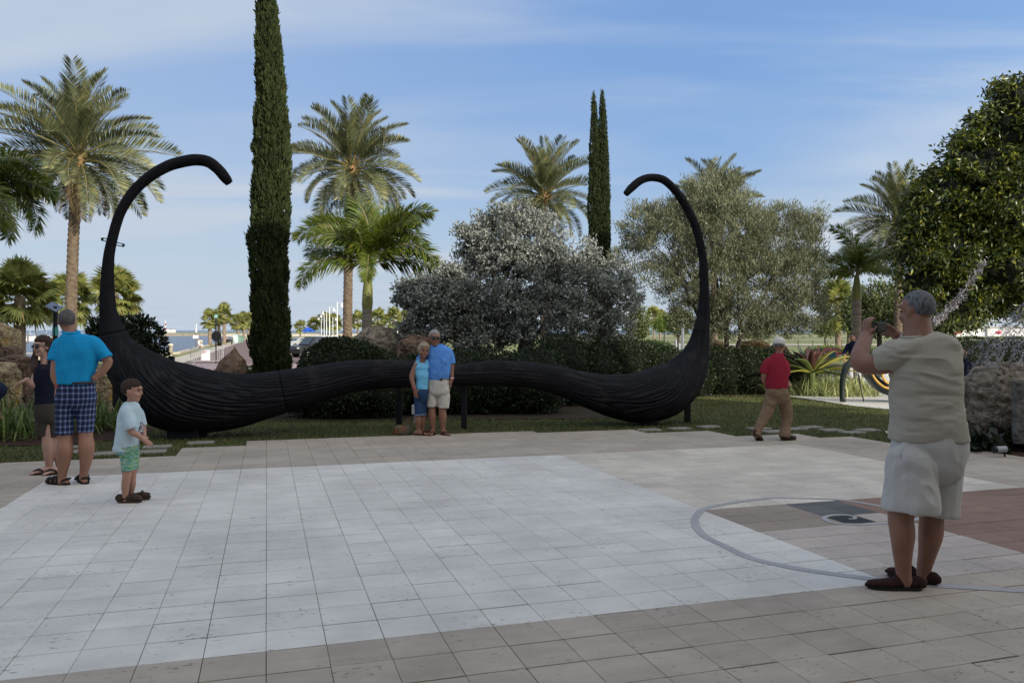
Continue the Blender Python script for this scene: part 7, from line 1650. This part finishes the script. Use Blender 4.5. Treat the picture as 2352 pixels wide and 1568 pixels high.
# traffic cones
M_org = pmat('orange_plastic', (.65, .09, .04), (.55, .07, .03), scale=3, rough=.5)
for px, Y, lb in ((1086, 62, 'orange traffic cone seen under the smaller silver tree'), (1174, 58, 'orange traffic cone seen right of the silver tree trunk'), (1243, 64, 'orange traffic cone half hidden by the rounded hedge')):
    P = at(px, 790, Y); P.z = gz(Y); c = empty('traffic_cone', P, lb, 'traffic cone', 'traffic cones')
    V_, Q_, _ = lathe([(.19, .03), (.05, .75), (.0, .76)], 14); MB().add(V_, Q_).build('cone', M_org, c, smooth=True); MB().shape(bbox(-.24, .24, -.24, .24, 0, .035, .01)).build('base', M_org, c)
    V_, Q_, _ = lathe([(.137, .31), (.105, .48)], 14); MB().add(V_ * (1.03, 1.03, 1), Q_).build('white_collar', M_wh, c)
# hangars
for px0, px1, Y, h, lb in ((2186, 2262, 300, 3.6, 'low white hangar with pale doors seen left of the ribbon strands'), (2268, 2420, 310, 3.4, 'long low white hangar behind the ribbon strands at right')):
    a = at(px0, 770, Y); b = at(px1, 770, Y); L = b.x - a.x; hg = empty('hangar_building', (a.x, Y, gz(Y)), lb, 'building', 'hangars on the airfield')
    MB().shape(box(0, L, 0, 12, -.1, h)).build('wall', pmat('hangar_wall', (.50, .50, .50), (.42, .42, .43), scale=.3, rough=.7), hg)
    MB().shape(box(-.4, L + .4, -.4, 12.4, h + .002, h + .45)).build('roof', M_grm, hg)
    n = max(2, int(L / 6)); dm = MB().shape(box(0, L / n * .62, -.06, -.002, .1, h * .78)).mesh('door', M_wh)
    for k in range(n): link('door', dm, hg, (L / n * (k + .19), 0, 0))
    MB().shape(box(L * .12, L * .12 + 2.2, -.10, -.062, .9, 2.0)).build('red_panel', rr_, hg)
# boats in the marina
def boat(px, Y, L, label, rz=0.0):
    P = at(px, 780, Y); P.z = -1.9; b = empty('motor_boat', P, label, 'boat', 'white motor boats in the marina', rz)
    s = L / 10
    V, Q, T = loft([(-.2 * s, 0, -.4 * s, 4.2 * s, .9 * s), (0, 0, .4 * s, 4.7 * s, 1.35 * s), (.2 * s, 0, 1.1 * s, 5.0 * s, 1.5 * s)], 28, 2.0); MB().add(V, Q, T).build('hull', M_wh, b, smooth=True)
    MB().shape(loft([(-.3 * s, 0, 1.11 * s, 2.6 * s, 1.1 * s), (-.5 * s, 0, 1.9 * s, 2.1 * s, 1.0 * s), (-.6 * s, 0, 2.1 * s, 1.9 * s, .9 * s)], 20, 4)).build('cabin', M_wh, b)
    MB().shape(loft([(-.4 * s, 0, 1.45 * s, 2.48 * s, 1.09 * s), (-.46 * s, 0, 1.75 * s, 2.28 * s, 1.05 * s)], 20, 4)).build('window_band', M_glass, b)
    MB().shape(loft([(-1.0 * s, 0, 2.9 * s, 1.6 * s, .95 * s), (-1.0 * s, 0, 3.0 * s, 1.6 * s, .95 * s)], 16, 4)).build('hard_top', M_wh, b)
    for x in (-2.2, .2): MB().shape(tube([(x * s, .7 * s, 2.0 * s), (x * s, .7 * s, 2.95 * s)], .06 * s, 6, 1)).build('strut', M_wh, b)
    MB().shape(tube([(-1.0 * s, 0, 3.0 * s), (-1.3 * s, 0, 5.2 * s)], .05 * s, 6, 1)).build('aerial', M_wh, b)
for px, Y, L, rz, lb in ((76, 240, 7.5, .2, 'white motor boat with hard top left of the woman in sunglasses'), (112, 250, 6.0, .1, 'low white motor boat right of the solar post'), (56, 270, 7.0, 1.0, 'white motor boat seen beside the left sabal palm trunk'), (188, 330, 7.0, .3, 'white motor boat behind the head of the man in turquoise'), (22, 265, 8.0, .4, 'white motor boat at the far left behind the upright boulder')):
    boat(px, Y, L, lb, rz)
M_pile = pmat('mooring_wood', (.16, .13, .10), rough=.9)
for k, (px, Y, lb) in enumerate(((64, 215, 'mooring pile closest to the left sabal palm trunk in the marina'), (84, 222, 'mooring pile in the water left of the woman in sunglasses'), (97, 218, 'mooring pile in the water above the woman in sunglasses'), (120, 228, 'mooring pile in the water beside the solar post'), (106, 232, 'mooring pile between the woman head and the solar post'))):
    P = at(px, 790, Y); o = MB().shape(tube([(0, 0, -1), (0, 0, 2.2)], .2, 8, 1)).build('mooring_pile', M_pile, None, (P.x, Y, -1.9)); tag(o, lb, 'mooring pile', 'mooring piles')
# rail by the water at left
P = at(70, 812, 61); rl = empty('railing', (P.x, 61, gz(57)), 'low pale railing at the water edge behind the far left rocks', 'railing')
MB().shape(tube([(-5, 0, .55), (5, 1.5, .55)], .04, 6, 1)).build('rail', M_cr, rl)
for k in range(7): MB().shape(tube([(-5 + k * 10 / 6, k * .25, 0), (-5 + k * 10 / 6, k * .25, .55)], .035, 6, 1)).build('post', M_cr, rl)
# beacons on the breakwater
for px, Y, h, lb in ((380, 470, 5.6, 'red and white lattice beacon tower on the far breakwater'), (451, 468, 3.6, 'small white harbour beacon on the far breakwater')):
    P = at(px, 765, Y); bt = empty('harbour_beacon', (P.x, Y, 0.0), lb, 'beacon', 'harbour beacons')
    for k in range(4): MB().shape(box(-.38 + .07 * k, .38 - .07 * k, -.3, .3, k * h / 4 + .001, (k + 1) * h / 4)).build('tower_stage', rr_ if k % 2 and h > 4 else M_wh, bt)
    MB().shape(tube([(0, 0, h), (0, 0, h + 1.4)], .2, 8, 1)).build('lantern', M_wh, bt)
for px, w_, lb in ((389, 3.0, 'small white equipment hut beside the beacon tower'), (398, 2.2, 'second small white equipment hut on the breakwater')):
    P = at(px, 765, 469); hu = empty('equipment_hut', (P.x, 469, 0.0), lb, 'hut', 'huts on the breakwater'); MB().shape(box(-w_ / 2, w_ / 2, -1, 1, 0, 2.0)).build('wall', M_wh, hu); MB().shape(box(-w_ / 2 - .2, w_ / 2 + .2, -1.2, 1.2, 2.002, 2.2)).build('roof', M_grm, hu)
# channel markers in the water
for px, py, lb in ((450, 790, 'channel marker post with white board in the water left of the stop sign'),):
    Y = 170; P = at(px, 790, Y); cm = empty('channel_marker', (P.x, Y, -1.9), lb, 'marker'); MB().shape(tube([(0, 0, -1), (0, 0, 2.8)], .12, 8, 1)).build('pile', M_pile, cm); MB().shape(bbox(-.6, .6, -.16, -.13, 1.6, 2.3, .01)).build('board', M_wh, cm)
# wire fence on the airfield
fY = 100.0; x0 = at(1400, 780, fY).x; fe = empty('wire_fence', (x0, fY, gz(fY)), 'low dark wire fence along the airfield grass behind the right hedge', 'fence')
Lf = at(2100, 780, fY).x - x0
pm_ = MB().shape(box(-.03, .03, -.03, .03, 0, 1.1)).mesh('post', M_blackm)
for k in range(22): link('post', pm_, fe, (Lf * k / 21, 0, 0))
for z_ in (.45, .8, 1.08): MB().shape(box(0, Lf, -.012, .012, z_ - .012, z_ + .012)).build('rail', M_blackm, fe).location = (0, -.045, 0)
